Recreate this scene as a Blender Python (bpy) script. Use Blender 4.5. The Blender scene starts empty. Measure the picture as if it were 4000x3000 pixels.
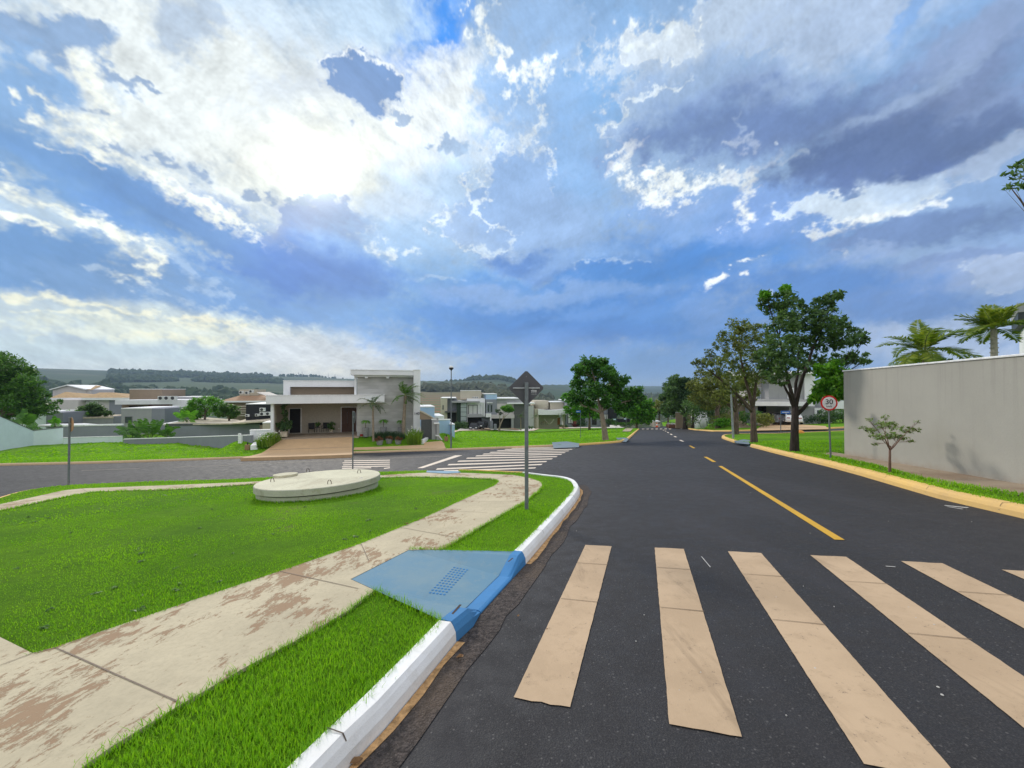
import bpy, bmesh, math, random
import numpy as np
from mathutils import Vector, Matrix, noise, geometry
R = math.radians
C = bpy.context.scene.collection
scene = bpy.context.scene
PI = math.pi
# ---------------------------------------------------------------- camera
H = 1.6                      # eye height over the road
F = 1503.0                   # focal length in photo pixels (photo 4000 px wide)
PITCH = math.atan(20.0 / F)
cam_d = bpy.data.cameras.new("camera"); cam = bpy.data.objects.new("camera", cam_d); C.objects.link(cam)
cam.location = (0, 0, H); cam.rotation_euler = (R(90) + PITCH, 0, 0)
cam_d.sensor_width = 36; cam_d.lens = 36 * F / 4000; cam_d.clip_end = 20000; cam_d.clip_start = 0.05
scene.camera = cam
scene.view_settings.view_transform = 'Standard'
try: scene.view_settings.look = 'None'
except Exception: pass
scene.view_settings.gamma = 1; scene.view_settings.exposure = 0.0; scene.view_settings.use_curve_mapping = False
SUN_AZ = R(-27); SUN_EL = R(28)
sun_d = bpy.data.lights.new("sun", 'SUN'); sun_d.energy = 2.1; sun_d.angle = R(9); sun_d.color = (1, .93, .82)
sun = bpy.data.objects.new("sun", sun_d); C.objects.link(sun)
sdir = Vector((math.sin(SUN_AZ) * math.cos(SUN_EL), math.cos(SUN_AZ) * math.cos(SUN_EL), math.sin(SUN_EL)))
sun.rotation_euler = (-sdir).to_track_quat('-Z', 'Y').to_euler()
# ---------------------------------------------------------------- sky
SKY_AZ = 62.0; SKY_E0 = -3.0; SKY_E1 = 50.0; SKW, SKH = 1664, 736
def lin(c):
    return tuple(((v / 255) / 12.92 if v / 255 <= .04045 else ((v / 255 + .055) / 1.055) ** 2.4) for v in c)
def fnoise(shape, seed, beta=1.9, lo=2.0, ax=1.0, ay=1.0, hi=1e9, rot=0):
    """fractal noise from a power-law spectrum; ax, ay stretch it; unit variance"""
    rs = np.random.RandomState(seed); h, w = shape
    fy = np.fft.fftfreq(h)[:, None] * h; fx = np.fft.fftfreq(w)[None, :] * w * h / w; cr, sr = math.cos(R(rot)), math.sin(R(rot)); fx, fy = (fx * cr + fy * sr) * ax, (-fx * sr + fy * cr) * ay
    f = np.sqrt(fx * fx + fy * fy); f[0, 0] = 1
    a = np.where(f < lo, (lo ** -(beta / 2 + .5)) * (f / lo), f ** -(beta / 2 + .5)); a[0, 0] = 0; a = np.where(f > hi, 0, a)
    n = np.real(np.fft.ifft2(a * np.exp(2j * np.pi * rs.rand(h, w))))
    return n / n.std()
def sky_map():
    """clouds over azimuth (columns) and elevation (rows, bottom up), linear RGB"""
    az = np.radians(np.linspace(-SKY_AZ, SKY_AZ, SKW))[None, :]; el = np.radians(np.linspace(SKY_E0, SKY_E1, SKH))[:, None]
    dx = np.sin(az) * np.cos(el); dy = np.cos(az) * np.cos(el); dz = np.sin(el) + 0 * az
    yc = np.maximum(dy * math.cos(PITCH) + dz * math.sin(PITCH), .12); zc = -dy * math.sin(PITCH) + dz * math.cos(PITCH)
    X = 1106 + 831 * dx / yc; Y = 829.5 - 831 * zc / yc
    sh = X.shape
    persp = np.clip((845 - Y) / 840, .04, 1.2)
    n1 = fnoise(sh, 1, 3.0, 3, 1.2, .8); n2 = fnoise(sh, 2, 3.0, 3, 1.2, .8)
    m1 = fnoise(sh, 3, 2.6, 14, 1.1, .85); m2 = fnoise(sh, 4, 2.6, 14, 1.1, .85)
    hgt = fnoise(sh, 5, 2.5, 8, 1.15, .85); hf = fnoise(sh, 6, 2.2, 24, 1.1, .85); str_ = fnoise(sh, 7, 2.4, 5, 2.6, .5)
    soft = fnoise(sh, 8, 3.0, 3, 1.3, .7); rf = fnoise(sh, 9, 2.8, 9, 1.1, .9, 150)
    aL = fnoise(sh, 11, 2.4, 6, 2.2, .6, 1e9, -24); aR = fnoise(sh, 12, 2.4, 6, 2.2, .6, 1e9, 17); wr = np.clip((X - 850) / 450, 0, 1); ani = (aL * (1 - wr) + aR * wr) / np.sqrt((1 - wr) ** 2 + wr ** 2)
    wx = X + n1 * 20 + m1 * 8; wy = Y + (n2 * 15 + m2 * 7) * np.sqrt(persp)
    # light comes from the sun's place: relief is the slope of the height field towards it
    sx, sy = 690 - X, 370 - Y; sl = np.sqrt(sx * sx + sy * sy) + 60
    gy, gx = np.gradient(rf); rel = -(gx * sx / sl - gy * sy / sl); rel = np.clip(rel / rel.std(), -2, 2)
    img = np.zeros(sh + (3,))
    t = np.clip(wx / 2212, 0, 1)[..., None]; s = np.clip(Y / 840, 0, 1)[..., None]
    c = lambda *v: np.array(lin(v))
    img[:] = (c(172, 198, 232) * (1 - s) + c(206, 216, 226) * s) * (1 - t) + (c(140, 175, 226) * (1 - s) + c(150, 172, 216) * s) * t
    relw = np.full(sh, .5)
    def put(m, col, gain=1.0):
        img[:] = img * (1 - m[..., None]) + c(*col) * gain * m[..., None]
    def dist(cx, cy, rx, ry, rot):
        r = R(rot); ex = wx - cx; ey = wy - cy
        u = (ex * math.cos(r) + ey * math.sin(r)) / rx; v = (-ex * math.sin(r) + ey * math.cos(r)) / ry
        return 1 - np.sqrt(u * u + v * v)
    def B(cx, cy, rx, ry, rot, col, op=1.0, sf=.45, rim=0.0, nz=.16, rc=(255, 255, 255)):
        d = dist(cx, cy, rx, ry, rot) + hgt * nz * .4 + ani * nz * .35 + hf * nz * .35
        x = np.clip(d / (sf * 1.35 + .16) + .5, 0, 1); m = x * x * (3 - 2 * x) * op
        put(m, col)
        if rim:
            lit = np.clip(.5 - .5 * rel, .15, 1) if False else 1
            put(np.exp(-((d - .05) / .075) ** 2) * rim * np.clip(.6 + .5 * hf, 0, 1), rc)
    def S(pts, th, col=(252, 250, 244), op=1.0, sf=1.75, nz=.46):
        d = np.full(sh, -9.0)
        for (x0, y0), (x1, y1) in zip(pts, pts[1:]):
            vx, vy = x1 - x0, y1 - y0; q = np.clip(((wx - x0) * vx + (wy - y0) * vy) / (vx * vx + vy * vy), 0, 1)
            d = np.maximum(d, 1 - np.sqrt((wx - x0 - q * vx) ** 2 + (wy - y0 - q * vy) ** 2) / th)
        x = np.clip((d + hgt * nz * .45 + ani * nz * .45 + hf * nz * .7) / sf + .22, 0, 1); put(x * x * (3 - 2 * x) * op, col)
    # ---- left, round the sun
    B(430, 190, 470, 230, 15, (238, 240, 243), 1, .5)
    B(1000, 250, 250, 170, 5, (242, 245, 253), .95, .4)
    B(930, 60, 92, 130, 18, (72, 150, 246), 1, .5, 0, .08)
    B(700, 20, 230, 80, 0, (196, 216, 242), .9, .6); B(600, 60, 80, 70, 40, (214, 222, 236), .6, .6)
    B(410, 80, 75, 60, 50, (176, 190, 214), .85, .6, 0, .3); B(640, 250, 90, 130, 30, (206, 214, 232), .7, .7, 0, .3)
    B(560, 320, 70, 50, 30, (214, 212, 220), .6, .8, 0, .3)
    B(960, 130, 110, 35, 10, (226, 234, 250), .7, .6); B(960, 200, 120, 80, 0, (250, 251, 255), .8, .6, 0, .35)
    B(700, 350, 200, 110, 0, (255, 254, 248), 1, .9, 0, .1); B(690, 370, 60, 46, 0, (255, 255, 250), 1, .8, 0, .1)
    B(120, 92, 125, 42, 14, (140, 168, 210), .95, .35, .0, .3); B(40, 200, 150, 80, 10, (142, 178, 226), 1, .5, 0, .25)
    B(30, 330, 230, 74, 22, (132, 168, 216), 1, .35, .0, .22); B(270, 430, 300, 62, 26, (120, 160, 214), 1, .3, .0, .22)
    B(520, 520, 280, 62, 22, (112, 156, 218), 1, .35, 0, .2); B(60, 560, 300, 74, 10, (112, 154, 210), 1, .35, 0, .2)
    B(340, 625, 320, 40, 9, (122, 160, 212), .95, .5, 0, .2); B(640, 640, 260, 60, 8, (112, 156, 216), .95, .5)
    B(690, 585, 175, 56, 8, (88, 136, 212), 1, .5, 0, .12); B(680, 485, 118, 62, 12, (150, 170, 214), 1, .22, .55, .16)
    B(720, 560, 150, 50, 10, (96, 142, 216), .9, .8, 0, .1)
    B(775, 175, 92, 52, 22, (118, 150, 202), 1, .16, .5, .2); B(865, 240, 28, 20, 30, (160, 182, 218), .9, .3, 0, .4)
    for q in ((330, 192, 22, 7, 10), (240, 180, 45, 12, 20), (205, 245, 28, 10, 15), (260, 335, 45, 13, 15), (345, 352, 30, 12, 25), (400, 372, 26, 16, 30), (195, 78, 26, 10, 30), (555, 420, 16, 14, 50), (620, 425, 55, 12, 0), (995, 305, 34, 15, 10)):
        B(*q, (150, 172, 208), .95, .5, 0, .45)
    S([(40, 240), (110, 270), (175, 315)], 17); S([(110, 235), (210, 290), (240, 340)], 22); S([(170, 150), (215, 230), (235, 300)], 20)
    S([(220, 330), (330, 390), (420, 445), (545, 490)], 22); S([(110, 320), (240, 385)], 9, op=.8); S([(0, 195), (18, 200)], 8); S([(65, 205), (95, 225)], 9)
    S([(0, 385), (70, 425), (150, 455), (220, 490), (290, 545), (330, 590)], 16, (248, 246, 238)); S([(0, 458), (60, 478), (130, 498)], 9, (250, 248, 240))
    S([(230, 590), (300, 608)], 13, (246, 246, 240), .9); S([(150, 560), (260, 600), (430, 650)], 8, (206, 220, 240), .5); S([(320, 560), (420, 610), (520, 640)], 10, (190, 210, 240), .55)
    B(300, 690, 400, 38, 4, (206, 216, 224), .95, .6, 0, .3); B(330, 715, 300, 30, 3, (236, 236, 222), .8, .6, 0, .4)
    S([(0, 640), (120, 640), (230, 665), (350, 690), (470, 705), (560, 720)], 9, (253, 247, 226)); S([(0, 668), (160, 672), (280, 690)], 5, (250, 246, 228), .9)
    S([(200, 735), (330, 725), (480, 745), (530, 735)], 10, (252, 245, 218)); S([(430, 680), (540, 700)], 9, (252, 244, 222)); S([(20, 735), (100, 730)], 5, (250, 244, 222), .8)
    B(100, 760, 420, 30, 2, (204, 216, 222), .8, .9, 0, .2); B(250, 815, 600, 30, 0, (232, 234, 230), .95, 1.0, 0, .1)
    B(720, 770, 210, 48, 6, (222, 224, 232), .95, .4, 0, .2); B(760, 790, 140, 30, 0, (232, 230, 232), .8, .9, 0, .1); B(720, 820, 130, 22, 0, (250, 238, 216), .8, 1.2, 0, .05)
    # ---- centre
    B(880, 540, 150, 120, 0, (168, 200, 241), .85, .9); B(1010, 410, 130, 90, 0, (190, 214, 247), .9, .9, 0, .1); B(860, 450, 90, 30, 5, (214, 226, 248), .6, .8)
    B(1010, 690, 220, 74, 0, (112, 162, 224), .95, .8); B(960, 620, 210, 60, 8, (132, 176, 230), .8, .9)
    B(1240, 690, 310, 62, 0, (78, 130, 206), .95, .9); B(1340, 600, 300, 60, -8, (86, 144, 220), .95, 1)
    B(1540, 530, 290, 70, -6, (86, 142, 218), .95, 1); B(1260, 130, 190, 150, 0, (142, 184, 236), 1, .4, 0, .12)
    B(1150, 60, 110, 110, 0, (176, 198, 232), 1, .14, .85, .18); B(1215, 40, 140, 90, 0, (152, 184, 230), .85, .8)
    B(1150, 230, 95, 130, 0, (160, 192, 238), .9, .6); S([(1060, 20), (1048, 85), (1085, 120), (1150, 160), (1140, 210), (1120, 260), (1095, 320)], 17, (252, 253, 255), 1)
    B(1230, 380, 120, 150, 0, (146, 184, 236), .9, .8)
    B(1120, 430, 82, 110, 0, (158, 188, 236), 1, .16, .8, .14, (232, 240, 254)); B(1030, 505, 105, 40, 14, (170, 194, 234), 1, .2, .75, .2, (236, 242, 254)); B(1170, 490, 130, 84, 0, (158, 186, 232), 1, .5)
    B(1150, 568, 108, 26, 4, (104, 144, 212), 1, .55, 0, .1); B(1250, 560, 110, 20, -10, (150, 182, 232), .7, .8)
    S([(800, 535), (835, 550)], 15, (232, 240, 252)); S([(875, 540), (880, 545)], 9, (226, 236, 252)); S([(1200, 165), (1212, 180)], 8, (225, 235, 250))
    S([(1250, 580), (1320, 568), (1365, 552)], 4, (176, 200, 240), .8); B(960, 610, 40, 8, 0, (186, 208, 240), .6, .6, 0, .3)
    B(1170, 640, 220, 22, -3, (160, 186, 232), .7, .8, 0, .3); B(1320, 680, 120, 10, 0, (140, 172, 228), .7, .8, 0, .3)
    # ---- right
    B(1620, 60, 330, 90, -12, (192, 206, 232), 1, .3, .35, .16); B(1430, 75, 105, 42, -14, (214, 222, 238), 1, .25, .6, .25)
    B(1850, 50, 230, 70, -24, (178, 194, 226), .9, .8); B(1950, 30, 20, 60, 25, (120, 165, 228), .7, .8, 0, .3)
    B(1420, 225, 128, 62, -28, (182, 202, 234), 1, .18, .75, .16, (226, 234, 250)); B(1500, 190, 150, 70, -15, (160, 182, 220), 1, .6)
    B(1560, 260, 220, 66, -14, (136, 160, 206), 1, .6, 0, .14); B(1740, 260, 250, 58, -10, (116, 136, 182), 1, .8, 0, .16)
    B(1700, 180, 160, 26, -14, (158, 176, 214), .7, .9, 0, .3); B(1960, 310, 290, 72, -16, (108, 126, 172), 1, .5, 0, .14)
    B(2100, 170, 230, 84, -24, (128, 144, 186), .95, .8); B(1990, 200, 190, 22, -26, (162, 180, 216), .7, .9, 0, .3); B(2150, 60, 170, 46, -30, (146, 162, 200), .8, .8)
    B(2060, 260, 200, 22, -20, (140, 158, 200), .7, .9, 0, .3)
    B(1920, 365, 180, 30, -8, (104, 124, 178), .95, .6, 0, .2); B(2150, 330, 120, 40, -28, (176, 190, 220), .85, .4, .2, .25)
    B(1540, 450, 180, 56, -4, (140, 174, 230), .95, .5, 0, .2); B(1690, 470, 130, 60, -10, (136, 168, 228), .95, .7); B(1480, 440, 60, 24, 0, (152, 180, 232), .8, .6, 0, .3)
    S([(1350, 335), (1390, 318)], 9, (253, 253, 255)); S([(1400, 325), (1388, 400), (1440, 415), (1480, 395)], 24, (253, 253, 255)); S([(1440, 400), (1530, 385), (1610, 385)], 19, (252, 253, 255)); S([(1590, 385), (1625, 430), (1612, 480)], 21, (250, 251, 255))
    S([(1610, 370), (1680, 345), (1740, 325)], 12, (216, 227, 247), .85); S([(1545, 308), (1600, 288)], 11, (240, 244, 252)); S([(1560, 250), (1565, 275)], 8, (216, 228, 246), .9); S([(1660, 295), (1670, 297)], 6, (225, 232, 246), .9)
    B(1870, 440, 150, 36, -10, (212, 223, 242), 1, .3, .5, .25); B(1960, 400, 90, 26, -5, (186, 202, 230), .8, .6, 0, .3)
    S([(1745, 520), (1790, 505), (1870, 470)], 13, (250, 250, 252)); S([(1780, 550), (1800, 545)], 7, (246, 246, 250)); S([(1890, 462), (2000, 448), (2060, 428)], 10, (242, 244, 252), .95)
    B(2010, 500, 260, 34, -8, (122, 146, 196), 1, .35, 0, .2); B(2080, 590, 280, 42, -8, (150, 168, 210), .95, .4, 0, .2); B(1850, 555, 90, 16, -6, (160, 180, 222), .7, .5, 0, .3)
    B(1750, 620, 240, 44, -4, (94, 138, 206), .95, .8); B(1930, 665, 290, 34, -6, (108, 142, 202), .95, .6, 0, .2); B(2050, 560, 170, 10, -10, (128, 150, 200), .7, .6, 0, .3)
    B(2010, 735, 250, 46, -8, (176, 190, 224), .95, .35, 0, .25); B(2170, 590, 80, 34, -22, (172, 186, 218), .8, .4, .2, .25); B(2000, 790, 280, 26, 0, (198, 204, 226), .9, .9)
    S([(1540, 618), (1568, 608)], 11, (252, 250, 250)); S([(1600, 582), (1630, 566)], 6, (236, 240, 250)); S([(1625, 635), (1650, 630)], 4, (210, 222, 245), .8)
    B(1560, 715, 220, 50, 0, (110, 152, 214), .95, .7); B(1520, 690, 60, 30, -10, (168, 188, 228), .7, .6, 0, .3); B(1300, 720, 150, 22, 0, (88, 132, 208), .8, .7, 0, .2)
    B(1480, 800, 380, 32, 0, (122, 158, 210), .95, 1); B(1200, 810, 200, 26, 0, (126, 166, 218), .9, 1)
    B(1640, 250, 230, 46, -16, (112, 134, 184), .75, .8, 0, .3); B(1850, 330, 230, 44, -14, (98, 118, 166), .8, .7, 0, .3); B(2040, 300, 180, 30, -20, (100, 118, 162), .7, .7, 0, .3)
    B(1400, 700, 330, 60, 0, (84, 136, 208), .7, 1, 0, .15); B(1560, 790, 420, 36, 0, (108, 148, 206), .8, .9, 0, .1); B(1160, 760, 150, 40, 0, (118, 156, 220), .6, .9, 0, .1)
    B(690, 590, 190, 46, 8, (80, 126, 204), .8, .8, 0, .16); B(330, 450, 220, 30, 26, (104, 146, 206), .6, .8, 0, .3)
    S([(1058, 330), (1040, 385), (1050, 430), (1062, 470), (1100, 500)], 7, (238, 244, 254), .8); S([(930, 500), (960, 475), (1000, 470)], 9, (236, 242, 253), .85); S([(1000, 530), (1050, 545), (1110, 520)], 8, (226, 236, 250), .7)
    S([(1310, 280), (1345, 225), (1400, 190), (1460, 165)], 6, (232, 238, 248), .8); S([(1330, 100), (1380, 85), (1420, 55), (1480, 10)], 9, (235, 240, 248), .8); S([(690, 128), (720, 118), (760, 122), (820, 140), (848, 170)], 5, (250, 250, 254), .8)
    # relief, strongest in bright cloud; streaks low down
    lum = img.mean(axis=2); sat = (img.max(axis=2) - img.min(axis=2)) / (img.max(axis=2) + 1e-3)
    cloudy = np.clip(1.05 - sat, .12, 1) * np.clip((Y < 835) * 1.0, .3, 1)
    sund = np.exp(-((X - 690) ** 2 + (Y - 370) ** 2) / (2 * 150 ** 2))
    k = 1 + cloudy * (rel * .05 + hgt * .03 + ani * .03 + hf * .02) * (1 - sund * .4) + ani * .035 + soft * .03 + .05
    img *= np.clip(k, .5, 1.6)[..., None]
    img += (np.exp(-((X - 690) ** 2 + (Y - 372) ** 2) / (2 * 42 ** 2)) * 1.0 + sund * .06)[..., None] * np.array([1, .97, .88])
    img *= np.array([.97, 1.03, 1.0])
    return img

def build_world():
    w = bpy.data.worlds.new("World"); scene.world = w; w.use_nodes = True
    nt = w.node_tree; nt.nodes.clear(); N = nt.nodes.new; L = nt.links.new
    def M(op, a, b=None):
        n = N('ShaderNodeMath'); n.operation = op
        for i, v in enumerate((a, b)):
            if v is None: continue
            if isinstance(v, (int, float)): n.inputs[i].default_value = v
            else: L(v, n.inputs[i])
        return n.outputs[0]
    def ss(v, lo, hi, smooth=True, a=0.0, b=1.0):
        n = N('ShaderNodeMapRange'); n.interpolation_type = 'SMOOTHSTEP' if smooth else 'LINEAR'
        L(v, n.inputs[0]); n.inputs[1].default_value = lo; n.inputs[2].default_value = hi; n.inputs[3].default_value = a; n.inputs[4].default_value = b
        return n.outputs[0]
    def mixc(f, a, b):
        n = N('ShaderNodeMix'); n.data_type = 'RGBA'; n.clamp_factor = True
        for i, v in ((0, f), (6, a), (7, b)):
            if isinstance(v, (int, float)): n.inputs[i].default_value = v
            elif isinstance(v, tuple): n.inputs[i].default_value = v
            else: L(v, n.inputs[i])
        return n.outputs[2]
    m = sky_map().astype(np.float32)
    im = bpy.data.images.new("cloud_map", SKW, SKH, float_buffer=True, alpha=False)
    im.colorspace_settings.name = 'Linear Rec.709'
    px = np.ones((SKH, SKW, 4), np.float32); px[..., :3] = m; im.pixels.foreach_set(px.ravel()); im.update()
    tc = N('ShaderNodeTexCoord'); vec = tc.outputs['Generated']; sp = N('ShaderNodeSeparateXYZ'); L(vec, sp.inputs[0])
    az = M('ARCTAN2', sp.outputs[0], sp.outputs[1]); el = M('ARCSINE', sp.outputs[2])
    cx = N('ShaderNodeCombineXYZ'); L(ss(az, -R(SKY_AZ), R(SKY_AZ), False), cx.inputs[0]); L(ss(el, R(SKY_E0), R(SKY_E1), False), cx.inputs[1])
    it = N('ShaderNodeTexImage'); it.image = im; it.extension = 'EXTEND'; it.interpolation = 'Cubic'; L(cx.outputs[0], it.inputs[0])
    sky = N('ShaderNodeTexSky'); sky.sky_type = 'NISHITA'; sky.sun_disc = False; sky.sun_elevation = SUN_EL; sky.sun_rotation = SUN_AZ
    sk = N('ShaderNodeVectorMath'); sk.operation = 'SCALE'; L(sky.outputs[0], sk.inputs[0]); sk.inputs[3].default_value = .10
    c = mixc(.04, it.outputs[0], sk.outputs[0])
    # unseen bright cloud overhead and behind the viewer, added to lift the ground light
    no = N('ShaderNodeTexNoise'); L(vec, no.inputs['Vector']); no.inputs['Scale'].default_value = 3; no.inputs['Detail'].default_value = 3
    dk = N('ShaderNodeVectorMath'); dk.operation = 'SCALE'; dk.inputs[0].default_value = (FILL_DECK * .97, FILL_DECK, FILL_DECK * 1.04); L(M('ADD', .5, no.outputs[0]), dk.inputs[3])
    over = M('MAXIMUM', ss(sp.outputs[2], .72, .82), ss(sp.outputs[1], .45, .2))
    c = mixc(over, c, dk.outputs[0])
    c = mixc(ss(sp.outputs[2], -.02, -.08), c, (.12, .14, .1, 1))
    bg = N('ShaderNodeBackground'); L(c, bg.inputs[0]); bg.inputs[1].default_value = 1.0
    out = N('ShaderNodeOutputWorld'); L(bg.outputs[0], out.inputs[0])
    w.cycles.sampling_method = 'MANUAL'; w.cycles.sample_map_resolution = 512
FILL_DECK = 1.08
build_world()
# ---------------------------------------------------------------- helpers: tags, mesh builder, pixel geometry
def tag(o, label=None, cat=None, group=None, kind=None):
    if label: o['label'] = label
    if cat: o['category'] = cat
    if group: o['group'] = group
    if kind: o['kind'] = kind
    return o
def empty(name, loc, rz=0, label=None, cat=None, group=None):
    o = bpy.data.objects.new(name, None); C.objects.link(o); o.location = loc; o.rotation_euler = (0, 0, rz)
    o.empty_display_size = .2
    return tag(o, label, cat, group)
def copy_tree(o, parent=None):
    c = o.copy(); C.objects.link(c); c.parent = parent
    for ch in list(o.children): copy_tree(ch, c)
    return c
class MB:
    """collects shapes; build() links them as one mesh object"""
    def __init__(s): s.v = []; s.f = []; s.mi = []; s.m = 0
    def mat(s, i): s.m = i; return s
    def add(s, vs, fs):
        b = len(s.v); s.v.extend(vs); s.f.extend([tuple(b + i for i in f) for f in fs]); s.mi.extend([s.m] * len(fs)); return s
    def box(s, x0, x1, y0, y1, z0, z1):
        v = [(x, y, z) for z in (z0, z1) for y in (y0, y1) for x in (x0, x1)]
        return s.add(v, [(0, 2, 3, 1), (4, 5, 7, 6), (0, 1, 5, 4), (2, 6, 7, 3), (0, 4, 6, 2), (1, 3, 7, 5)])
    def bbox(s, x0, x1, y0, y1, z0, z1, b=.01):
        """box with chamfered edges"""
        bm = bmesh.new(); bmesh.ops.create_cube(bm, size=1)
        for v in bm.verts: v.co = Vector(((x0 + x1) / 2 + v.co.x * (x1 - x0), (y0 + y1) / 2 + v.co.y * (y1 - y0), (z0 + z1) / 2 + v.co.z * (z1 - z0)))
        bmesh.ops.bevel(bm, geom=list(bm.edges), offset=b, segments=1, affect='EDGES')
        bm.verts.index_update(); s.add([tuple(v.co) for v in bm.verts], [tuple(v.index for v in f.verts) for f in bm.faces]); bm.free(); return s
    def prism(s, poly, z0, z1):
        """vertical prism over a counter-clockwise (x, y) outline"""
        n = len(poly); v = [(x, y, z0) for x, y in poly] + [(x, y, z1) for x, y in poly]
        return s.add(v, [tuple(range(n))[::-1], tuple(range(n, 2 * n))] + [(i, (i + 1) % n, n + (i + 1) % n, n + i) for i in range(n)])
    def extr(s, poly, y0, y1):
        """prism of an (x, z) outline along y"""
        n = len(poly); v = [(x, y0, z) for x, z in poly] + [(x, y1, z) for x, z in poly]
        return s.add(v, [tuple(range(n)), tuple(range(n, 2 * n))[::-1]] + [(i, n + i, n + (i + 1) % n, (i + 1) % n) for i in range(n)])
    def tube(s, pts, rad, n=8, cap=True):
        pts = [Vector(p) for p in pts]; rad = rad if isinstance(rad, (list, tuple)) else [rad] * len(pts)
        vs = []; fs = []; ref = None
        for i, p in enumerate(pts):
            t = (pts[min(i + 1, len(pts) - 1)] - pts[max(i - 1, 0)])
            t = t.normalized() if t.length > 1e-9 else Vector((0, 0, 1))
            if ref is None: ref = Vector((1, 0, 0)) if abs(t.x) < .8 else Vector((0, 1, 0))
            a = t.cross(ref).normalized(); b = t.cross(a).normalized(); ref = -b.cross(t) if False else ref
            for k in range(n):
                q = 2 * PI * k / n; vs.append(tuple(p + (a * math.cos(q) + b * math.sin(q)) * rad[i]))
        for i in range(len(pts) - 1):
            for k in range(n):
                fs.append((i * n + k, i * n + (k + 1) % n, (i + 1) * n + (k + 1) % n, (i + 1) * n + k))
        if cap: fs.append(tuple(range(n))[::-1]); fs.append(tuple((len(pts) - 1) * n + k for k in range(n)))
        return s.add(vs, fs)
    def lathe(s, prof, cx=0, cy=0, n=24, sx=1, sy=1):
        vs = [(cx + r * sx * math.cos(2 * PI * k / n), cy + r * sy * math.sin(2 * PI * k / n), z) for r, z in prof for k in range(n)]
        fs = [(i * n + k, i * n + (k + 1) % n, (i + 1) * n + (k + 1) % n, (i + 1) * n + k) for i in range(len(prof) - 1) for k in range(n)]
        fs += [tuple(range(n))[::-1], tuple((len(prof) - 1) * n + k for k in range(n))]
        return s.add(vs, fs)
    def ball(s, c, r, rz=None, n=12, m=8):
        rz = rz or r
        return s.lathe([(max(r * math.sin(PI * i / m), 1e-4), c[2] - rz * math.cos(PI * i / m)) for i in range(m + 1)], c[0], c[1], n)
    def build(s, name, mats, parent=None, smooth=False, loc=None):
        me = bpy.data.meshes.new(name); me.from_pydata(s.v, [], s.f); me.update()
        for m in (mats if isinstance(mats, (list, tuple)) else [mats]): me.materials.append(m)
        if s.m or any(s.mi): me.polygons.foreach_set('material_index', s.mi)
        if smooth: me.polygons.foreach_set('use_smooth', [True] * len(s.f))
        o = bpy.data.objects.new(name, me); C.objects.link(o)
        if parent: o.parent = parent
        if loc is not None: o.location = loc
        return o
def np_mesh(name, V, Q, mats, parent=None, smooth=False, mi=None, k=4):
    """fast mesh from numpy arrays: V (n,3), Q (m,k)"""
    me = bpy.data.meshes.new(name); me.vertices.add(len(V)); me.vertices.foreach_set('co', np.ascontiguousarray(V, np.float32).ravel())
    me.loops.add(Q.size); me.loops.foreach_set('vertex_index', np.ascontiguousarray(Q, np.int32).ravel())
    me.polygons.add(len(Q)); me.polygons.foreach_set('loop_start', np.arange(0, Q.size, k, dtype=np.int32))
    try: me.polygons.foreach_set('loop_total', np.full(len(Q), k, np.int32))
    except Exception: pass
    for m in (mats if isinstance(mats, (list, tuple)) else [mats]): me.materials.append(m)
    if mi is not None: me.polygons.foreach_set('material_index', np.asarray(mi, np.int32))
    me.update(calc_edges=True)
    me.polygons.foreach_set('use_smooth', np.full(len(Q), smooth))
    o = bpy.data.objects.new(name, me); C.objects.link(o)
    if parent: o.parent = parent
    return o
# ---------------------------------------------------------------- the lie of the land (x right, y ahead, metres; street falls away ahead and to the left)
def sstep(a, b, x):
    t = np.clip((x - a) / (b - a), 0, 1); return t * t * (3 - 2 * t)
PADX, PADY, PADZ = -21.50, 34.5, -3.10; PADC, PADS = math.cos(R(18)), math.sin(R(18))
def near_z(x, y):
    x = np.asarray(x, float); y = np.asarray(y, float)
    xs = np.clip(x, -45, 60); ys = np.clip(y, -15, 110)
    z = .049 * xs - .0986 * ys + .00075 * np.minimum(xs, 0) ** 2
    w = sstep(8, -24, x)
    z = z + .05 * np.maximum(ys - 29, 0) * w * (1 - np.exp(-np.maximum(ys - 29, 0) / 4))
    # built-up plot of the white house
    lx = (x - PADX) * PADC + (y - PADY) * PADS; ly = -(x - PADX) * PADS + (y - PADY) * PADC
    k = np.clip((ly + 4.4) / 4.2, 0, 1) * sstep(16, 11, ly) * sstep(-4.2, -2.6, lx) * sstep(17.6, 15.2, lx)
    return z * (1 - k) + PADZ * k
AZP = [-75, -50, -46, -40, -35, -30.5, -27, -25, -13, -8, -5.5, -2, -.5, 2, 5, 9, 14, 19, 22, 30, 60]
ELP = [2.2, 1.95, 1.9, 1.82, 1.7, 1.62, 1.65, 1.45, 1.25, 1.15, 1.35, 1.5, 1.2, .72, .7, .7, .6, .45, .42, .5, .8]
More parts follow.
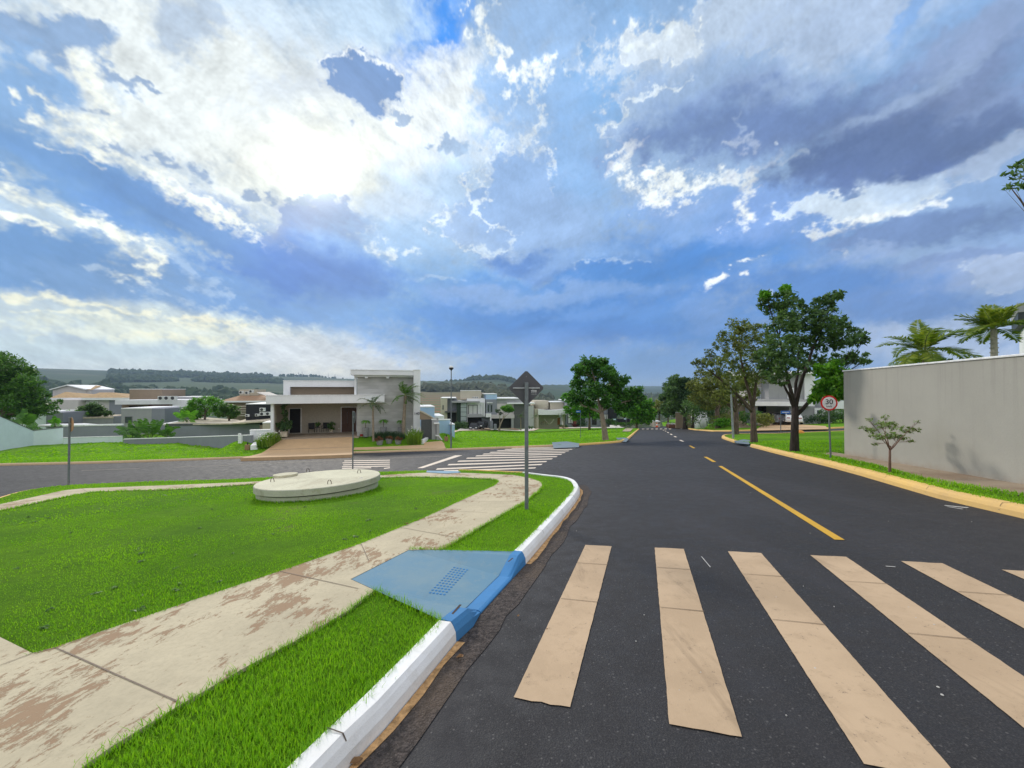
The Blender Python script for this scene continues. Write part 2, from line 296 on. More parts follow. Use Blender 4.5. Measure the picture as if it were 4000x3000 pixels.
def far_z(x, y):
    x = np.asarray(x, float); y = np.asarray(y, float); r = np.hypot(x, y) + 1e-6; az = np.degrees(np.arctan2(x, y))
    ridge = np.tan(np.radians(np.interp(az, AZP, ELP)))
    D = np.interp(az, [-75, -20, -12, 4, 8, 20, 60], [2600, 2600, 1500, 1700, 2600, 5200, 5200])
    zr = ridge * D + 1.6
    floor = np.interp(az, [-75, -20, -10, 5, 20, 60], [-34, -36, -24, -30, -42, -42])
    t = np.clip((r - 420) / (D - 420), 0, 1)
    z = floor + (zr - floor) * (t ** 1.25)
    z = np.where(r > D, np.maximum(zr - (r - D) * .03, -20), z)
    z = z + np.sin(x * .004 + 1.3) * np.cos(y * .0031) * 5 * np.clip((r - 400) / 900, 0, 1) * np.clip((D * .95 - r) / 500, 0, 1)
    # terraced field straight ahead-left
    fz = np.interp(r, [180, 330, 720, 1000, 1500], [-30, -21, -5, 4, 25])
    wf = sstep(-24, -15, az) * sstep(3, -4, az) * sstep(1500, 1000, r)
    return z * (1 - wf) + fz * wf
def terr_z(x, y):
    x = np.asarray(x, float); y = np.asarray(y, float); r = np.hypot(x, y)
    w = sstep(95, 260, r); back = sstep(10, -60, y)
    fz = far_z(x, y); fz = fz * (1 - back) + near_z(x, y) * back
    return near_z(x, y) * (1 - w) + fz * w
def zg(x, y): return float(near_z(x, y)) if math.hypot(x, y) < 90 else float(terr_z(x, y))
def ray(px, py):
    u = (px - 2000) / F; v = (1500 - py) / F
    return Vector((u, math.cos(PITCH) - v * math.sin(PITCH), math.sin(PITCH) + v * math.cos(PITCH)))
def G(px, py, off=0.0):
    """ground point seen at a photo pixel"""
    d = ray(px, py); lo = .3; prev = None; t = .5
    while t < 400:
        p = d * t; h = H + p.z - (float(near_z(p.x, p.y)) + off)
        if h < 0: break
        lo = t; t *= 1.03
    hi = t
    for _ in range(40):
        m = (lo + hi) / 2; p = d * m
        if H + p.z - (float(near_z(p.x, p.y)) + off) < 0: hi = m
        else: lo = m
    p = d * hi; return Vector((p.x, p.y, H + p.z))
def at(px, py, Y):
    d = ray(px, py); t = Y / d.y; return Vector((d.x * t, Y, H + d.z * t))
class Frame:
    """a vertical facade plane through a pixel at depth Y, turned by angle a; gives local (x, z) of pixels on planes parallel to it"""
    def __init__(s, px, py, Y, a):
        s.o = at(px, py, Y); s.a = a; s.ex = Vector((math.cos(a), math.sin(a), 0)); s.ey = Vector((-math.sin(a), math.cos(a), 0))
    def p(s, px, py, d=0.0):
        r = ray(px, py); o = s.o + s.ey * d; c = Vector((0, 0, H))
        t = (o - c).dot(s.ey) / r.dot(s.ey); q = c + r * t
        return ((q - s.o).dot(s.ex), q.z - s.o.z)
    def rect(s, x0, y0, x1, y1, d=0.0):
        a = s.p(x0, y0, d); b = s.p(x1, y1, d); return a[0], b[0], b[1], a[1]     # lx0, lx1, z0, z1
    def w(s, lx, ly, z=0): return s.o + s.ex * lx + s.ey * ly + Vector((0, 0, z))
# ---------------------------------------------------------------- materials
MATS = {}
def mat(name, col, rough=.8, var=.12, scale=8.0, bump=.0, bscale=60.0, metal=0.0, spec=.3, col2=None, detail=6, trans=0.0, coat=0, stretch=(1, 1, 1), sheen=0):
    """procedural material: base colour broken by two noises, optional bump"""
    if name in MATS: return MATS[name]
    m = bpy.data.materials.new(name); m.use_nodes = True; MATS[name] = m
    nt = m.node_tree; b = nt.nodes['Principled BSDF']; N = nt.nodes.new; L = nt.links.new
    b.inputs['Roughness'].default_value = rough; b.inputs['Metallic'].default_value = metal
    b.inputs['Specular IOR Level'].default_value = spec
    if coat: b.inputs['Coat Weight'].default_value = coat
    if trans: b.inputs['Transmission Weight'].default_value = trans
    tc = N('ShaderNodeTexCoord'); mp = N('ShaderNodeMapping'); L(tc.outputs['Object'], mp.inputs[0]); mp.inputs[3].default_value = stretch
    n = N('ShaderNodeTexNoise'); L(mp.outputs[0], n.inputs['Vector']); n.inputs['Scale'].default_value = scale; n.inputs['Detail'].default_value = detail; n.inputs['Roughness'].default_value = .65
    mr = N('ShaderNodeMapRange'); L(n.outputs[0], mr.inputs[0]); mr.inputs[1].default_value = .3; mr.inputs[2].default_value = .7
    mx = N('ShaderNodeMix'); mx.data_type = 'RGBA'; L(mr.outputs[0], mx.inputs[0])
    c2 = col2 or tuple(v * (1 - var * 2) for v in col); c1 = tuple(min(v * (1 + var), 1) for v in col) if not col2 else col
    mx.inputs[6].default_value = (*c2, 1); mx.inputs[7].default_value = (*c1, 1); L(mx.outputs[2], b.inputs['Base Color'])
    if bump:
        n2 = N('ShaderNodeTexNoise'); L(mp.outputs[0], n2.inputs['Vector']); n2.inputs['Scale'].default_value = bscale; n2.inputs['Detail'].default_value = 4
        bp = N('ShaderNodeBump'); bp.inputs['Strength'].default_value = bump; bp.inputs['Distance'].default_value = .02; L(n2.outputs[0], bp.inputs['Height']); L(bp.outputs[0], b.inputs['Normal'])
    return m
class NT:
    """small wrapper to write node graphs"""
    def __init__(s, m): s.nt = m.node_tree; s.b = s.nt.nodes['Principled BSDF']
    def n(s, t, **k):
        x = s.nt.nodes.new(t)
        for a, v in k.items(): setattr(x, a, v)
        return x
    def link(s, a, b): s.nt.links.new(a, b)
    def coord(s, which='Object', sc=(1, 1, 1), rot=(0, 0, 0)):
        tc = s.n('ShaderNodeTexCoord'); mp = s.n('ShaderNodeMapping'); s.link(tc.outputs[which], mp.inputs[0]); mp.inputs[3].default_value = sc; mp.inputs[2].default_value = rot; return mp.outputs[0]
    def noise(s, v, scale, detail=5, rough=.6, dist=0):
        x = s.n('ShaderNodeTexNoise'); s.link(v, x.inputs['Vector']); x.inputs['Scale'].default_value = scale; x.inputs['Detail'].default_value = detail; x.inputs['Roughness'].default_value = rough; x.inputs['Distortion'].default_value = dist; return x.outputs[0]
    def vor(s, v, scale, feat='F1', out='Distance', rnd=1):
        x = s.n('ShaderNodeTexVoronoi', feature=feat); s.link(v, x.inputs['Vector']); x.inputs['Scale'].default_value = scale; x.inputs['Randomness'].default_value = rnd; return x.outputs[out]
    def ss(s, v, lo, hi, a=0., b=1.):
        x = s.n('ShaderNodeMapRange', interpolation_type='SMOOTHSTEP'); s.link(v, x.inputs[0])
        for i, q in enumerate((lo, hi, a, b)): x.inputs[i + 1].default_value = q
        return x.outputs[0]
    def math(s, op, a, b=None):
        x = s.n('ShaderNodeMath', operation=op)
        for i, q in enumerate((a, b)):
            if q is None: continue
            if isinstance(q, (int, float)): x.inputs[i].default_value = q
            else: s.link(q, x.inputs[i])
        return x.outputs[0]
    def mix(s, f, a, b, bt='MIX'):
        x = s.n('ShaderNodeMix', data_type='RGBA', blend_type=bt)
        for i, q in ((0, f), (6, a), (7, b)):
            if isinstance(q, (int, float)): x.inputs[i].default_value = q
            elif isinstance(q, tuple): x.inputs[i].default_value = (*q, 1)
            else: s.link(q, x.inputs[i])
        return x.outputs[2]
    def bump(s, h, st=.5, d=.01):
        x = s.n('ShaderNodeBump'); x.inputs['Strength'].default_value = st; x.inputs['Distance'].default_value = d; s.link(h, x.inputs['Height']); s.link(x.outputs[0], s.b.inputs['Normal'])
    def col(s, c): s.link(c, s.b.inputs['Base Color'])
def new_mat(name, rough=.8, spec=.3):
    m = bpy.data.materials.new(name); m.use_nodes = True; MATS[name] = m; g = NT(m)
    g.b.inputs['Roughness'].default_value = rough; g.b.inputs['Specular IOR Level'].default_value = spec; return m, g
def m_asphalt():
    m, g = new_mat('asphalt', .72, .35); v = g.coord()
    fine = g.noise(v, 130, 3, .7); big = g.noise(v, .35, 5, .6); mid = g.noise(v, 5, 6, .65)
    st = g.vor(v, 95); c = g.mix(g.ss(big, .35, .65), (.016, .0155, .018), (.024, .0232, .0265)); c = g.mix(g.ss(mid, .35, .75, 0, .5), c, (.030, .0285, .031))
    gr = g.noise(v, 62, 4, .8); c = g.mix(g.ss(gr, .52, .68, 0, .45), c, (.066, .062, .062)); c = g.mix(g.ss(gr, .46, .34, 0, .5), c, (.012, .0115, .013)); c = g.mix(g.ss(fine, .5, .72, 0, .55), c, (.11, .105, .10)); trk = g.noise(g.coord(sc=(1, .12, 1), rot=(0, 0, R(19))), .9, 4, .6); c = g.mix(g.ss(trk, .48, .7, 0, .5), c, (.040, .038, .043)); c = g.mix(g.ss(g.noise(v, 1.7, 7, .75), .62, .72, 0, .35), c, (.018, .017, .019)); chip = g.vor(v, 42, 'F1', 'Color'); sep = g.n('ShaderNodeSeparateColor'); g.link(chip, sep.inputs[0])
    spk = g.math('MULTIPLY', g.ss(sep.outputs[0], .80, .9), g.ss(g.vor(v, 42), .32, .18)); c = g.mix(g.math('MULTIPLY', spk, .45), c, (.17, .16, .155)); g.col(c)
    g.bump(g.math('ADD', g.math('MULTIPLY', st, .6), fine), .6, .008); g.link(g.ss(mid, .3, .7, .62, .85), g.b.inputs['Roughness']); return m
def m_gutter():
    m, g = new_mat('gutter_asphalt', .95, .15); v = g.coord(); a = g.noise(v, 26, 6, .75); b = g.vor(v, 60); w = g.noise(v, 1.6, 4, .6)
    c = g.mix(g.ss(a, .35, .7), (.05, .044, .042), (.15, .125, .115)); c = g.mix(g.ss(w, .45, .65, 0, .55), c, (.16, .12, .09))
    c = g.mix(g.ss(b, .16, .05, 0, .6), c, (.34, .3, .27)); g.col(c); g.bump(g.math('ADD', a, b), 1.0, .02); return m
def m_concrete(name, base, stain, amt=.5, streak=False, lines=0):
    m, g = new_mat(name, .88, .25); v = g.coord(); a = g.noise(v, 1.1, 8, .68); b = g.noise(v, 30, 4, .7); e = g.noise(g.coord(sc=(1, .42, 1), rot=(0, 0, R(-19))), 8.5, 10, .8, .25)
    c = g.mix(g.ss(a, .35, .65, 0, .6), base, tuple(q * .72 for q in base)); c = g.mix(g.ss(b, .4, .75, 0, .35), c, tuple(q * .6 for q in base))
    area = g.noise(v, .8, 4, .6); thr = g.math('ADD', e, g.math('MULTIPLY', area, .7))
    k = g.ss(thr, .905, .935, 0, amt); c = g.mix(k, c, stain); k2 = g.ss(g.noise(v, 16, 8, .8), .60, .64, 0, amt * .6); c = g.mix(k2, c, tuple(q * .8 for q in stain))
    g.col(c); g.bump(g.math('SUBTRACT', b, g.math('MULTIPLY', k, .8)), .5, .006); return m
def m_paint(name, base, dirt, wear=.5, under=(.05, .048, .05)):
    m, g = new_mat(name, .8, .3); v = g.coord(); a = g.noise(v, 1.3, 7, .65); b = g.noise(v, 45, 5, .75); s = g.noise(v, 7, 8, .72)
    c = g.mix(g.ss(a, .35, .65, 0, .55), base, dirt); c = g.mix(g.ss(s, .52, .62, 0, .35), c, dirt); pit = g.ss(g.math('ADD', b, g.math('MULTIPLY', s, .5)), .88, .95, 0, min(1, wear * .8)); tr = g.noise(g.coord(sc=(1, .1, 1), rot=(0, 0, R(19))), 3.2, 5, .7); c = g.mix(g.ss(tr, .55, .7, 0, wear * .6), c, tuple(q * .62 for q in dirt))
    c = g.mix(pit, c, under); g.col(c); g.bump(b, .5, .006); return m
def m_wall(name, base, dirt, rough=.9, streak=.35, bump=.25, sc=1.0):
    m, g = new_mat(name, rough, .2); v = g.coord(); vs = g.coord(sc=(1.4, 1.4, .12)); a = g.noise(v, .8 * sc, 7, .65); b = g.noise(v, 22, 5, .7); s = g.noise(vs, 3, 6, .7)
    c = g.mix(g.ss(a, .3, .7, 0, .45), base, tuple(q * .8 for q in base)); c = g.mix(g.ss(s, .52, .8, 0, streak), c, dirt); c = g.mix(g.ss(b, .45, .8, 0, .2), c, tuple(q * .7 for q in base))
    g.col(c); g.bump(b, bump, .01); return m
def m_leaf(name, c1, c2, c3, rough=.5, sss=.0, sc=1.2, tr=.35, dk=.7):
    """leaves: colour wanders through the crown and from leaf to leaf, light passes through"""
    m, g = new_mat(name, rough, .35); v = g.coord(); a = g.noise(v, sc, 3, .6); ge = g.n('ShaderNodeNewGeometry'); rnd = ge.outputs['Random Per Island']
    c = g.mix(g.ss(a, .32, .68), c1, c2); c = g.mix(g.ss(rnd, .6, 1.0, 0, .8), c, c3); c = g.mix(g.ss(rnd, .25, 0, 0, dk), c, tuple(q * .5 for q in c1)); g.col(c)
    tr_ = g.n('ShaderNodeBsdfTranslucent'); mc = g.mix(1.0, c, (1.35, 1.4, .8), 'MULTIPLY'); g.link(mc, tr_.inputs[0]); ms = g.n('ShaderNodeMixShader'); ms.inputs[0].default_value = tr
    out = [n for n in g.nt.nodes if n.type == 'OUTPUT_MATERIAL'][0]; g.link(g.b.outputs[0], ms.inputs[1]); g.link(tr_.outputs[0], ms.inputs[2]); g.link(ms.outputs[0], out.inputs[0]); return m
def m_turf():
    m, g = new_mat('turf', .95, .1); v = g.coord(); a = g.noise(v, .35, 6, .65); b = g.noise(v, 5, 6, .7); f = g.noise(g.coord(sc=(1, 1, .3)), 70, 4, .75)
    c = g.mix(g.ss(a, .35, .65), (.10, .25, .008), (.17, .36, .010)); c = g.mix(g.ss(b, .35, .7, 0, .55), c, (.05, .15, .007)); c = g.mix(g.ss(f, .4, .75, 0, .7), c, (.18, .36, .014)); c = g.mix(g.ss(f, .45, .25, 0, .7), c, (.03, .08, .004))
    dry = g.math('MULTIPLY', g.ss(g.noise(v, .42, 5, .7), .56, .68), g.ss(b, .4, .6)); c = g.mix(g.math('MULTIPLY', dry, .65), c, (.24, .21, .10)); g.col(c); g.bump(g.math('ADD', f, b), 1.0, .05); return m
ASPH = m_asphalt(); GUT = m_gutter(); TURF = m_turf()
PATH = m_concrete('path_concrete', (.56, .485, .34), (.29, .18, .105), .85)
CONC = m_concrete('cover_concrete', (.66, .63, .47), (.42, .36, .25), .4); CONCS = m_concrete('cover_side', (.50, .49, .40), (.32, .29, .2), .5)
WKERB = m_paint('kerb_white', (.85, .85, .86), (.68, .66, .63), .22, (.4, .38, .35)); YKERB = m_paint('kerb_yellow', (.80, .52, .17), (.66, .44, .20), .35, (.36, .30, .22))
BLUEP = m_paint('ramp_blue', (.12, .245, .35), (.20, .29, .33), .4, (.10, .2, .33)); BLUED = m_paint('ramp_blue_deep', (.055, .22, .48), (.06, .19, .38), .25, (.1, .2, .3)); GREYB = m_paint('ramp_faded_blue', (.15, .21, .26), (.19, .23, .25), .3, (.2, .2, .2))
MARK = m_paint('marking_cream', (.53, .385, .25), (.38, .27, .17), .75); MARKW = m_paint('marking_white', (.76, .66, .55), (.62, .52, .42), .45); MARKY = m_paint('marking_yellow', (.62, .36, .04), (.52, .30, .04), .35)
BKERB = m_paint('kerb_beige', (.62, .45, .27), (.52, .38, .24), .3, (.4, .3, .2)); RED = m_paint('drive_stone', (.56, .375, .21), (.45, .30, .17), .2, (.35, .22, .12)); EARTH = m_concrete('earth', (.34, .20, .12), (.22, .13, .08), .5)
PAVE = m_concrete('paving', (.50, .40, .30), (.36, .25, .18), .7)
# ---------------------------------------------------------------- ground, roads, kerbs, markings
MD = Vector((.3242, .9460)); RD = Vector((.9460, -.3242))          # along the street, across it (to the right)
def TS(p): return (p.x * RD.x + p.y * RD.y, p.x * MD.x + p.y * MD.y)
def W(t, s): return (t * RD.x + s * MD.x, t * RD.y + s * MD.y)
def m_land():
    m, g = new_mat('land', .95, .1); tc = g.coord(); ge = g.n('ShaderNodeNewGeometry'); sp = g.n('ShaderNodeSeparateXYZ'); g.link(ge.outputs['Position'], sp.inputs[0])
    ln = g.n('ShaderNodeVectorMath', operation='LENGTH'); g.link(ge.outputs['Position'], ln.inputs[0]); r = ln.outputs['Value']
    big = g.noise(g.coord(sc=(1, 1.8, 1)), .0016, 6, .6); med = g.noise(tc, .012, 6, .65); fine = g.noise(tc, .15, 5, .7)
    c = g.mix(g.ss(big, .42, .58), (.028, .052, .025), (.045, .078, .028)); c = g.mix(g.ss(med, .45, .7, 0, .6), c, (.045, .075, .03))
    c = g.mix(g.ss(g.noise(g.coord(sc=(1, 2.6, 1)), .0035, 3, .5), .58, .64, 0, .5), c, (.12, .115, .07)); c = g.mix(g.ss(fine, .4, .7, 0, .3), c, (.05, .07, .03))
    # terraced dry field
    fx = g.ss(sp.outputs[0], -300, -190); fx2 = g.ss(sp.outputs[0], 40, -20); fy = g.math('MULTIPLY', g.ss(sp.outputs[1], 200, 260), g.ss(sp.outputs[1], 760, 700))
    fm = g.math('MULTIPLY', g.math('MULTIPLY', fx, fx2), fy); wv = g.n('ShaderNodeTexWave', wave_type='BANDS', bands_direction='Y'); g.link(tc, wv.inputs['Vector'])
    wv.inputs['Scale'].default_value = .0085; wv.inputs['Distortion'].default_value = 9; wv.inputs['Detail'].default_value = 2; wv.inputs['Detail Scale'].default_value = .35
    fc = g.mix(g.ss(med, .4, .65), (.13, .12, .06), (.10, .125, .05)); fc = g.mix(g.ss(wv.outputs[0], .86, .93), fc, (.24, .11, .065)); c = g.mix(fm, c, fc)
    nr = g.ss(r, 130, 80); v = tc; a = g.noise(v, .35, 6, .65); n = g.mix(g.ss(a, .35, .65), (.06, .17, .01), (.09, .22, .012)); c = g.mix(nr, c, n)
    g.col(c); g.bump(med, .6, 3.0); return m
LAND = m_land()
def build_land():
    rr = np.concatenate([np.arange(0, 100, 2.0), 100 * 1.028 ** np.arange(0, 172)]); na = 360
    aa = np.radians(np.arange(na) * 1.0); Rg, Ag = np.meshgrid(rr, aa, indexing='ij'); Xg = Rg * np.sin(Ag); Yg = Rg * np.cos(Ag)
    Zg = terr_z(Xg, Yg) - .16 * sstep(110, 90, Rg)
    V = np.stack([Xg, Yg, Zg], -1).reshape(-1, 3); i, j = np.meshgrid(np.arange(len(rr) - 1), np.arange(na), indexing='ij'); j2 = (j + 1) % na
    Q = np.stack([i * na + j, (i + 1) * na + j, (i + 1) * na + j2, i * na + j2], -1).reshape(-1, 4)[:, ::-1]
    tag(np_mesh('ground', V, Q, LAND, smooth=True), kind='structure')
build_land()
def grid_sheet(name, x0, x1, y0, y1, st, off, m):
    xs = np.arange(x0, x1 + .01, st); ys = np.arange(y0, y1 + .01, st); X, Y = np.meshgrid(xs, ys); Z = near_z(X, Y) + off
    n = len(xs); i, j = np.meshgrid(np.arange(len(ys) - 1), np.arange(n - 1), indexing='ij'); a = i * n + j
    Q = np.stack([a, a + 1, a + 1 + n, a + n], -1).reshape(-1, 4); cx = X.ravel()[Q[:, 0]]; cy = Y.ravel()[Q[:, 0]]; Q = Q[~((cy > 36) & (cx < cy * .33 - 14) & (cy < 200))]; return tag(np_mesh(name, np.stack([X, Y, Z], -1).reshape(-1, 3), Q, m, smooth=True), kind='structure')
grid_sheet('road', -76, 62, -9, 88, 1.0, 0.0, ASPH)
def inpoly(P, poly):
    x, y = P[:, 0], P[:, 1]; ins = np.zeros(len(P), bool); n = len(poly); j = n - 1
    for i in range(n):
        xi, yi = poly[i][0], poly[i][1]; xj, yj = poly[j][0], poly[j][1]
        c = ((yi > y) != (yj > y)) & (x < (xj - xi) * (y - yi) / (yj - yi + 1e-12) + xi); ins ^= c; j = i
    return ins
def slab(name, poly, off, m, step=1.0, skirt=.3, kind='structure', offs=None, fn=None):
    """ground-following slab over an outline, triangulated with interior points"""
    poly = [(p[0], p[1]) for p in poly]; P = []
    for (a, b) in zip(poly, poly[1:] + poly[:1]):
        n = max(1, int(math.hypot(b[0] - a[0], b[1] - a[1]) / step)); P += [(a[0] + (b[0] - a[0]) * k / n, a[1] + (b[1] - a[1]) * k / n) for k in range(n)]
    nb = len(P); xs = [p[0] for p in P]; ys = [p[1] for p in P]
    gx, gy = np.meshgrid(np.arange(min(xs) + step / 2, max(xs), step), np.arange(min(ys) + step / 2, max(ys), step)); q = np.stack([gx.ravel(), gy.ravel()], 1)
    q = q[inpoly(q, P)]; pts = [Vector(p) for p in P] + [Vector(p) for p in q]
    vs, es, fs, _, _, _ = geometry.delaunay_2d_cdt(pts, [], [list(range(nb))], 1, 1e-5)
    vv = np.array([(v.x, v.y) for v in vs]); z = near_z(vv[:, 0], vv[:, 1]) + off
    if fn is not None: z = z + fn(vv[:, 0], vv[:, 1])
    V = [(x, y, zz) for (x, y), zz in zip(vv, z)]; F_ = [tuple(f) for f in fs]
    cnt = {}
    for f in F_:
        for a, b in zip(f, f[1:] + f[:1]): cnt[(a, b)] = 1
    n0 = len(V); low = {}
    for (a, b) in list(cnt):
        if (b, a) not in cnt:
            for k in (a, b):
                if k not in low: low[k] = len(V); V.append((V[k][0], V[k][1], V[k][2] - skirt))
            F_.append((b, a, low[a], low[b]))
    mb = MB(); mb.add(V, F_); o = mb.build(name, m); 
    bm = bmesh.new(); bm.from_mesh(o.data); bmesh.ops.recalc_face_normals(bm, faces=bm.faces); bm.to_mesh(o.data); bm.free()
    return tag(o, kind=kind)
def mark(mb, px, off=.006, st=1.0):
    """painted quad given by four photo pixels, laid on the road as a sheet that follows it"""
    a, b, c, d = [G(*p) for p in px]; n = max(1, int(max((a - b).length, (d - c).length) / st))
    vs = []; 
    for k in range(n + 1):
        for p, q in ((a, b), (d, c)):
            r = p.lerp(q, k / n); vs.append((r.x, r.y, float(near_z(r.x, r.y)) + off))
    mb.add(vs, [(2 * k, 2 * k + 1, 2 * k + 3, 2 * k + 2) for k in range(n)])
def ribbon(mb, pts, w, off=.006, wob=0.0, side=0, seed=1):
    """strip of width w along a polyline (side 0 = centred, 1 = to the left of travel)"""
    rnd = random.Random(seed); P = []
    for a, b in zip(pts, pts[1:]):
        n = max(1, int(math.hypot(b[0] - a[0], b[1] - a[1]) / .25)); P += [(a[0] + (b[0] - a[0]) * k / n, a[1] + (b[1] - a[1]) * k / n) for k in range(n)]
    P.append((pts[-1][0], pts[-1][1])); vs = []
    for i, p in enumerate(P):
        a = P[max(i - 1, 0)]; b = P[min(i + 1, len(P) - 1)]; d = Vector((b[0] - a[0], b[1] - a[1])).normalized(); nrm = Vector((-d.y, d.x))
        w0, w1 = (-w / 2, w / 2) if side == 0 else (0, w * side)
        w1 += (noise.noise(Vector((p[0] * 2.2, p[1] * 2.2, seed))) * 1.2 + rnd.uniform(-.4, .4)) * wob
        for q in (w0, w1): x = p[0] + nrm.x * q; y = p[1] + nrm.y * q; vs.append((x, y, float(near_z(x, y)) + off))
    mb.add(vs, [(2 * k, 2 * k + 2, 2 * k + 3, 2 * k + 1) for k in range(len(P) - 1)])
def stripe(mb, t, s1, s0, w, off=.006, seed=1):
    """painted bar along the street with ragged edges"""
    rnd = random.Random(seed); n = int((s1 - s0) / .035); vs = []
    for k in range(n + 1):
        s = s1 - (s1 - s0) * k / n; e = (.004, .004)
        a = t - w / 2 + noise.noise(Vector((s * 9, seed, 0))) * .0022 + rnd.uniform(-.0012, .0012); b = t + w / 2 + noise.noise(Vector((s * 9, seed, 5))) * .0022 + rnd.uniform(-.0012, .0012)
        for j in range(7):
            tt = a + (b - a) * j / 6; ss_ = s + (rnd.uniform(-.006, .006) if k in (0, n) else 0); x, y = W(tt, ss_); vs.append((x, y, float(near_z(x, y)) + off))
    mb.add(vs, [(k * 7 + j, (k + 1) * 7 + j, (k + 1) * 7 + j + 1, k * 7 + j + 1) for k in range(n) for j in range(6)])
def smooth_line(P, it=2):
    for _ in range(it):
        Q = [P[0]]
        for a, b in zip(P, P[1:]): Q += [tuple(np.array(a) * .75 + np.array(b) * .25), tuple(np.array(a) * .25 + np.array(b) * .75)]
        Q.append(P[-1]); P = Q
    return P
def kerb(name, pts, hs, mats, side=1, w=.15, step=.35, mfun=None, lip=.03):
    """kerb along a polyline of its road-side foot; side=1: body lies left of travel; hs = height (number or one per point)"""
    if isinstance(hs, (int, float)): hs = [hs] * len(pts)
    P = []; Hh = []
    for (a, b, h0, h1) in zip(pts, pts[1:], hs, hs[1:]):
        n = max(1, int(math.hypot(b[0] - a[0], b[1] - a[1]) / step))
        for k in range(n): t = k / n; P.append((a[0] + (b[0] - a[0]) * t, a[1] + (b[1] - a[1]) * t)); Hh.append(h0 + (h1 - h0) * t)
    P.append((pts[-1][0], pts[-1][1])); Hh.append(hs[-1]); mb = MB(); vs = []
    for i, p in enumerate(P):
        a = P[max(i - 1, 0)]; b = P[min(i + 1, len(P) - 1)]; d = Vector((b[0] - a[0], b[1] - a[1])).normalized(); nrm = Vector((-d.y, d.x)) * side; h = Hh[i]
        j = noise.noise(Vector((p[0] * 3, p[1] * 3, 0))) * .006
        for q, z in ((0, -.08), (lip * .3 + j, h * .5), (lip + j, max(h - .03, h * .7)), (lip + .022, h), (w, h + j), (w, -.08)):
            x = p[0] + nrm.x * q; y = p[1] + nrm.y * q; vs.append((x, y, float(near_z(x, y)) + z))
    K = 6; fs = []
    for i in range(len(P) - 1):
        for k in range(K): a = i * K + k; b = i * K + (k + 1) % K; fs.append((a, b, b + K, a + K) if side < 0 else (a, a + K, b + K, b))
    jm = MB(); acc = 0; run = .7
    for i in range(1, len(P) - 1):
        acc += math.hypot(P[i][0] - P[i - 1][0], P[i][1] - P[i - 1][1])
        if acc > run and math.hypot(*P[i]) < 34 and Hh[i] > .1:
            acc = 0; run = random.Random(i).uniform(.85, 1.5); a = P[i - 1]; b = P[i + 1]; d = Vector((b[0] - a[0], b[1] - a[1])).normalized(); nrm = Vector((-d.y, d.x)) * side; jv = []
            for q in (-.0035, .0035):
                for o_, z in ((lip * .3 - .004, Hh[i] * .3), (lip - .004, Hh[i] - .03), (lip + .018, Hh[i] + .004), (w, Hh[i] + .008)): x = P[i][0] + nrm.x * o_ + d.x * q; y = P[i][1] + nrm.y * o_ + d.y * q; jv.append((x, y, float(near_z(x, y)) + z))
            jm.add(jv, [(k, k + 1, k + 5, k + 4) for k in range(3)])
    if jm.v: tag(jm.build('kerb_joint', mat('joint', (.12, .09, .07))), kind='structure')
    fs.append(tuple(range(K))); fs.append(tuple((len(P) - 1) * K + k for k in range(K))[::-1]); mb.add(vs, fs)
    return tag(mb.build(name, mats), kind='structure')
def inset(pts, w, side=1):
    out = []
    for i, p in enumerate(pts):
        a = pts[max(i - 1, 0)]; b = pts[min(i + 1, len(pts) - 1)]; d = Vector((b[0] - a[0], b[1] - a[1])).normalized(); out.append((p[0] - d.y * w * side, p[1] + d.x * w * side))
    return out
def g2(px, py, off=0.0): p = G(px, py, off); return (p.x, p.y)
# --- near corner block: kerb foot from behind the camera round the corner into the side street
K0 = g2(1785, 2510); Kdir = (MD.x, MD.y); t0, s0 = TS(Vector(K0))
Kstart = W(t0 - .02, -6.0)
kB1 = [Kstart, g2(1369, 2999), g2(1506, 2853), K0]
kL1 = g2(1850, 2449); kL1b = g2(1880, 2398); kL2b = g2(2000, 2266); kL2 = g2(2040, 2222); kL3 = g2(2056, 2205)
corner = [kL3, g2(2140, 2105), g2(2200, 2030), g2(2236, 1985), g2(2267, 1938)]
cr2 = [g2(2266, 1912, .02), g2(2248, 1886, .05), g2(2205, 1866, .10), g2(2140, 1853, .15), g2(2052, 1842, .15), g2(1871, 1834, .15), g2(1800, 1833, .15)]
back = [g2(1672, 1832, .15), g2(1470, 1839, .15), g2(1240, 1850, .15), g2(1000, 1863, .15), g2(760, 1871, .15), g2(542, 1877, .15), g2(316, 1887, .15), g2(203, 1895, .15), g2(90, 1910, .15), g2(0, 1933, .15), g2(-160, 1985, .15), g2(-420, 2090, .15)]
corner_s = smooth_line(corner + cr2[:5], 2)
kerb('kerb', kB1, .15, WKERB, 1); kerb('kerb', [K0, kL1, kL1b], [.15, .145, .03], BLUED, 1); kerb('kerb', [kL1b, kL2b], .03, BLUED, 1, lip=.01); kerb('kerb', [kL2b, kL2, kL3], [.03, .145, .15], BLUED, 1)
kerb('kerb', corner_s, .15, WKERB, 1); kerb('kerb', [cr2[4], cr2[5], cr2[6]], .15, YKERB, 1); back_s = smooth_line(back, 1); kerb('kerb', back_s, .11, YKERB, 1)
rampA, rampB, rampF = g2(1369, 2261, .14), g2(1597, 2146, .14), g2(1463, 2304, .14)
ins1 = inset(kB1, .15); insC = inset(corner_s, .15); insB = inset(back_s, .15); r2 = [inset(cr2[4:], .15)[1], inset(cr2[4:], .15)[2]]
rE = inset([K0, kL1], .15)[0]; rC = inset([kL2, kL3], .15)[1]
rm2 = [g2(1800, 1846, .14), g2(1745, 1850, .14), g2(1664, 1845, .14)]
isl = [ins1[0]] + ins1[1:3] + [rE, rampF, rampA, rampB, rC] + insC + r2 + rm2 + insB + [(-40, 4), (-40, -9), (-4, -9)]
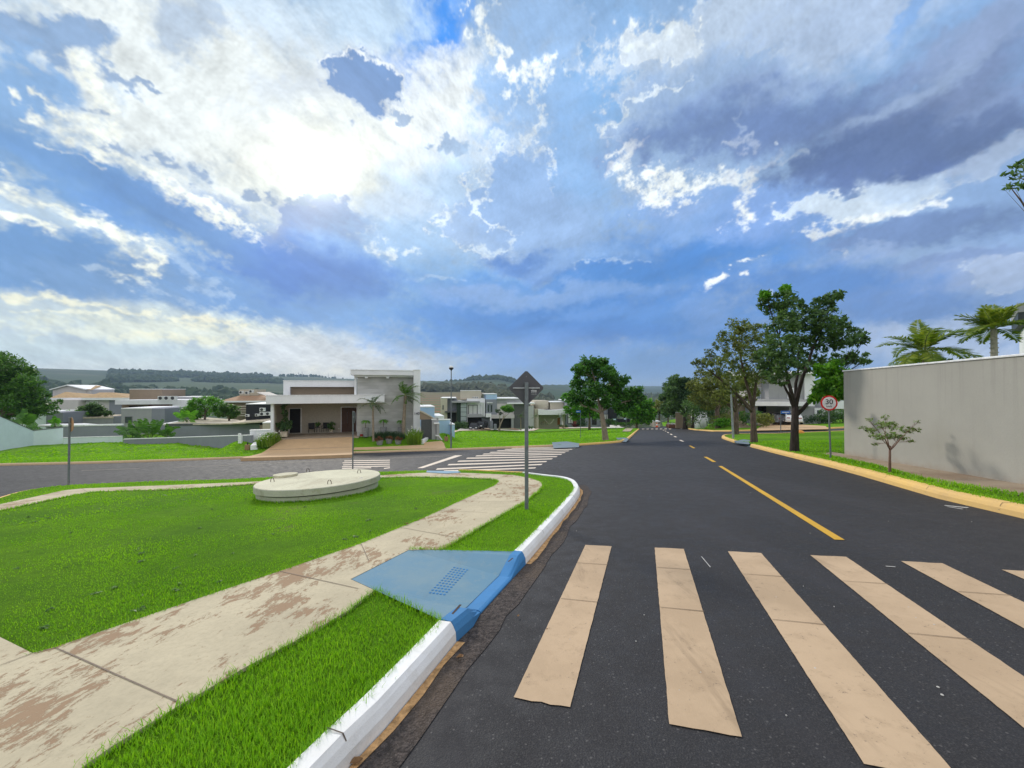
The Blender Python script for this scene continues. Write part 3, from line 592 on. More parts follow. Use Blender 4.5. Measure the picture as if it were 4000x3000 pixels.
slab('lawn_base', isl, .12, TURF, .8)
# blue ramp with tactile dots
def zoff(p, o): return (p[0], p[1], float(near_z(*p)) + o)
mb = MB(); i1 = inset([kL1b, kL2b], .15); A, B, Fp, E, Cc = zoff(rampA, .141), zoff(rampB, .141), zoff(rampF, .141), zoff(rE, .143), zoff(rC, .143); L1, L2 = zoff(i1[0], .034), zoff(i1[1], .034)
E2 = zoff(inset([K0, kL1, kL1b], .15)[1], .14); C2 = zoff(inset([kL2b, kL2, kL3], .15)[1], .14)
mb.add([A, Fp, E, E2, L1, L2, C2, Cc, B], [(0, 4, 5, 8), (8, 5, 6, 7), (0, 1, 2, 3, 4)]); tag(mb.build('kerb_ramp', BLUEP), kind='structure')
mb = MB(); q = [g2(*p, .08) for p in ((1668, 2316), (1738, 2319), (1834, 2218), (1772, 2212))]
def rampz(x, y):
    a, b, c = Vector(A), Vector(L1), Vector(L2); n = (b - a).cross(c - a); return a.z - (n.x * (x - a.x) + n.y * (y - a.y)) / n.z
for i in range(5):
    for j in range(12):
        u, v = (i + .5) / 5, (j + .5) / 12; x = (q[0][0] * (1 - u) + q[1][0] * u) * (1 - v) + (q[3][0] * (1 - u) + q[2][0] * u) * v; y = (q[0][1] * (1 - u) + q[1][1] * u) * (1 - v) + (q[3][1] * (1 - u) + q[2][1] * u) * v
        z = rampz(x, y); mb.lathe([(.013, z), (.012, z + .004), (.008, z + .006)], x, y, 8)
tag(mb.build('tactile_dots', BLUED), kind='structure')
mb = MB()
for a, b in (((1752, 2415), (1800, 2362)), ((1985, 2195), (2003, 2180))):
    p, r = g2(*a, .146), g2(*b, .146); ribbon(mb, [p, r], .02, .1475, .006)
tag(mb.build('ramp_crack', mat('crack', (.05, .035, .03))), kind='structure')
mb = MB(); v = [zoff(p, .146) for p in [rm2[0], rm2[1], rm2[2]]] + [zoff(inset(back_s, .12)[0], .10), zoff(inset(cr2[4:], .12)[2], .10)]
mb.add(v, [(0, 1, 2, 3, 4)]); tag(mb.build('kerb_ramp', mat('ramp_pale_blue', (.22, .36, .48))), kind='structure')
kerb('kerb', [cr2[6], back[0]], .03, GREYB, 1, lip=.01)
# path
pl = [(-700, 2160), (0, 2488), (127, 2551), (217, 2526), (480, 2437), (768, 2339), (1094, 2230), (1410, 2122), (1646, 2026), (1845, 1934), (1925, 1899), (1946, 1883), (1938, 1875), (1914, 1870), (1795, 1865), (1596, 1862), (1477, 1866), (1240, 1878), (1000, 1890), (678, 1911), (440, 1917), (362, 1921), (294, 1932), (0, 1994), (-350, 2090)]
pr = [(-350, 2050), (0, 1969), (249, 1915), (316, 1908), (542, 1899), (972, 1882), (1240, 1868), (1477, 1857), (1600, 1849), (1664, 1846), (1745, 1851), (1800, 1847), (1853, 1848), (2007, 1855), (2079, 1869), (2113, 1881), (2122, 1895), (2105, 1918), (2041, 1965), (1900, 2045), (1752, 2131), (1720, 2147), (1597, 2147), (1369, 2262), (1463, 2305), (1362, 2384), (1145, 2507), (958, 2606), (705, 2752), (434, 2917), (316, 3000)]
plw = [g2(*p, .145) for p in pl]; prw = [g2(*p, .145) for p in pr]
t1, s1 = TS(Vector(prw[-1])); path_poly = plw + prw + [W(t1, -5.5), W(t1 - 4.2, -5.5)]
slab('path', path_poly, .145, PATH, .7, skirt=.03)
JNT = mat('joint_pale', (.22, .17, .13)); mb = MB()
for a, b in (((217, 2531), (708, 2748)), ((1094, 2232), (1400, 2300)), ((1410, 2124), (1440, 2190)), ((1560, 2060), (1800, 2103)), ((1715, 1995), (1905, 2003)), ((1800, 1957), (2050, 1962)), ((0, 2600), (127, 2553)), ((127, 2553), (217, 2531)), ((1890, 1915), (2110, 1912)), ((1930, 1873), (2000, 1855)), ((700, 1910), (720, 1893)), ((340, 1922), (320, 1908))):
    ribbon(mb, [g2(*a, .145), g2(*b, .145)], .008, .1495, .003)
tag(mb.build('path_joint', JNT), kind='structure')
# gutter of broken asphalt and the line of orange dirt along the kerb
gl = kB1 + [kL1, kL1b, kL2b, kL2] + corner_s[:26]
mb = MB(); ribbon(mb, [(x, y) for x, y in gl], .235, .005, .04, -1, 3); tag(mb.build('gutter', GUT), kind='structure')
mb = MB(); ribbon(mb, inset(kB1, -.002), .055, .010, .03, -1, 5); ribbon(mb, corner_s[:24], .05, .010, .035, -1, 6); tag(mb.build('gutter_dirt', mat('orange_dirt', (.58, .34, .15), var=.3, bump=.6, scale=20)), kind='structure')
mb = MB(); cc = [g2(2262, 1925), g2(2275, 1950), g2(2255, 1995)]; ribbon(mb, cc, .3, .009, .12, -1, 9); tag(mb.build('gutter', GUT), kind='structure')
# --- far side of the side street, yellow kerb
KL = [g2(*p) for p in ((-1000, 1858), (-400, 1834), (0, 1820), (452, 1809), (900, 1793), (1266, 1777), (1388, 1771), (1600, 1764), (1800, 1758), (2160, 1745))]
KLr = [g2(2160, 1745), g2(2262, 1741)]; KLc = smooth_line([g2(2262, 1741), g2(2400, 1731), g2(2434, 1727), g2(2452, 1719)], 1); KLm = [g2(2456, 1717), g2(2476, 1698), g2(2498, 1677)]
for L_, h in ((KL, .15), (KLc, .15), (KLm, .15)): kerb('kerb', L_, h, BKERB if L_ is KL else YKERB, 1, w=.2)
kerb('kerb', KLr, .03, GREYB, 1, w=.2)
backline = [g2(2500, 1675, .15), g2(2440, 1671, .15), g2(2300, 1671, .15), g2(2100, 1675, .15), g2(1950, 1680, .15), g2(1780, 1684, .15), g2(1640, 1688, .15)]
lotL = inset(KL, .2) + [g2(2200, 1738, .12)] + inset(KLc, .2) + inset(KLm, .2) + backline + [(-22, 62), (-45, 58), (-74, 50), (-74, 30)]
def lump(x, y): return .05 * np.sin(x * .9 + y * .5) * np.sin(y * .7 - x * .3) + .035 * np.sin(x * 2.3) * np.sin(y * 1.9)
def lumpf(x, y):
    lx = (x - PADX) * PADC + (y - PADY) * PADS; return lump(x, y) * sstep(.5, 3, np.minimum(y - 29.5, 99)) * (1 - sstep(-5.5, -3.5, lx) * sstep(19, 17, lx))
slab('lawn_base', lotL, .13, TURF, .7, fn=lumpf)
for q in (((2156, 1731), (2212, 1727), (2262, 1735), (2262, 1741), (2162, 1745)), ((2405, 1713), (2440, 1712), (2456, 1716), (2446, 1722), (2420, 1718)), ):
    mb = MB(); mb.add([zoff(g2(*p, .15), .21 if i < 3 else .05) for i, p in enumerate(q)], [(0, 4, 3, 2, 1)]); tag(mb.build('kerb_ramp', GREYB), kind='structure')
mb = MB(); mb.add([zoff(g2(*p, .15), .22) for p in ((2430, 1687), (2462, 1687), (2474, 1674), (2446, 1673))], [(0, 1, 2, 3)]); tag(mb.build('path', mat('pale_path', (.42, .34, .24))), kind='structure')
# --- right-hand side
KRs = W(4.95, -6); KR = [KRs] + [g2(*p) for p in ((4000, 2027), (3663, 1948), (3362, 1859), (3236, 1824), (3033, 1773), (2930, 1746))]
KRc = smooth_line([g2(2868, 1730), g2(2826, 1716), g2(2816, 1710), g2(2826, 1704), g2(2870, 1700)], 1); KRb = [g2(2870, 1700), g2(3033, 1694, .1), g2(3295, 1684, .1), g2(3650, 1672, .1)]
kerb('kerb', KR, .15, YKERB, -1, w=.2); kerb('kerb', KRc, .15, YKERB, -1, w=.2); kerb('kerb', KRb, .15, YKERB, -1, w=.2); kerb('kerb', [KR[-1], KRc[0]], .03, GREYB, -1, w=.2)
lotR = inset(KR, .2, -1) + inset(KRc, .2, -1) + inset(KRb, .2, -1) + [(58, 34), (58, -9), W(7, -9)]
slab('lawn_base', lotR[::-1], .12, TURF, 1.0)
mb = MB(); mb.add([zoff(g2(*p, .10), .128) for p in ((2866, 1724), (2905, 1718), (2940, 1722), (2925, 1738), (2880, 1733))], [(0, 4, 3, 2, 1)]); tag(mb.build('kerb_ramp', GREYB), kind='structure')
# tan paving strip under the grey wall
WALL_T = 6.4
ps = [g2(3193, 1773, .13), g2(3386, 1812, .13), g2(3603, 1871, .13), g2(4000, 1938, .13)]
tps = [TS(Vector(p)) for p in ps]; tpe = tps[-1][0]
slab('paving', [W(WALL_T + .05, tps[0][1] + .6), ps[0], ps[1], ps[2], ps[3], W(tpe, -6), W(WALL_T + .05, -6)][::-1], .135, m_concrete('soil_strip', (.36, .28, .20), (.26, .18, .12), .7), 1.0, skirt=.02)
# far block on the right across its side street
KD = [g2(*p) for p in ((2640, 1666), (2667, 1674), (2716, 1681), (2784, 1686), (2852, 1686), (2965, 1683))]; KD2 = [g2(2965, 1683), g2(3140, 1677), g2(3230, 1676)]; KD3 = [g2(3230, 1676), g2(3400, 1668), g2(3700, 1660)]
kerb('kerb', KD, .15, YKERB, 1, w=.2); kerb('kerb', KD3, .15, YKERB, 1, w=.2); kerb('kerb', KD2, .03, GREYB, 1, w=.2)
p0 = KD[0]; lotD = inset(KD, .2) + inset(KD2, .2) + inset(KD3, .2) + [(62, 60), (62, 88), (p0[0] + 9, 88)]
slab('lawn_base', lotD, .12, TURF, 1.5)
# --- paint
mb = MB(); ribs = []
topc = [(2287, 2130, 2390, 2132), (2557, 2140, 2671, 2146), (2843, 2155, 2971, 2160), (3165, 2170, 3300, 2180), (3520, 2194, 3670, 2207), (3912, 2227, 4070, 2243)]
for i, (xa, ya, xb, yb) in enumerate(topc):
    ta, sa = TS(G(xa, ya)); tb, sb = TS(G(xb, yb)); ln = 2.95 + .02 * i; w = max(.33, min(tb - ta, .40)); stripe(mb, ta + w / 2, sa, sa - ln, w, .006, i + 1)
ta, sa = TS(G(3912, 2227)); stripe(mb, ta + 1.06, sa - .05, sa - 3, .36, .006, 9)
tag(mb.build('crosswalk_marking', MARK), kind='structure')
mb = MB()
for i, (xa, ya, xb, yb) in enumerate(topc):
    ta, sa = TS(G(xa, ya))
    for d in (.68, 1.62): ribbon(mb, [W(ta + .005, sa - d - i * .02), W(ta + .345, sa - d - i * .02)], .006, .0105, .003)
tag(mb.build('marking_joint', mat('joint_brown', (.17, .12, .08))), kind='structure')
mb = MB(); cl = [g2(3280, 2110), g2(2813, 1821)]; ribbon(mb, cl, .105, .006)
for a, b in (((2791, 1805), (2755, 1785)), ((2712, 1751), (2694, 1741))): ribbon(mb, [g2(*a), g2(*b)], .12, .006)
tag(mb.build('centre_line', MARKY), kind='structure')
mb = MB()
for a, b in (((2669, 1725), (2656, 1719)), ((2641, 1708), (2634, 1704)), ((2625, 1699), (2619, 1695)), ((2612, 1691), (2607, 1688)), ((2602, 1685), (2598, 1683)), ((2593, 1681), (2590, 1679))): ribbon(mb, [g2(*a), g2(*b)], .16, .006)
tag(mb.build('centre_line', MARKW), kind='structure')
mb = MB(); ribbon(mb, [g2(318, 1838.5), g2(548, 1830)], .09); ribbon(mb, [g2(680, 1825), g2(900, 1817.5), g2(1120, 1807), g2(1335, 1797), g2(1560, 1788), g2(1780, 1780)], .10)
tag(mb.build('side_street_line', mat('thin_line', (.42, .37, .30))), kind='structure')
mb = MB()
for x0, x1, y in ((1345, 1523, 1799.5), (1338, 1523, 1807), (1340, 1523, 1815), (1336, 1523, 1822.5), (1500, 1523, 1829), (1336, 1450, 1829)):
    k = (y - 1799) * .012; mark(mb, ((x0, y + .0), (x1, y - 3), (x1, y - .3 + k), (x0, y + 2.8 + k)))
mark(mb, ((1630, 1829), (1778, 1779), (1806, 1779), (1652, 1829)))
for (xa, ya, xb, yb, h) in ((240, 1068, 1150, 1028, 6.2), (340, 1030, 1190, 1003, 5.6), (425, 1000, 1240, 980, 5), (500, 974, 1280, 960, 4.6), (580, 954, 1320, 941, 4.2), (642, 938, 1350, 926, 3.6), (702, 923, 1382, 911, 3.2), (765, 909, 1412, 897, 2.9), (832, 898, 1442, 885, 2.6), (890, 889, 1470, 873, 2.4), (300, 1085, 1095, 1058, 6)):
    P = lambda x, y: (1600 + x * .452, 1350 + y * .452); mark(mb, (P(xa, ya - h), P(xb, yb - h * .8), P(xb - 12, yb + h * .8), P(xa - 14, ya + h)))
for x in np.arange(2508, 2616, 17.5): mark(mb, ((x, 1678.6), (x, 1676), (x + 9, 1675.8), (x + 9, 1678.3)), .07)
tag(mb.build('crosswalk_marking', MARKW), kind='structure')
mb = MB(); a, b = Vector(g2(2498, 1677.5)), Vector(g2(2640, 1675)); n = 14; vs = []; d = (b - a).normalized(); nn = Vector((-d.y, d.x))
for k in range(n + 1):
    p = a.lerp(b, k / n)
    for q, z in ((-1.2, -.01), (-.5, .045), (0, .06), (.5, .045), (1.2, -.01)): x, y = p.x + nn.x * q, p.y + nn.y * q; vs.append((x, y, float(near_z(x, y)) + z))
mb.add(vs, [(k * 5 + j, k * 5 + 5 + j, k * 5 + 6 + j, k * 5 + 1 + j) for k in range(n) for j in range(4)]); tag(mb.build('speed_hump', ASPH, smooth=True), kind='structure')
mb = MB(); [ribbon(mb, [g2(*a), g2(*b)], w, .005, w * .5, seed=i) for i, (a, b, w) in enumerate((((3690, 1975), (3780, 1985), .06), ((3700, 1980), (3760, 1990), .03), ((2740, 2175), (2775, 2217), .01), ((3460, 2213), (3498, 2216), .02)))]
tag(mb.build('road_scuff', mat('scuff', (.45, .44, .42))), kind='structure')
mb = MB(); rnd = random.Random(4)
for i in range(24): 
    x, y = rnd.uniform(2150, 3800), rnd.uniform(1830, 2900); p = G(x, y); mb.ball((p.x, p.y, p.z + .004), rnd.uniform(.004, .009), .004, 6, 4)
tag(mb.build('road_pebbles', mat('pebble', (.5, .48, .45))), kind='stuff')
# ---------------------------------------------------------------- vegetation builders
BARK = mat('bark', (.13, .095, .07), .95, .3, 14, .9, 40, stretch=(1, 1, .25)); BARKL = mat('bark_pale', (.30, .24, .18), .95, .25, 12, .6, 40, stretch=(1, 1, .3))
BARKD = mat('bark_dark', (.055, .042, .035), .95, .35, 12, .9, 30, stretch=(1, 1, .25)); TWIG = mat('twig', (.12, .08, .05), .9)
LF_MID = m_leaf('leaf_mid', (.050, .135, .022), (.085, .20, .025), (.13, .26, .035)); LF_DARK = m_leaf('leaf_dark', (.060, .125, .045), (.100, .185, .055), (.15, .25, .07), sc=.8)
LF_BRT = m_leaf('leaf_bright', (.07, .23, .012), (.12, .33, .018), (.20, .42, .03)); LF_OLV = m_leaf('leaf_olive', (.15, .18, .045), (.22, .26, .06), (.30, .30, .09))
LF_PALM = m_leaf('leaf_palm', (.10, .19, .02), (.24, .30, .03), (.36, .38, .05), rough=.4, sc=.9); LF_TRAV = m_leaf('leaf_paddle', (.04, .11, .02), (.07, .17, .02), (.10, .22, .03), sc=.7)
LF_BLUE = m_leaf('leaf_bluegreen', (.035, .085, .035), (.06, .12, .05), (.09, .16, .06)); BLADE = m_leaf('grass_blade', (.14, .35, .008), (.25, .50, .012), (.36, .60, .02), rough=.6, sc=.45, tr=.4, dk=.25)
GRASSY = m_leaf('iris_leaf', (.12, .25, .02), (.20, .33, .03), (.28, .38, .05)); WHITEF = mat('white_petal', (.8, .8, .74)); RUST = m_leaf('rust_leaf', (.16, .06, .03), (.22, .09, .04), (.12, .12, .04)); FOREST = mat('forest', (.030, .055, .022), .95, .4, .02, col2=(.055, .085, .03)); DRYLEAF = mat('dry_leaf', (.30, .17, .08), var=.3)
def rquads(c, a, b, fold=0.0):
    """rhombus leaves: centres c, half axes a (length) and b (width)"""
    n = len(c); V = np.empty((n, 4, 3)); V[:, 0] = c - a; V[:, 1] = c + b; V[:, 2] = c + a; V[:, 3] = c - b; return V
def runit(rs, n): v = rs.normal(size=(n, 3)); return v / np.linalg.norm(v, axis=1, keepdims=True)
def leaf_cloud(rs, clumps, n, size, flat=.75, droop=.15, hollow=.35, sub=7, subr=.42):
    """leaves gathered in bunches through each clump (x, y, z, rx, rz); bunches leave gaps between them"""
    C_ = np.array(clumps, float); w = C_[:, 3] ** 2.2; w = w / w.sum(); out = []
    for k, cl in enumerate(C_):
        m = max(6, int(n * w[k])); nb = max(3, int(sub * (1 + cl[3]))); d = runit(rs, nb); rad = (hollow + (1 - hollow) * rs.rand(nb) ** .5)
        bc = cl[:3] + d * rad[:, None] * np.array([cl[3], cl[3], cl[4]]); br = cl[3] * subr * (.6 + .8 * rs.rand(nb)); pick = rs.randint(0, nb, m)
        p = bc[pick] + runit(rs, m) * (br[pick] * rs.rand(m) ** .6)[:, None] * np.array([1, 1, .75]); st = rs.rand(m) < .22; p[st] = cl[:3] + runit(rs, int(st.sum())) * (rs.rand(int(st.sum())) ** .5 * 1.08)[:, None] * np.array([cl[3], cl[3], cl[4]]); out.append(p)
    P = np.concatenate(out); n = len(P); nrm = runit(rs, n) * (1 - flat); nrm[:, 2] += flat; nrm += runit(rs, n) * .35; nrm /= np.linalg.norm(nrm, axis=1, keepdims=True)
    a = np.cross(nrm, runit(rs, n)); a /= np.linalg.norm(a, axis=1, keepdims=True) + 1e-9; b = np.cross(nrm, a); s = size * (.6 + .8 * rs.rand(n))[:, None]; a = a * s; a[:, 2] -= droop * s[:, 0]; b = b * s * .42
    return rquads(P, a, b)
def bez(p0, p1, p2, n=7):
    return [tuple(p0 * (1 - t) ** 2 + p1 * 2 * t * (1 - t) + p2 * t * t) for t in [k / (n - 1) for k in range(n)]]
def make_tree(name, base, clumps, fork, tr, leaf, n, size, bark=BARK, seed=1, twigs=5, lean=(0, 0), label=None, cat='tree', group=None, trunks=1, flat=.6, flare=1.4, sub=7, subr=.42, tips=None, tipmat=None, hollow=.35):
    """trunk with limbs that reach every clump, crown of leaves; clumps in world coordinates (x, y, z, rx, rz)"""
    rs = np.random.RandomState(seed); rnd = random.Random(seed); base = Vector(base); root = empty(name, base, 0, label, cat, group)
    loc = [(c[0] - base.x, c[1] - base.y, c[2] - base.z, c[3], c[4] if len(c) > 4 else c[3]) for c in clumps]
    mb = MB(); fk = Vector((lean[0], lean[1], fork)); c_r = max(c[3] for c in loc); tp = [Vector((0, 0, -.25)), Vector((0, 0, .05)), Vector((lean[0] * .3, lean[1] * .3, fork * .4)), fk]
    mb.tube(tp, [tr * flare, tr * (flare * .5 + .6), tr, tr * .85], 9)
    # main limbs towards far-apart clumps, the rest branch off them
    cs = [Vector(c[:3]) for c in loc]; M_ = min(len(cs), 5 if len(cs) > 8 else 3); far = [max(range(len(cs)), key=lambda i: (cs[i] - fk).length)]
    while len(far) < M_: far.append(max(range(len(cs)), key=lambda i: min((cs[i] - cs[j]).length for j in far)))
    mains = []
    for q, j in enumerate(far):
        cc = cs[j]; st = fk - Vector((0, 0, rnd.uniform(0, .22) * fork)); h = st.lerp(cc, .45); h.z = st.z + (cc.z - st.z) * rnd.uniform(.5, .62); h += Vector((rnd.uniform(-.2, .2), rnd.uniform(-.2, .2), 0)) * c_r
        L = bez(st, h, cc, 9); L = [L[0]] + [tuple(Vector(p) + Vector((rnd.uniform(-1, 1), rnd.uniform(-1, 1), rnd.uniform(-1, 1))) * .06 * c_r) for p in L[1:]]; r0 = tr * .62; mains.append((L, r0)); mb.tube(L, [r0 * (1 - .115 * i) for i in range(9)], 7)
    for i, c in enumerate(loc):
        cc = cs[i]; best = None
        if i in far: L = mains[far.index(i)][0][4:]; rr = tr * .22
        else:
            for (ml, r0) in mains:
                for k in (2, 3, 4, 5):
                    d = (Vector(ml[k]) - cc).length - (Vector(ml[k]).z > cc.z + .1) * -.8
                    if best is None or d < best[0]: best = (d, ml[k], r0 * (1 - .115 * k) * .62)
            s = Vector(best[1]); rr = best[2]; h = s.lerp(cc, .5) + Vector((rnd.uniform(-.15, .15), rnd.uniform(-.15, .15), -.1)) * c[3]; L = bez(s, h, cc, 6); mb.tube(L, [rr, rr * .8, rr * .64, rr * .48, rr * .34, rr * .2], 5)
        for k in range(twigs):
            s = Vector(L[rnd.randrange(1, len(L))]); e = cc + Vector([rnd.uniform(-1, 1), rnd.uniform(-1, 1), rnd.uniform(-.6, .9)]) * c[3] * .85; m = s.lerp(e, .5) + Vector((rnd.uniform(-.1, .1), rnd.uniform(-.1, .1), .12)) * c[3]
            q = min(rr * .35, .03); mb.tube(bez(s, m, e, 5), [q, q * .75, q * .5, q * .35, q * .2], 4, False)
    mb.build('trunk', bark, root, True)
    if n:
        V = leaf_cloud(rs, loc, n, size, flat=flat, sub=sub, subr=subr, hollow=hollow); mi = None; ms = [leaf]
        if tips:
            T = leaf_cloud(rs, [(c[0] - base.x, c[1] - base.y, c[2] - base.z, c[3], c[3]) for c in tips], int(n * .12), size, flat=flat, hollow=.1); mi = [0] * len(V) + [1] * len(T); V = np.concatenate([V, T]); ms = [leaf, tipmat or LF_BRT]
        np_mesh('crown', V.reshape(-1, 3), np.arange(len(V) * 4).reshape(-1, 4), ms, root, mi=mi)
    return root
def px_clumps(L, Y, k=1.0):
    """(px, py, radius px, depth shift) -> world clumps at depth Y"""
    out = []
    for q in L:
        p = at(q[0], q[1], Y + (q[3] if len(q) > 3 else 0)); r = q[2] * Y / F * k; out.append((p.x, p.y, p.z, r, r * (q[4] if len(q) > 4 else .8)))
    return out
def bush(name, base, w, h, leaf, n, size, label, cat='shrub', group=None, seed=1, d=None, flat=.35):
    rs = np.random.RandomState(seed); base = Vector(base); root = empty(name, base, 0, label, cat, group); d = d or w; k = max(3, int(w / h * 3)); cl = []
    for i in range(k): t = (i + .5) / k; cl.append((w * (t - .5) * .8, rs.uniform(-.25, .25) * d, h * rs.uniform(.42, .6), h * .42, h * .42))
    V = leaf_cloud(rs, cl, n, size, flat=flat, hollow=.3, sub=12); V[..., 2] = np.maximum(V[..., 2], .0); np_mesh('foliage', V.reshape(-1, 3), np.arange(len(V) * 4).reshape(-1, 4), leaf, root)
    mb = MB(); rnd = random.Random(seed)
    for c in cl: mb.tube([(c[0] * .6, c[1] * .6, -.1), (c[0] * .9, c[1], h * .3), (c[0], c[1], h * .7)], [.02, .015, .006], 5)
    mb.build('stem', BARKD, root); return root
def frond_verts(rs, p0, az, el, L, curve, lw, n=26, wind=(0, 0)):
    """one feather frond: rachis points and leaflet quads"""
    p = Vector(p0); d = Vector((math.cos(az) * math.cos(el), math.sin(az) * math.cos(el), math.sin(el))); pts = [p.copy()]; st = L / 10
    for i in range(10):
        p = p + d * st; pts.append(p.copy()); d = (d + Vector((wind[0], wind[1], -curve)) * st).normalized()
    V = []
    for k in range(n):
        t = .12 + .88 * k / (n - 1); i = min(int(t * 10), 9); q = pts[i].lerp(pts[i + 1], t * 10 - i); T = (pts[i + 1] - pts[i]).normalized(); S = T.cross(Vector((0, 0, 1))).normalized(); U = S.cross(T)
        ll = lw * math.sin(min(1, .18 + t * .95) * PI * .93) ** .6 * (1.0 if t < .9 else .7)
        for sg in (-1, 1):
            dd = (S * sg * .8 + T * .55 + U * (.28 - .5 * rs.rand()) + Vector((wind[0], wind[1], -.25)) * .35).normalized(); e = q + dd * ll * (.8 + .4 * rs.rand()); w = T * (.018 + .02 * L / 2)
            m = q.lerp(e, .45); V.append([tuple(q), tuple(m + w), tuple(e), tuple(m - w)])
    return pts, V
def make_palm(name, base, top, n, L, trunk_r, label, group=None, seed=1, wind=(0, 0), el=(-.1, 1.2), curve=.55, lw=.45, leaf=LF_PALM, bark=BARKL, shaft=None, nl=26, bend=(0, 0)):
    rs = np.random.RandomState(seed); base = Vector(base); h = top - base.z; root = empty(name, base, 0, label, 'palm', group)
    mb = MB(); mb.tube([(0, 0, -.2), (0, 0, .1), (bend[0] * .4, bend[1] * .4, h * .5), (bend[0], bend[1], h)], [trunk_r * 1.5, trunk_r * 1.15, trunk_r, trunk_r * .8], 9)
    for k in range(int(h / .18)): z = .15 + k * .18; t = z / h; mb.lathe([(trunk_r * 1.12, z), (trunk_r * 1.12, z + .03)], bend[0] * t * t, bend[1] * t * t, 9)
    mb.build('trunk', bark, root, False)
    if shaft: m2 = MB(); m2.tube([(bend[0], bend[1], h - shaft), (bend[0], bend[1], h + .1)], [trunk_r * .95, trunk_r * .55], 9); m2.build('crownshaft', mat('shaft_green', (.14, .22, .06)), root, True)
    V = []; mr = MB()
    for k in range(n):
        az = 2 * PI * k / n * 2.4 + rs.uniform(-.3, .3); e = el[0] + (el[1] - el[0]) * ((k + .5) / n); pts, q = frond_verts(rs, (bend[0], bend[1], h), az, e, L * (.8 + .35 * rs.rand()), curve * (1.2 - .3 * e), lw, nl, wind); V += q; mr.tube(pts[::2] + [pts[-1]] if len(pts) % 2 == 0 else pts[::2], [.022, .018, .014, .010, .007, .004][:len(pts[::2])], 4, False)
    V = np.array(V); np_mesh('fronds', V.reshape(-1, 3), np.arange(len(V) * 4).reshape(-1, 4), leaf, root); mr.build('frond_stem', mat('rachis', (.16, .20, .05)), root); return root
def blades_clump(name, base, w, d, h, n, leaf, label, cat='plant', group=None, seed=1, rz=0, flowers=0, bw=.016, spread=.5):
    rs = np.random.RandomState(seed); root = empty(name, base, rz, label, cat, group); V = []
    for k in range(n):
        x, y = rs.uniform(-w / 2, w / 2), rs.uniform(-d / 2, d / 2); a = rs.uniform(0, 2 * PI); hh = h * rs.uniform(.45, 1.05) * (1 - .45 * ((2 * x / w) ** 2 + (2 * y / d) ** 2) / 2); o = hh * spread * rs.uniform(.1, 1); dx, dy = math.cos(a) * o, math.sin(a) * o; s = (-math.sin(a) * bw, math.cos(a) * bw)
        P = [(x, y, 0), (x + dx * .3, y + dy * .3, hh * .6), (x + dx * .75, y + dy * .75, hh * .95), (x + dx * 1.2, y + dy * 1.2, hh * .9)]; ws = (1, .9, .6, .1)
        for i in range(3): a0, a1 = P[i], P[i + 1]; V.append([(a0[0] - s[0] * ws[i], a0[1] - s[1] * ws[i], a0[2]), (a0[0] + s[0] * ws[i], a0[1] + s[1] * ws[i], a0[2]), (a1[0] + s[0] * ws[i + 1], a1[1] + s[1] * ws[i + 1], a1[2]), (a1[0] - s[0] * ws[i + 1], a1[1] - s[1] * ws[i + 1], a1[2])])
    V = np.array(V); mi = [0] * len(V)
    if flowers:
        c = np.stack([rs.uniform(-w / 2, w / 2, flowers), rs.uniform(-d / 2, d / 2, flowers), h * rs.uniform(.5, 1.05, flowers)], 1); Q = leaf_cloud(rs, [(q[0], q[1], q[2], .05, .05) for q in c], flowers * 7, .05, flat=.2, sub=3); mi += [1] * len(Q); V = np.concatenate([V, Q])
    np_mesh('leaves', V.reshape(-1, 3), np.arange(len(V) * 4).reshape(-1, 4), [leaf, WHITEF], root, mi=mi)
    return root
def paddle_plant(name, base, n, L, label, cat='plant', group=None, seed=1, fan=2.4, az0=0.0, leafw=.28, leaf=LF_TRAV, spread=.3):
    """fan of long stalks carrying big torn paddle leaves"""
    rs = np.random.RandomState(seed); root = empty(name, base, az0, label, cat, group); V = []; st = MB()
    for k in range(n):
        t = (k + .5) / n - .5; ang = PI / 2 + t * fan + rs.uniform(-.08, .08); l = L * rs.uniform(.8, 1.1); yv = rs.uniform(-spread, spread); d = Vector((math.cos(ang), yv, math.sin(ang))).normalized(); p = Vector((t * .5, 0, 0)); pts = [p.copy()]
        for i in range(9): p = p + d * l / 9; pts.append(p.copy()); d = (d + Vector((0, 0, -.5)) * (l / 9) * (.35 + abs(t))).normalized()
        st.tube(pts[:6], [.035, .03, .028, .025, .02, .015], 5, False); S = Vector((0, 1, 0)).lerp(Vector((math.sin(ang), 0, -math.cos(ang))), .7 * rs.rand() + .3).normalized()
        for i in range(4, 9):
            a, b = pts[i], pts[i + 1]; wa = leafw * L * .33 * math.sin((i - 3.4) / 6 * PI) ** .6; wb = leafw * L * .33 * max(math.sin((i - 2.4) / 6.3 * PI), .05) ** .6
            for sg in (-1, 1):
                for h_ in range(2):
                    u0, u1 = h_ / 2, h_ / 2 + .46; p0, p1 = a.lerp(b, u0), a.lerp(b, u1); T = (b - a).normalized(); dr = Vector((0, 0, -.12 * rs.rand())) * L * .3
                    V.append([tuple(p0), tuple(p1), tuple(p1 + (S * sg + T * .25) * (wa * (1 - u1) + wb * u1) + dr), tuple(p0 + (S * sg + T * .25) * (wa * (1 - u0) + wb * u0) + dr)])
    V = np.array(V); np_mesh('leaves', V.reshape(-1, 3), np.arange(len(V) * 4).reshape(-1, 4), leaf, root); st.build('stalks', mat('stalk_green', (.12, .17, .05)), root); return root
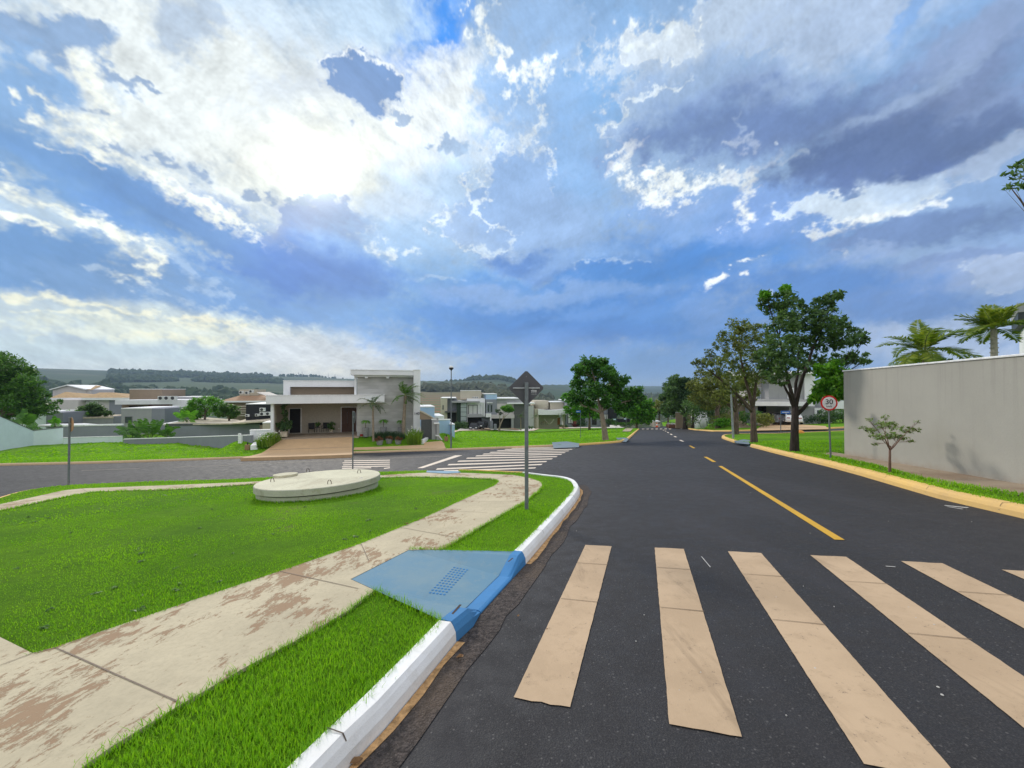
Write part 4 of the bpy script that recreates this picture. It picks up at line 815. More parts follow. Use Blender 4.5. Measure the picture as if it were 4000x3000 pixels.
# ---------------------------------------------------------------- grass blades
def grass(name, polys, zoff_, bands, seed=1, minx=-1.45, fn=None, leaf=BLADE, keep=None):
    """bands: (r0, r1, blades per m2, height, width). Real blades standing on the lawn"""
    rs = np.random.RandomState(seed); VV = []
    for poly in polys:
        A = np.array(poly); x0, y0 = A.min(0); x1, y1 = A.max(0)
        for (r0, r1, den, h, w) in bands:
            X0, X1, Y0, Y1 = max(x0, -r1), min(x1, r1), max(y0, -1), min(y1, r1)
            if X1 <= X0 or Y1 <= Y0: continue
            n = int((X1 - X0) * (Y1 - Y0) * den); P = np.stack([rs.uniform(X0, X1, n), rs.uniform(Y0, Y1, n)], 1); r = np.hypot(P[:, 0], P[:, 1]); ok = (r >= r0) & (r < r1) & (np.abs(P[:, 0]) < P[:, 1] * 1.45 + 1.0); P = P[ok]; P = P[inpoly(P, poly)]
            if keep is not None: P = P[keep(P[:, 0], P[:, 1], rs)]
            n = len(P)
            if not n: continue
            z = near_z(P[:, 0], P[:, 1]) + zoff_ + (fn(P[:, 0], P[:, 1]) if fn else 0); a = rs.uniform(0, 2 * PI, n); hh = h * rs.uniform(.45, 1.15, n) * (1 + .35 * np.sin(P[:, 0] * 1.7 + 1) * np.sin(P[:, 1] * 2.1)); le = hh * rs.uniform(.1, .75, n)
            dx, dy = np.cos(a) * le, np.sin(a) * le; sx, sy = -np.sin(a + rs.uniform(-.6, .6, n)) * w / 2, np.cos(a) * w / 2; V = np.empty((n, 2, 4, 3)); b = np.stack([P[:, 0], P[:, 1], z - .01], 1); m = b + np.stack([dx * .35, dy * .35, hh * .6], 1); t = b + np.stack([dx, dy, hh], 1); s = np.stack([sx, sy, sx * 0], 1)
            V[:, 0, 0] = b - s; V[:, 0, 1] = b + s; V[:, 0, 2] = m + s * .8; V[:, 0, 3] = m - s * .8; V[:, 1, 0] = m - s * .8; V[:, 1, 1] = m + s * .8; V[:, 1, 2] = t + s * .12; V[:, 1, 3] = t - s * .12; VV.append(V.reshape(-1, 3))
    V = np.concatenate(VV); o = np_mesh(name, V, np.arange(len(V)).reshape(-1, 4), leaf)
    # blades of one tuft share a vertex only within themselves: weld each blade's two quads
    return tag(o, kind='stuff')
def worn(x, y, rs):
    """thin patches where the lawn is dry"""
    d = np.zeros(len(x))
    for cx, cy, r in worn_spots: d = np.maximum(d, np.exp(-(((x - cx) / r) ** 2 + ((y - cy) / (r * .7)) ** 2)))
    return rs.rand(len(x)) > d * .8
worn_spots = [(*g2(*p, .12), r) for p, r in (((700, 2080), .8), ((150, 2240), .5), ((480, 2070), .5), ((1560, 1975), .9), ((1500, 2000), .5), ((1620, 1960), .8), ((250, 2000), 1.2))]
verge_near = [ins1[0], ins1[1], ins1[2], rE, rampF] + prw[prw.index(g2(1463, 2305, .145)):] + [W(t1, -5.5)]
k_ = [g2(*p, .145) for p in ((1720, 2147), (1752, 2131), (1900, 2045), (2041, 1965), (2105, 1918), (2122, 1895), (2113, 1881), (2079, 1869), (2007, 1855), (1853, 1848))]
verge_mid = [rampB] + k_ + [r2[1], r2[0]] + insC[::-1] + [rC]
lawn_main = [g2(*p, .12) for p in ((-700, 2160), (0, 2488), (127, 2551), (217, 2526), (480, 2437), (768, 2339), (1094, 2230), (1410, 2122), (1646, 2026), (1845, 1934), (1925, 1899), (1946, 1883), (1938, 1875), (1914, 1870), (1795, 1865), (1596, 1862), (1477, 1866), (1240, 1878), (1000, 1890), (678, 1911), (440, 1917), (362, 1921), (294, 1932), (0, 1994), (-350, 2090))]
verge_back = [g2(*p, .145) for p in ((-350, 2050), (0, 1969), (249, 1915), (316, 1908), (542, 1899), (972, 1882), (1240, 1868), (1477, 1857), (1600, 1849), (1664, 1846))] + insB
lower_left = [g2(127, 2556, .12), g2(0, 2494, .12), g2(-300, 2400, .12)]
GB = [(0, 2.6, 13000, .042, .0042), (2.6, 4.2, 8000, .040, .005), (4.2, 7, 3200, .040, .008), (7, 12, 1300, .038, .011), (12, 24, 380, .045, .022)]
GL = [(0, 2.6, 12000, .036, .0045), (2.6, 4.2, 8500, .034, .005), (4.2, 7, 4200, .032, .0068), (7, 12, 1700, .032, .010), (12, 24, 380, .04, .022)]
cov = g2(1363, 2050, .12)
grass('verge_grass', [verge_near, verge_mid], .118, GB, 1); grass('lawn_grass', [lawn_main], .115, GL, 2, keep=worn); grass('verge_grass', [verge_back], .118, GB, 3)
vR = [W(5.17, 2), ps[3], ps[2], ps[1], ps[0], g2(3290, 1766, .13), g2(3290, 1690, .13), g2(3050, 1696, .13), g2(2880, 1702, .13), g2(2832, 1708, .13)] + [(x, y) for x, y in inset(KR, .22, -1)][::-1]
grass('verge_grass', [vR], .118, [(4, 12, 500, .05, .016), (12, 26, 130, .06, .04)], 4)
DRIVE = [g2(*p, .18) for p in ((930, 1791), (1010, 1768), (1045, 1748), (1060, 1700), (1660, 1700), (1740, 1728), (1748, 1758), (1384, 1766), (1378, 1778))]
RMP = [g2(*p, .15) for p in ((2140, 1733), (2212, 1722), (2285, 1734), (2270, 1746), (2150, 1750))]
def offdrive(x, y, rs): return ~inpoly(np.stack([x, y], 1), DRIVE) & ~inpoly(np.stack([x, y], 1), RMP)
far_lot = inset(KL, .25) + inset(KLc, .25) + inset(KLm, .25) + backline + [(-22, 60), (-30, 42), (-45, 42)]
grass('lot_grass', [far_lot], .11, [(24, 45, 70, .085, .09), (45, 90, 10, .10, .25)], 5, fn=lumpf, keep=offdrive)

def edge_grass(name, lines, per_m, spread, h, w, zo=.12, seed=1, maxr=30):
    """ragged growth spilling over an edge"""
    rs = np.random.RandomState(seed); Ps = []
    for L in lines:
        for a, b in zip(L, L[1:]):
            a = np.array(a[:2]); b = np.array(b[:2]); l = np.linalg.norm(b - a); r = np.linalg.norm((a + b) / 2)
            if r > maxr: continue
            n = int(l * per_m * min(1, 5 / max(r, 2.5))); t = rs.rand(n, 1); c = .5 + .5 * np.sin((a + (b - a) * t)[:, :1] * 9 + (a + (b - a) * t)[:, 1:] * 7); Ps.append(a + (b - a) * t + rs.normal(size=(n, 2)) * spread * (.5 + c))
    P = np.concatenate(Ps); n = len(P); r = np.hypot(P[:, 0], P[:, 1]); k = np.clip(r / 4.5, 1, 5); z = near_z(P[:, 0], P[:, 1]) + zo; a = rs.uniform(0, 2 * PI, n); hh = h * rs.uniform(.4, 1.2, n); le = hh * rs.uniform(.2, 1.0, n); ww = w * k
    dx, dy = np.cos(a) * le, np.sin(a) * le; s = np.stack([-np.sin(a) * ww / 2, np.cos(a) * ww / 2, 0 * a], 1); V = np.empty((n, 2, 4, 3)); b = np.stack([P[:, 0], P[:, 1], z], 1); m = b + np.stack([dx * .35, dy * .35, hh * .6], 1); t = b + np.stack([dx, dy, hh], 1)
    V[:, 0, 0] = b - s; V[:, 0, 1] = b + s; V[:, 0, 2] = m + s * .8; V[:, 0, 3] = m - s * .8; V[:, 1, 0] = m - s * .8; V[:, 1, 1] = m + s * .8; V[:, 1, 2] = t + s * .12; V[:, 1, 3] = t - s * .12; V = V.reshape(-1, 3)
    return tag(np_mesh(name, V, np.arange(len(V)).reshape(-1, 4), BLADE), kind='stuff')
edge_grass('edge_grass', [plw[2:24], prw[0:10], prw[12:22], prw[24:], [rE, rampF], [rampB, rC], insC[:20], ins1[:3] + [rE]], 420, .016, .055, .0045, .125, 7)
kr_ = inset(KR, .2, -1); edge_grass('edge_grass', [[ps[0], ps[1], ps[2], ps[3]], kr_, inset(KRc, .2, -1)], 420, .03, .07, .006, .125, 8)
rs = np.random.RandomState(3); Wd = []
for _ in range(70):
    p = G(rs.uniform(20, 1850), rs.uniform(1900, 2480), .12)
    if inpoly(np.array([[p.x, p.y]]), lawn_main)[0]: Wd.append((p.x, p.y, p.z + .012, rs.uniform(.015, .045), .012))
V = leaf_cloud(rs, Wd, 900, .018, flat=.8, hollow=.0, sub=5); tag(np_mesh('lawn_weeds', V.reshape(-1, 3), np.arange(len(V) * 4).reshape(-1, 4), m_leaf('weed', (.06, .16, .015), (.10, .22, .02), (.14, .26, .04))), kind='stuff')
# ---------------------------------------------------------------- buildings
WW = m_wall('render_white', (.83, .83, .85), (.45, .44, .43), streak=.2); WGREY = m_wall('render_grey', (.36, .36, .37), (.20, .20, .20), streak=.4); WBLUE = m_wall('render_blue_white', (.72, .80, .82), (.50, .57, .58), streak=.25)
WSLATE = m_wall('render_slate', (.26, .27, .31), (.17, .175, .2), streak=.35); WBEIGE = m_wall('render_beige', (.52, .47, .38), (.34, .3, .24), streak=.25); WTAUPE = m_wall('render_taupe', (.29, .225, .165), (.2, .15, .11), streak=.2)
WPINK = m_wall('render_pale_pink', (.60, .55, .55), (.42, .38, .37), streak=.3); WBLACK = mat('render_black', (.018, .019, .024), .6); WLBLUE = m_wall('render_light_blue', (.42, .58, .78), (.34, .48, .64), streak=.15)
BIGWALL = m_wall('big_wall', (.40, .385, .345), (.28, .265, .24), streak=.25, sc=.8, bump=.35); CAP = mat('coping', (.84, .84, .85), .6); DARKT = mat('dark_trim', (.10, .10, .105), .5); DARKG = mat('dark_interior', (.035, .034, .033), .9)
GLASS = mat('glass', (.05, .06, .07), .08, .02, spec=.6); CURT = mat('curtain', (.62, .62, .60), .9, .1, 4, stretch=(14, 1, .1)); WOOD = mat('wood_door', (.10, .045, .025), .45, .2, 6, stretch=(8, 8, .4)); WOODO = mat('wood_orange', (.36, .13, .04), .5, .2, 6, stretch=(8, 8, .4))
ROOFT = mat('roof_tan', (.42, .28, .14), .85, .2, 3, .5, 18); ROOFB = mat('roof_brown', (.38, .24, .15), .85, .15, 3, .5, 18); ROOFC = mat('roof_cream', (.60, .52, .40), .85, .15, 2, .3, 10); STEEL = mat('galvanised', (.42, .44, .45), .45, .15, 20, metal=.6); CHROME = mat('chrome', (.75, .75, .75), .2, metal=1)
ACW = mat('ac_white', (.66, .67, .66), .5); ACD = mat('ac_grille', (.05, .05, .055), .6); BLK = mat('black', (.02, .02, .022), .5); BRICKR = mat('brick_red', (.22, .07, .05), .9, .25, 10)
def m_boards():
    m, g = new_mat('board_concrete', .9, .2); v = g.coord('Object'); sp = g.n('ShaderNodeSeparateXYZ'); g.link(v, sp.inputs[0]); row = g.math('FLOOR', g.math('MULTIPLY', sp.outputs[2], 3.1)); cm = g.n('ShaderNodeCombineXYZ'); g.link(g.math('MULTIPLY', sp.outputs[0], .35), cm.inputs[0]); g.link(g.math('MULTIPLY', row, 7.3), cm.inputs[1])
    wn = g.noise(cm.outputs[0], 1.7, 2, .6); fine = g.noise(g.coord(sc=(.25, 1, 6)), 4, 6, .7); c = g.mix(g.ss(wn, .35, .65), (.40, .395, .38), (.49, .485, .47)); c = g.mix(g.ss(fine, .45, .7, 0, .4), c, (.24, .23, .21)); fr = g.math('FRACT', g.math('MULTIPLY', sp.outputs[2], 3.1)); c = g.mix(g.ss(fr, .06, .02, 0, .5), c, (.17, .16, .15)); g.col(c); g.bump(fine, .4, .01); return m
BOARD = m_boards()
def ground_z(v): return float(near_z(v.x, v.y))
class House:
    def __init__(s, name, px, py, Y, deg, label, cat='house', group=None):
        s.f = Frame(px, py, Y, R(deg)); s.root = empty(name, s.f.o, R(deg), label, cat, group)
    def px(s, nm, m, rect, d0, d1, bev=0):
        """box whose front face (depth d0) covers photo pixels rect, running back to depth d1"""
        x0, x1, z0, z1 = s.f.rect(*rect, d0); mb = MB()
        (mb.bbox(x0, x1, d0, d1, z0, z1, bev) if bev else mb.box(x0, x1, d0, d1, z0, z1)); o = mb.build(nm, m, s.root); o['r'] = 0; del o['r']; s.last = (x0, x1, z0, z1); return o
    def box(s, nm, m, x0, x1, y0, y1, z0, z1, parent=None): return MB().box(x0, x1, y0, y1, z0, z1).build(nm, m, parent or s.root)
    def win(s, nm, rect, d, fm=CAP, gm=GLASS, fw=.06, bars=(0, 0), fd=.06):
        """framed window as a part with its pane as a sub-part, on the wall plane at depth d"""
        x0, x1, z0, z1 = s.f.rect(*rect, d); mb = MB(); y0 = d - .04
        for b in ((x0 - fw, x1 + fw, z1, z1 + fw), (x0 - fw, x1 + fw, z0 - fw, z0), (x0 - fw, x0, z0, z1), (x1, x1 + fw, z0, z1)): mb.box(b[0], b[1], y0, y0 + fd, b[2], b[3])
        for k in range(bars[0]): x = x0 + (x1 - x0) * (k + 1) / (bars[0] + 1); mb.box(x - fw * .35, x + fw * .35, y0 + .004, y0 + fd - .004, z0, z1)
        for k in range(bars[1]): z = z0 + (z1 - z0) * (k + 1) / (bars[1] + 1); mb.box(x0, x1, y0 + .006, y0 + fd - .006, z - fw * .35, z + fw * .35)
        o = mb.build(nm, fm, s.root); MB().box(x0, x1, y0 + .02, y0 + .034, z0, z1).build('pane', gm, o); return o
    def door(s, rect, d, m=WOOD, fm=CAP, handle=None):
        x0, x1, z0, z1 = s.f.rect(*rect, d); mb = MB(); fw = .09
        for b in ((x0 - fw, x1 + fw, z1, z1 + fw), (x0 - fw, x0, z0, z1), (x1, x1 + fw, z0, z1)): mb.box(b[0], b[1], d - .05, d + .05, b[2], b[3])
        fr = mb.build('door', fm, s.root); MB().box(x0, x1, d - .02, d + .03, z0, z1).build('door_leaf', m, fr)
        if handle: MB().tube([(x0 + handle, d - .07, z0 + .9), (x0 + handle, d - .07, z1 - .45)], .018, 6).build('handle', CHROME, fr)
        return fr
def local_box_down(h, nm, m, rect, d0, d1, drop=2.5):
    x0, x1, z0, z1 = h.f.rect(*rect, d0); return MB().box(x0, x1, d0, d1, z0 - drop, z1).build(nm, m, h.root)
# ---- the white house across the side street
h = House('white_house', 1063, 1716, 34.5, 18, 'white single storey modern house with stone tower wall and deep open porch, number 140'); F0 = h.f
fx = lambda x, y, d=0: F0.p(x, y, d)
xL = fx(1057, 1600)[0]; xS = fx(1394, 1600)[0]; xW0 = fx(1615, 1600, -.35)[0]; xW1 = fx(1641, 1600, -.35)[0]
zF0, zF1 = fx(1060, 1577)[1], fx(1060, 1543)[1]; zTop = fx(1500, 1445, -.5)[1]; zUp = fx(1200, 1486, .8)[1]
h.box('porch_floor', PAVE, xL, xS + .2, -.3, 4.4, -.9, -.004)
h.box('pillar', WW, xL, fx(1069, 1600)[0], 0, .35, -.9, zF0)
h.box('side_wall', WBEIGE, xL + .02, xL + .22, .35, 4.2, -.9, zF0)
bw = mat('porch_wall', (.52, .47, .39), .9, .08); h.box('back_wall', bw, xL + .22, xS, 4.1, 4.4, -.5, zF0)
h.box('ceiling', mat('porch_ceiling', (.40, .37, .31), .9), xL + .25, xS, .2, 4.1, zF0 - .02, zF0 + .1)
x1f = fx(1502, 1560, -.5)[0]; fas = MB(); fas.box(xL - .25, x1f, -.5, .2, zF0, zF1 - .06); h_f = fas.build('fascia', WW, h.root); MB().box(xL - .29, x1f + .03, -.54, .26, zF1 - .058, zF1).build('coping', CAP, h_f)
h.box('porch_roof', WGREY, xL - .2, xS, .262, 5.5, zF0 + .102, zF1 - .1)
u = h.f.rect(1107, 1486, 1384, 1541, .8); r_ = h.f.rect(1132, 1511, 1384, 1541, .8)
mb = MB(); mb.box(u[0], u[1], .8, 1.3, r_[3], zUp - .05); mb.box(u[0], r_[0], .8, 1.3, zF1 - .3, r_[3]); mb.box(u[0], u[0] + .3, 1.3, 9, zF1 - .3, zUp - .05); uv = mb.build('upper_frame', WW, h.root)
MB().box(u[0] - .04, u[1], .76, 9, zUp - .048, zUp).build('coping', CAP, uv); h.box('upper_wall', WTAUPE, r_[0], u[1], 1.3, 1.5, zF1 - .3, r_[3])
h.box('stone_wall', BOARD, xS, xW0, .25, .6, -.6, zTop - .65); h.box('stone_return', WGREY, xS - .002, xS + .3, .6, 11, -.6, zTop - .65); h.box('core', WW, xS + .3, xW0, 1, 12, -.6, zTop - .5)
h.box('upper_pier', WW, fx(1384, 1500, .3)[0], fx(1393, 1500, .3)[0], .27, .62, zF1 - .1, zTop - .66)
rf = MB(); zb = fx(1372, 1466, -.5)[1]; xr = fx(1369, 1450, -.5)[0]; rf.box(xr, xW0, -.5, 11.5, zb + .05, zTop - .06); rf.box(xr + .3, xW0, -.15, 11.2, zb - .12, zb + .048); ro = rf.build('tower_roof', WW, h.root); MB().box(xr - .04, xW0, -.54, 11.6, zTop - .058, zTop).build('coping', CAP, ro)
for x in (1431, 1514): q = fx(x, 1470, -.2); MB().box(q[0] - .12, q[0] + .12, -.3, -.05, zb - .26, zb - .122).build('downlight', CAP, h.root)
rw = MB(); rw.box(xW0, xW1, -.6, 11.8, -1.2, zTop + .0); h.box('end_wall', WW, xW0, xW1, -.6, 11.8, -1.3, zTop + .02); MB().box(xW0 - .03, xW1 + .03, -.64, 11.84, zTop + .022, zTop + .07).build('coping', CAP, h.root)
def text_obj(body, size, loc, rot, m, parent, name='lettering', ext=.008, align='CENTER', bold=0):
    cu = bpy.data.curves.new(name, 'FONT'); cu.body = body; cu.size = size; cu.extrude = ext; cu.align_x = align; cu.align_y = 'CENTER'; cu.offset = bold
    o = bpy.data.objects.new(name, cu); C.objects.link(o); dg = bpy.context.evaluated_depsgraph_get(); me = bpy.data.meshes.new_from_object(o.evaluated_get(dg)); C.objects.unlink(o); bpy.data.objects.remove(o)
    me.materials.clear(); me.materials.append(m); o = bpy.data.objects.new(name, me); C.objects.link(o); o.parent = parent; o.location = loc; o.rotation_euler = rot; return o
q = fx(1628, 1616, -.6); text_obj('140', .36, (q[0], -.615, q[1]), (R(90), 0, 0), DARKT, h.root, 'house_number', .012, bold=.006)
h.door((1132, 1597, 1174, 1690), 4.09, mat('dark_screen', (.02, .02, .022), .6)); h.door((1335, 1592, 1391, 1686), 4.09, WOOD, CAP, .55)
mb = MB(); 
for x in (fx(1325, 1640, 4.1)[0], fx(1323, 1670, 4.1)[0]): mb.box(x - .03, x + .03, 4.07, 4.1, .35 if x else 1, .45 if x else 1.1)
mb.build('wall_socket', CAP, h.root)
h.box('rear_block', WW, u[0] + .3, xS + .3, 4.41, 10, -2, zF1 - .3)
# drive, garden, entrance path: paving laid on the plot
def on_lot(name, pts, off, m, step=.6, kind='structure', skirt=.03): return slab(name, [g2(*p, off) for p in pts], off, m, step, skirt, kind)
on_lot('driveway', ((940, 1789), (1020, 1770), (1052, 1750), (1088, 1718), (1380, 1707), (1377, 1770), (1376, 1775)), .21, RED, .5, skirt=.3)
mb = MB()
for a, b in (((1052, 1757), (1374, 1746)), ((1086, 1717), (1386, 1706))): ribbon(mb, [g2(*a, .21), g2(*b, .21)], .09, .216)
tag(mb.build('drive_joint', JNT), kind='structure')
on_lot('paving', ((1381, 1757), (1384, 1748), (1540, 1743), (1660, 1737), (1735, 1733), (1742, 1752), (1650, 1752), (1520, 1754)), .16, RED)
on_lot('paving', ((1655, 1728), (1725, 1722), (1737, 1734), (1658, 1738)), .165, RED)
mb = MB(); vs = []
a, b = at(940, 1777, F0.w(-2, -5).y), at(1000, 1722, F0.w(-3, -1).y)
def wall_line(name, base, tops, th, m, label, cat='wall', cap=None, capm=CAP, deep=1.0, group=None):
    """free-standing wall: base pixels give the ground line, top pixels the height above each; root at the first base point"""
    P = [G(*b, .12) for b in base]; Z = []
    for p, t in zip(P, tops):
        r = ray(*t); Z.append(H + r.z * (p.y / r.y))
    o0 = P[0]; root = empty(name, o0, 0, label, cat, group); 
    def body(nm, mm, lo, hi, gth, y0):
        vs = []; n = len(P)
        for i, p in enumerate(P):
            a_, b_ = P[max(i - 1, 0)], P[min(i + 1, n - 1)]; d = (b_ - a_); d.z = 0; d.normalize(); nn = Vector((-d.y, d.x, 0))
            for q in (y0, gth):
                for z in (lo(i), hi(i)): v = p + nn * q; vs.append((v.x - o0.x, v.y - o0.y, z - o0.z))
        fs = []
        for i in range(n - 1): k = i * 4; fs += [(k, k + 4, k + 5, k + 1), (k + 2, k + 3, k + 7, k + 6), (k + 1, k + 5, k + 7, k + 3), (k, k + 2, k + 6, k + 4)]
        fs += [(0, 1, 3, 2), (n * 4 - 4, n * 4 - 2, n * 4 - 1, n * 4 - 3)]; mb = MB(); mb.add(vs, fs); return mb.build(nm, mm, root)
    body('wall_panel', m, lambda i: P[i].z - deep, lambda i: Z[i], th, 0)
    if cap: body('coping', capm, lambda i: Z[i] + .002, lambda i: Z[i] + cap, th + .03, -.03)
    return root, P, Z
def lowwall(name, base, tops, th, m, label, Y=None, **k): return wall_line(name, base, tops, th, m, label, **k)
# entrance gate, its pillars, stepped side wall and the light blue walls to the right
h2 = House('entrance_gate', 1644, 1724, 36.8, 18, 'dark slatted entrance gate in a grey sloped wall right of the white house', 'gate')
r_ = h2.f.rect(1645, 1639, 1687, 1724, 0); mb = MB(); mb.box(r_[0], r_[1], 0, .05, r_[2], r_[3]); n = 22
for k in range(n): z = r_[2] + (r_[3] - r_[2]) * k / n; mb.box(r_[0] + .02, r_[1] - .02, -.012, -.001, z, z + (r_[3] - r_[2]) / n * .8)
mb.build('gate_leaf', mat('gate_metal', (.085, .09, .095), .5), h2.root)
P_ = [h2.f.p(x, y, 0) for x, y in ((1641, 1639), (1641, 1607), (1655, 1612), (1697, 1636), (1697, 1638.6))]; MB().extr([(x, z) for x, z in P_][::-1], .02, .3).build('lintel_wall', WTAUPE, h2.root)
P2 = [h2.f.p(x, y, -.05) for x, y in ((1640, 1607.5), (1640, 1604), (1656, 1608), (1700, 1635), (1700, 1638))]; MB().extr(P2[::-1], -.05, .36).build('coping', WBEIGE, h2.root)
h2.px('pillar', WGREY, (1687, 1640, 1703, 1724), -.1, .35); h2.px('pillar_cap', CAP, (1685.5, 1636, 1705, 1639.6), -.14, .4)
h3 = House('stepped_garden_wall', 1704, 1726, 37.2, 18, 'pale grey stepped wall with a sloping white foot beside the entrance gate', 'wall')
P3 = [h3.f.p(x, y, 0) for x, y in ((1704, 1725), (1704, 1640), (1703, 1634), (1697, 1632), (1697, 1650), (1704, 1655), (1715, 1657), (1715, 1700), (1735, 1727), (1735, 1733), (1704, 1730))]
MB().extr([h3.f.p(x, y, 0) for x, y in ((1704, 1731), (1735, 1733), (1735, 1727), (1715, 1698), (1715, 1656), (1704, 1652))], -.3, .2).build('wall_panel', WGREY, h3.root); MB().extr([h3.f.p(x, y, -.34) for x, y in ((1702, 1700), (1714, 1700), (1736, 1728), (1733, 1729.5), (1713, 1704), (1702, 1704))], -.36, .26).build('coping', CAP, h3.root)
h3.px('step', CAP, (1696, 1652, 1716, 1656), -.35, .3)
for q in ((1697, 1632, 1713, 1652),): h3.px('upper_panel', WGREY, q, -.05, .25)
h4 = House('light_blue_wall', 1712, 1714, 40, 18, 'light blue boundary wall between the gate and the grass lot', 'wall'); h4.px('wall_panel', WLBLUE, (1709, 1641, 1758, 1718), 0, .25); h4.px('coping', CAP, (1708, 1638.5, 1761, 1641), -.04, .3); h4.px('low_panel', WLBLUE, (1762, 1659, 1776, 1712), -.6, 5); h4.px('low_coping', CAP, (1758, 1656.6, 1777, 1659), -.64, 5)
h5 = House('light_blue_outbuilding', 1641, 1700, 47, 18, 'light blue box-shaped outbuilding behind the entrance gate', 'outbuilding'); h5.px('wall', WLBLUE, (1630, 1591, 1697, 1690), 0, 5); h5.px('coping', CAP, (1629, 1588, 1699, 1591), -.05, 5.1); h5.px('pale_roof', CAP, (1698, 1625, 1735, 1650), 1, 6)
# left side: white box wall, kerb stones of the flower bed
h6 = House('white_planter_wall', 976, 1730, 34.0, 18, 'low white wall left of the porch behind the tall flowering clump', 'wall'); h6.px('wall_panel', WW, (976, 1682, 1056, 1735), 0, .25); h6.px('coping', CAP, (975, 1679.5, 1058, 1682), -.03, .3)
h7 = House('cream_box', 1026, 1682, 37, 18, 'small cream block beside the porch pillar', 'block'); h7.px('wall', WBEIGE, (1026, 1653, 1064, 1690), 0, 2); h7.px('coping', CAP, (1025, 1650, 1065, 1653), -.04, 2.1)
def stone(name, px, py, w, d, hh, rz, m, label, cat='kerb stone'):
    p = G(px, py, .13); r = empty(name, p, R(rz), label, cat); MB().bbox(-w / 2, w / 2, 0, d, -.1, hh, .03).build('block', m, r); return r
stone('edging_block', 992, 1757, .5, 3.8, .38, 28, WW, 'white edging block left of the flower bed by the drive')
stone('edging_block', 1648, 1735, .28, 2.6, .4, -2, WW, 'white sloping edging block between iris bed and gate path')
# ---- neighbours to the left, lower down the slope
wall_line('boundary_wall', [(-260, 1785), (0, 1759), (130, 1742), (246, 1733)], [(-260, 1540), (0, 1628), (130, 1683), (246, 1670)], .2, WBLUE, 'pale blue-white boundary wall with a sloping top at the left edge of the grass lot', cap=.05, capm=DARKT)
wall_line('boundary_wall', [(247, 1735), (360, 1730), (479, 1725)], [(247, 1711), (360, 1708), (479, 1705)], .2, WBLUE, 'low white boundary wall behind the grass lot, between sloping wall and slate wall', cap=.05)
wall_line('boundary_wall', [(482, 1734), (700, 1733), (980, 1732)], [(482, 1717), (700, 1710), (980, 1701)], .2, WSLATE, 'low slate-blue boundary wall with white coping behind the grass lot', cap=.06)
for i, x in enumerate((936, 941.5)):
    p = G(x, 1731, .12); mb = MB(); t = at(x, 1693 + i * 6, p.y); mb.box(-.07, .07, -.1, .1, -.3, t.z - p.z); tag(mb.build('white_post', CAP, loc=p), 'white concrete post standing against the slate wall, the ' + ('taller' if i == 0 else 'shorter') + ' of the pair', 'post', 'white posts')
def block(name, rect, Y, deg, depth, m, label, cat='building', cap=4, capm=CAP, base=40, extra=None):
    """plain building volume with a coping; extra(house) adds its own parts"""
    x0, y0, x1, y1 = rect; hh = House(name, x0, y1 + base, Y, deg, label, cat); hh.px('wall', m, (x0, y0, x1, y1 + base), 0, depth)
    if cap: hh.px('coping', capm, (x0 - 1, y0 - cap, x1 + 1, y0), -.06, depth + .06)
    if extra: extra(hh)
    return hh
def ac(px, py, w, Y, deg, label, group='air conditioner units', side=0):
    """outdoor air conditioner unit"""
    f = Frame(px, py, Y, R(deg)); ww = w * Y / F; r = empty('air_conditioner', f.o, R(deg), label, 'air conditioner', group); hh = ww * .72
    MB().bbox(-ww / 2, ww / 2, 0, .3, 0, hh, .02).build('casing', ACW, r); mb = MB(); vs = []; n = 16; cx = -ww * .1
    mb.add([(cx + math.cos(2 * PI * k / n) * hh * .4, -.006, hh * .5 + math.sin(2 * PI * k / n) * hh * .4) for k in range(n)] + [(cx, -.012, hh * .5)], [(k, (k + 1) % n, n) for k in range(n)]); mb.build('fan_grille', ACD, r)
    return r
block('slate_courtyard_wall', (246, 1662, 474, 1720), 45, 14, .3, WSLATE, 'dark slate courtyard wall behind the low white wall', 'wall', 1.5, CAP, 20)
block('slate_side_wall', (655, 1657, 1010, 1712), 46.5, 14, .3, WSLATE, 'long slate wall in front of the cream flat roof, left of the white house', 'wall', 1.5, DARKT, 20)
def flat_roof(name, poly, Y0, m, label, th=.15, edge=None):
    """roof sheet: each corner (px, py, depth)"""
    P = [at(x, y, Y) for x, y, Y in poly]; o = P[0]; r = empty(name, o, 0, label, 'roof'); mb = MB(); n = len(P); v = [(p.x - o.x, p.y - o.y, p.z - o.z) for p in P]; v += [(a[0], a[1], a[2] - th) for a in v]
    mb.add(v, [tuple(range(n)), tuple(range(n, 2 * n))[::-1]] + [(i, n + i, n + (i + 1) % n, (i + 1) % n) for i in range(n)]); mb.build('roof_sheet', m, r)
    if edge: MB().tube([v[i] for i in edge], .12, 4).build('roof_edge', CAP, r)
    return r
flat_roof('cream_roof', ((640, 1657, 47), (960, 1652, 47.2), (930, 1640, 55), (799, 1630, 58)), 47, ROOFC, 'cream flat roof left of the white house behind the slate wall', edge=(0, 3))
flat_roof('striped_roof', ((905, 1652, 47), (1056, 1643, 47), (1056, 1628, 52), (960, 1637, 52)), 47, ROOFC, 'cream roof strip behind the slate wall next to the black annex')
flat_roof('white_roof', ((135, 1662, 48), (250, 1662, 48), (420, 1660, 48), (330, 1653, 50), (270, 1650, 50), (200, 1655, 50)), 48, CAP, 'thin white roof edge over the courtyard behind the orange-tipped signpost')
def gbox(hh):
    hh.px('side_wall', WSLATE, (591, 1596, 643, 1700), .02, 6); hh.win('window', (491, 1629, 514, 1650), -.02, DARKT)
block('grey_annex', (474, 1597, 591, 1660), 52, 10, 6, WGREY, 'plain grey annex with one dark window, in front of the brown block', 'building', 3, CAP, 40, gbox)
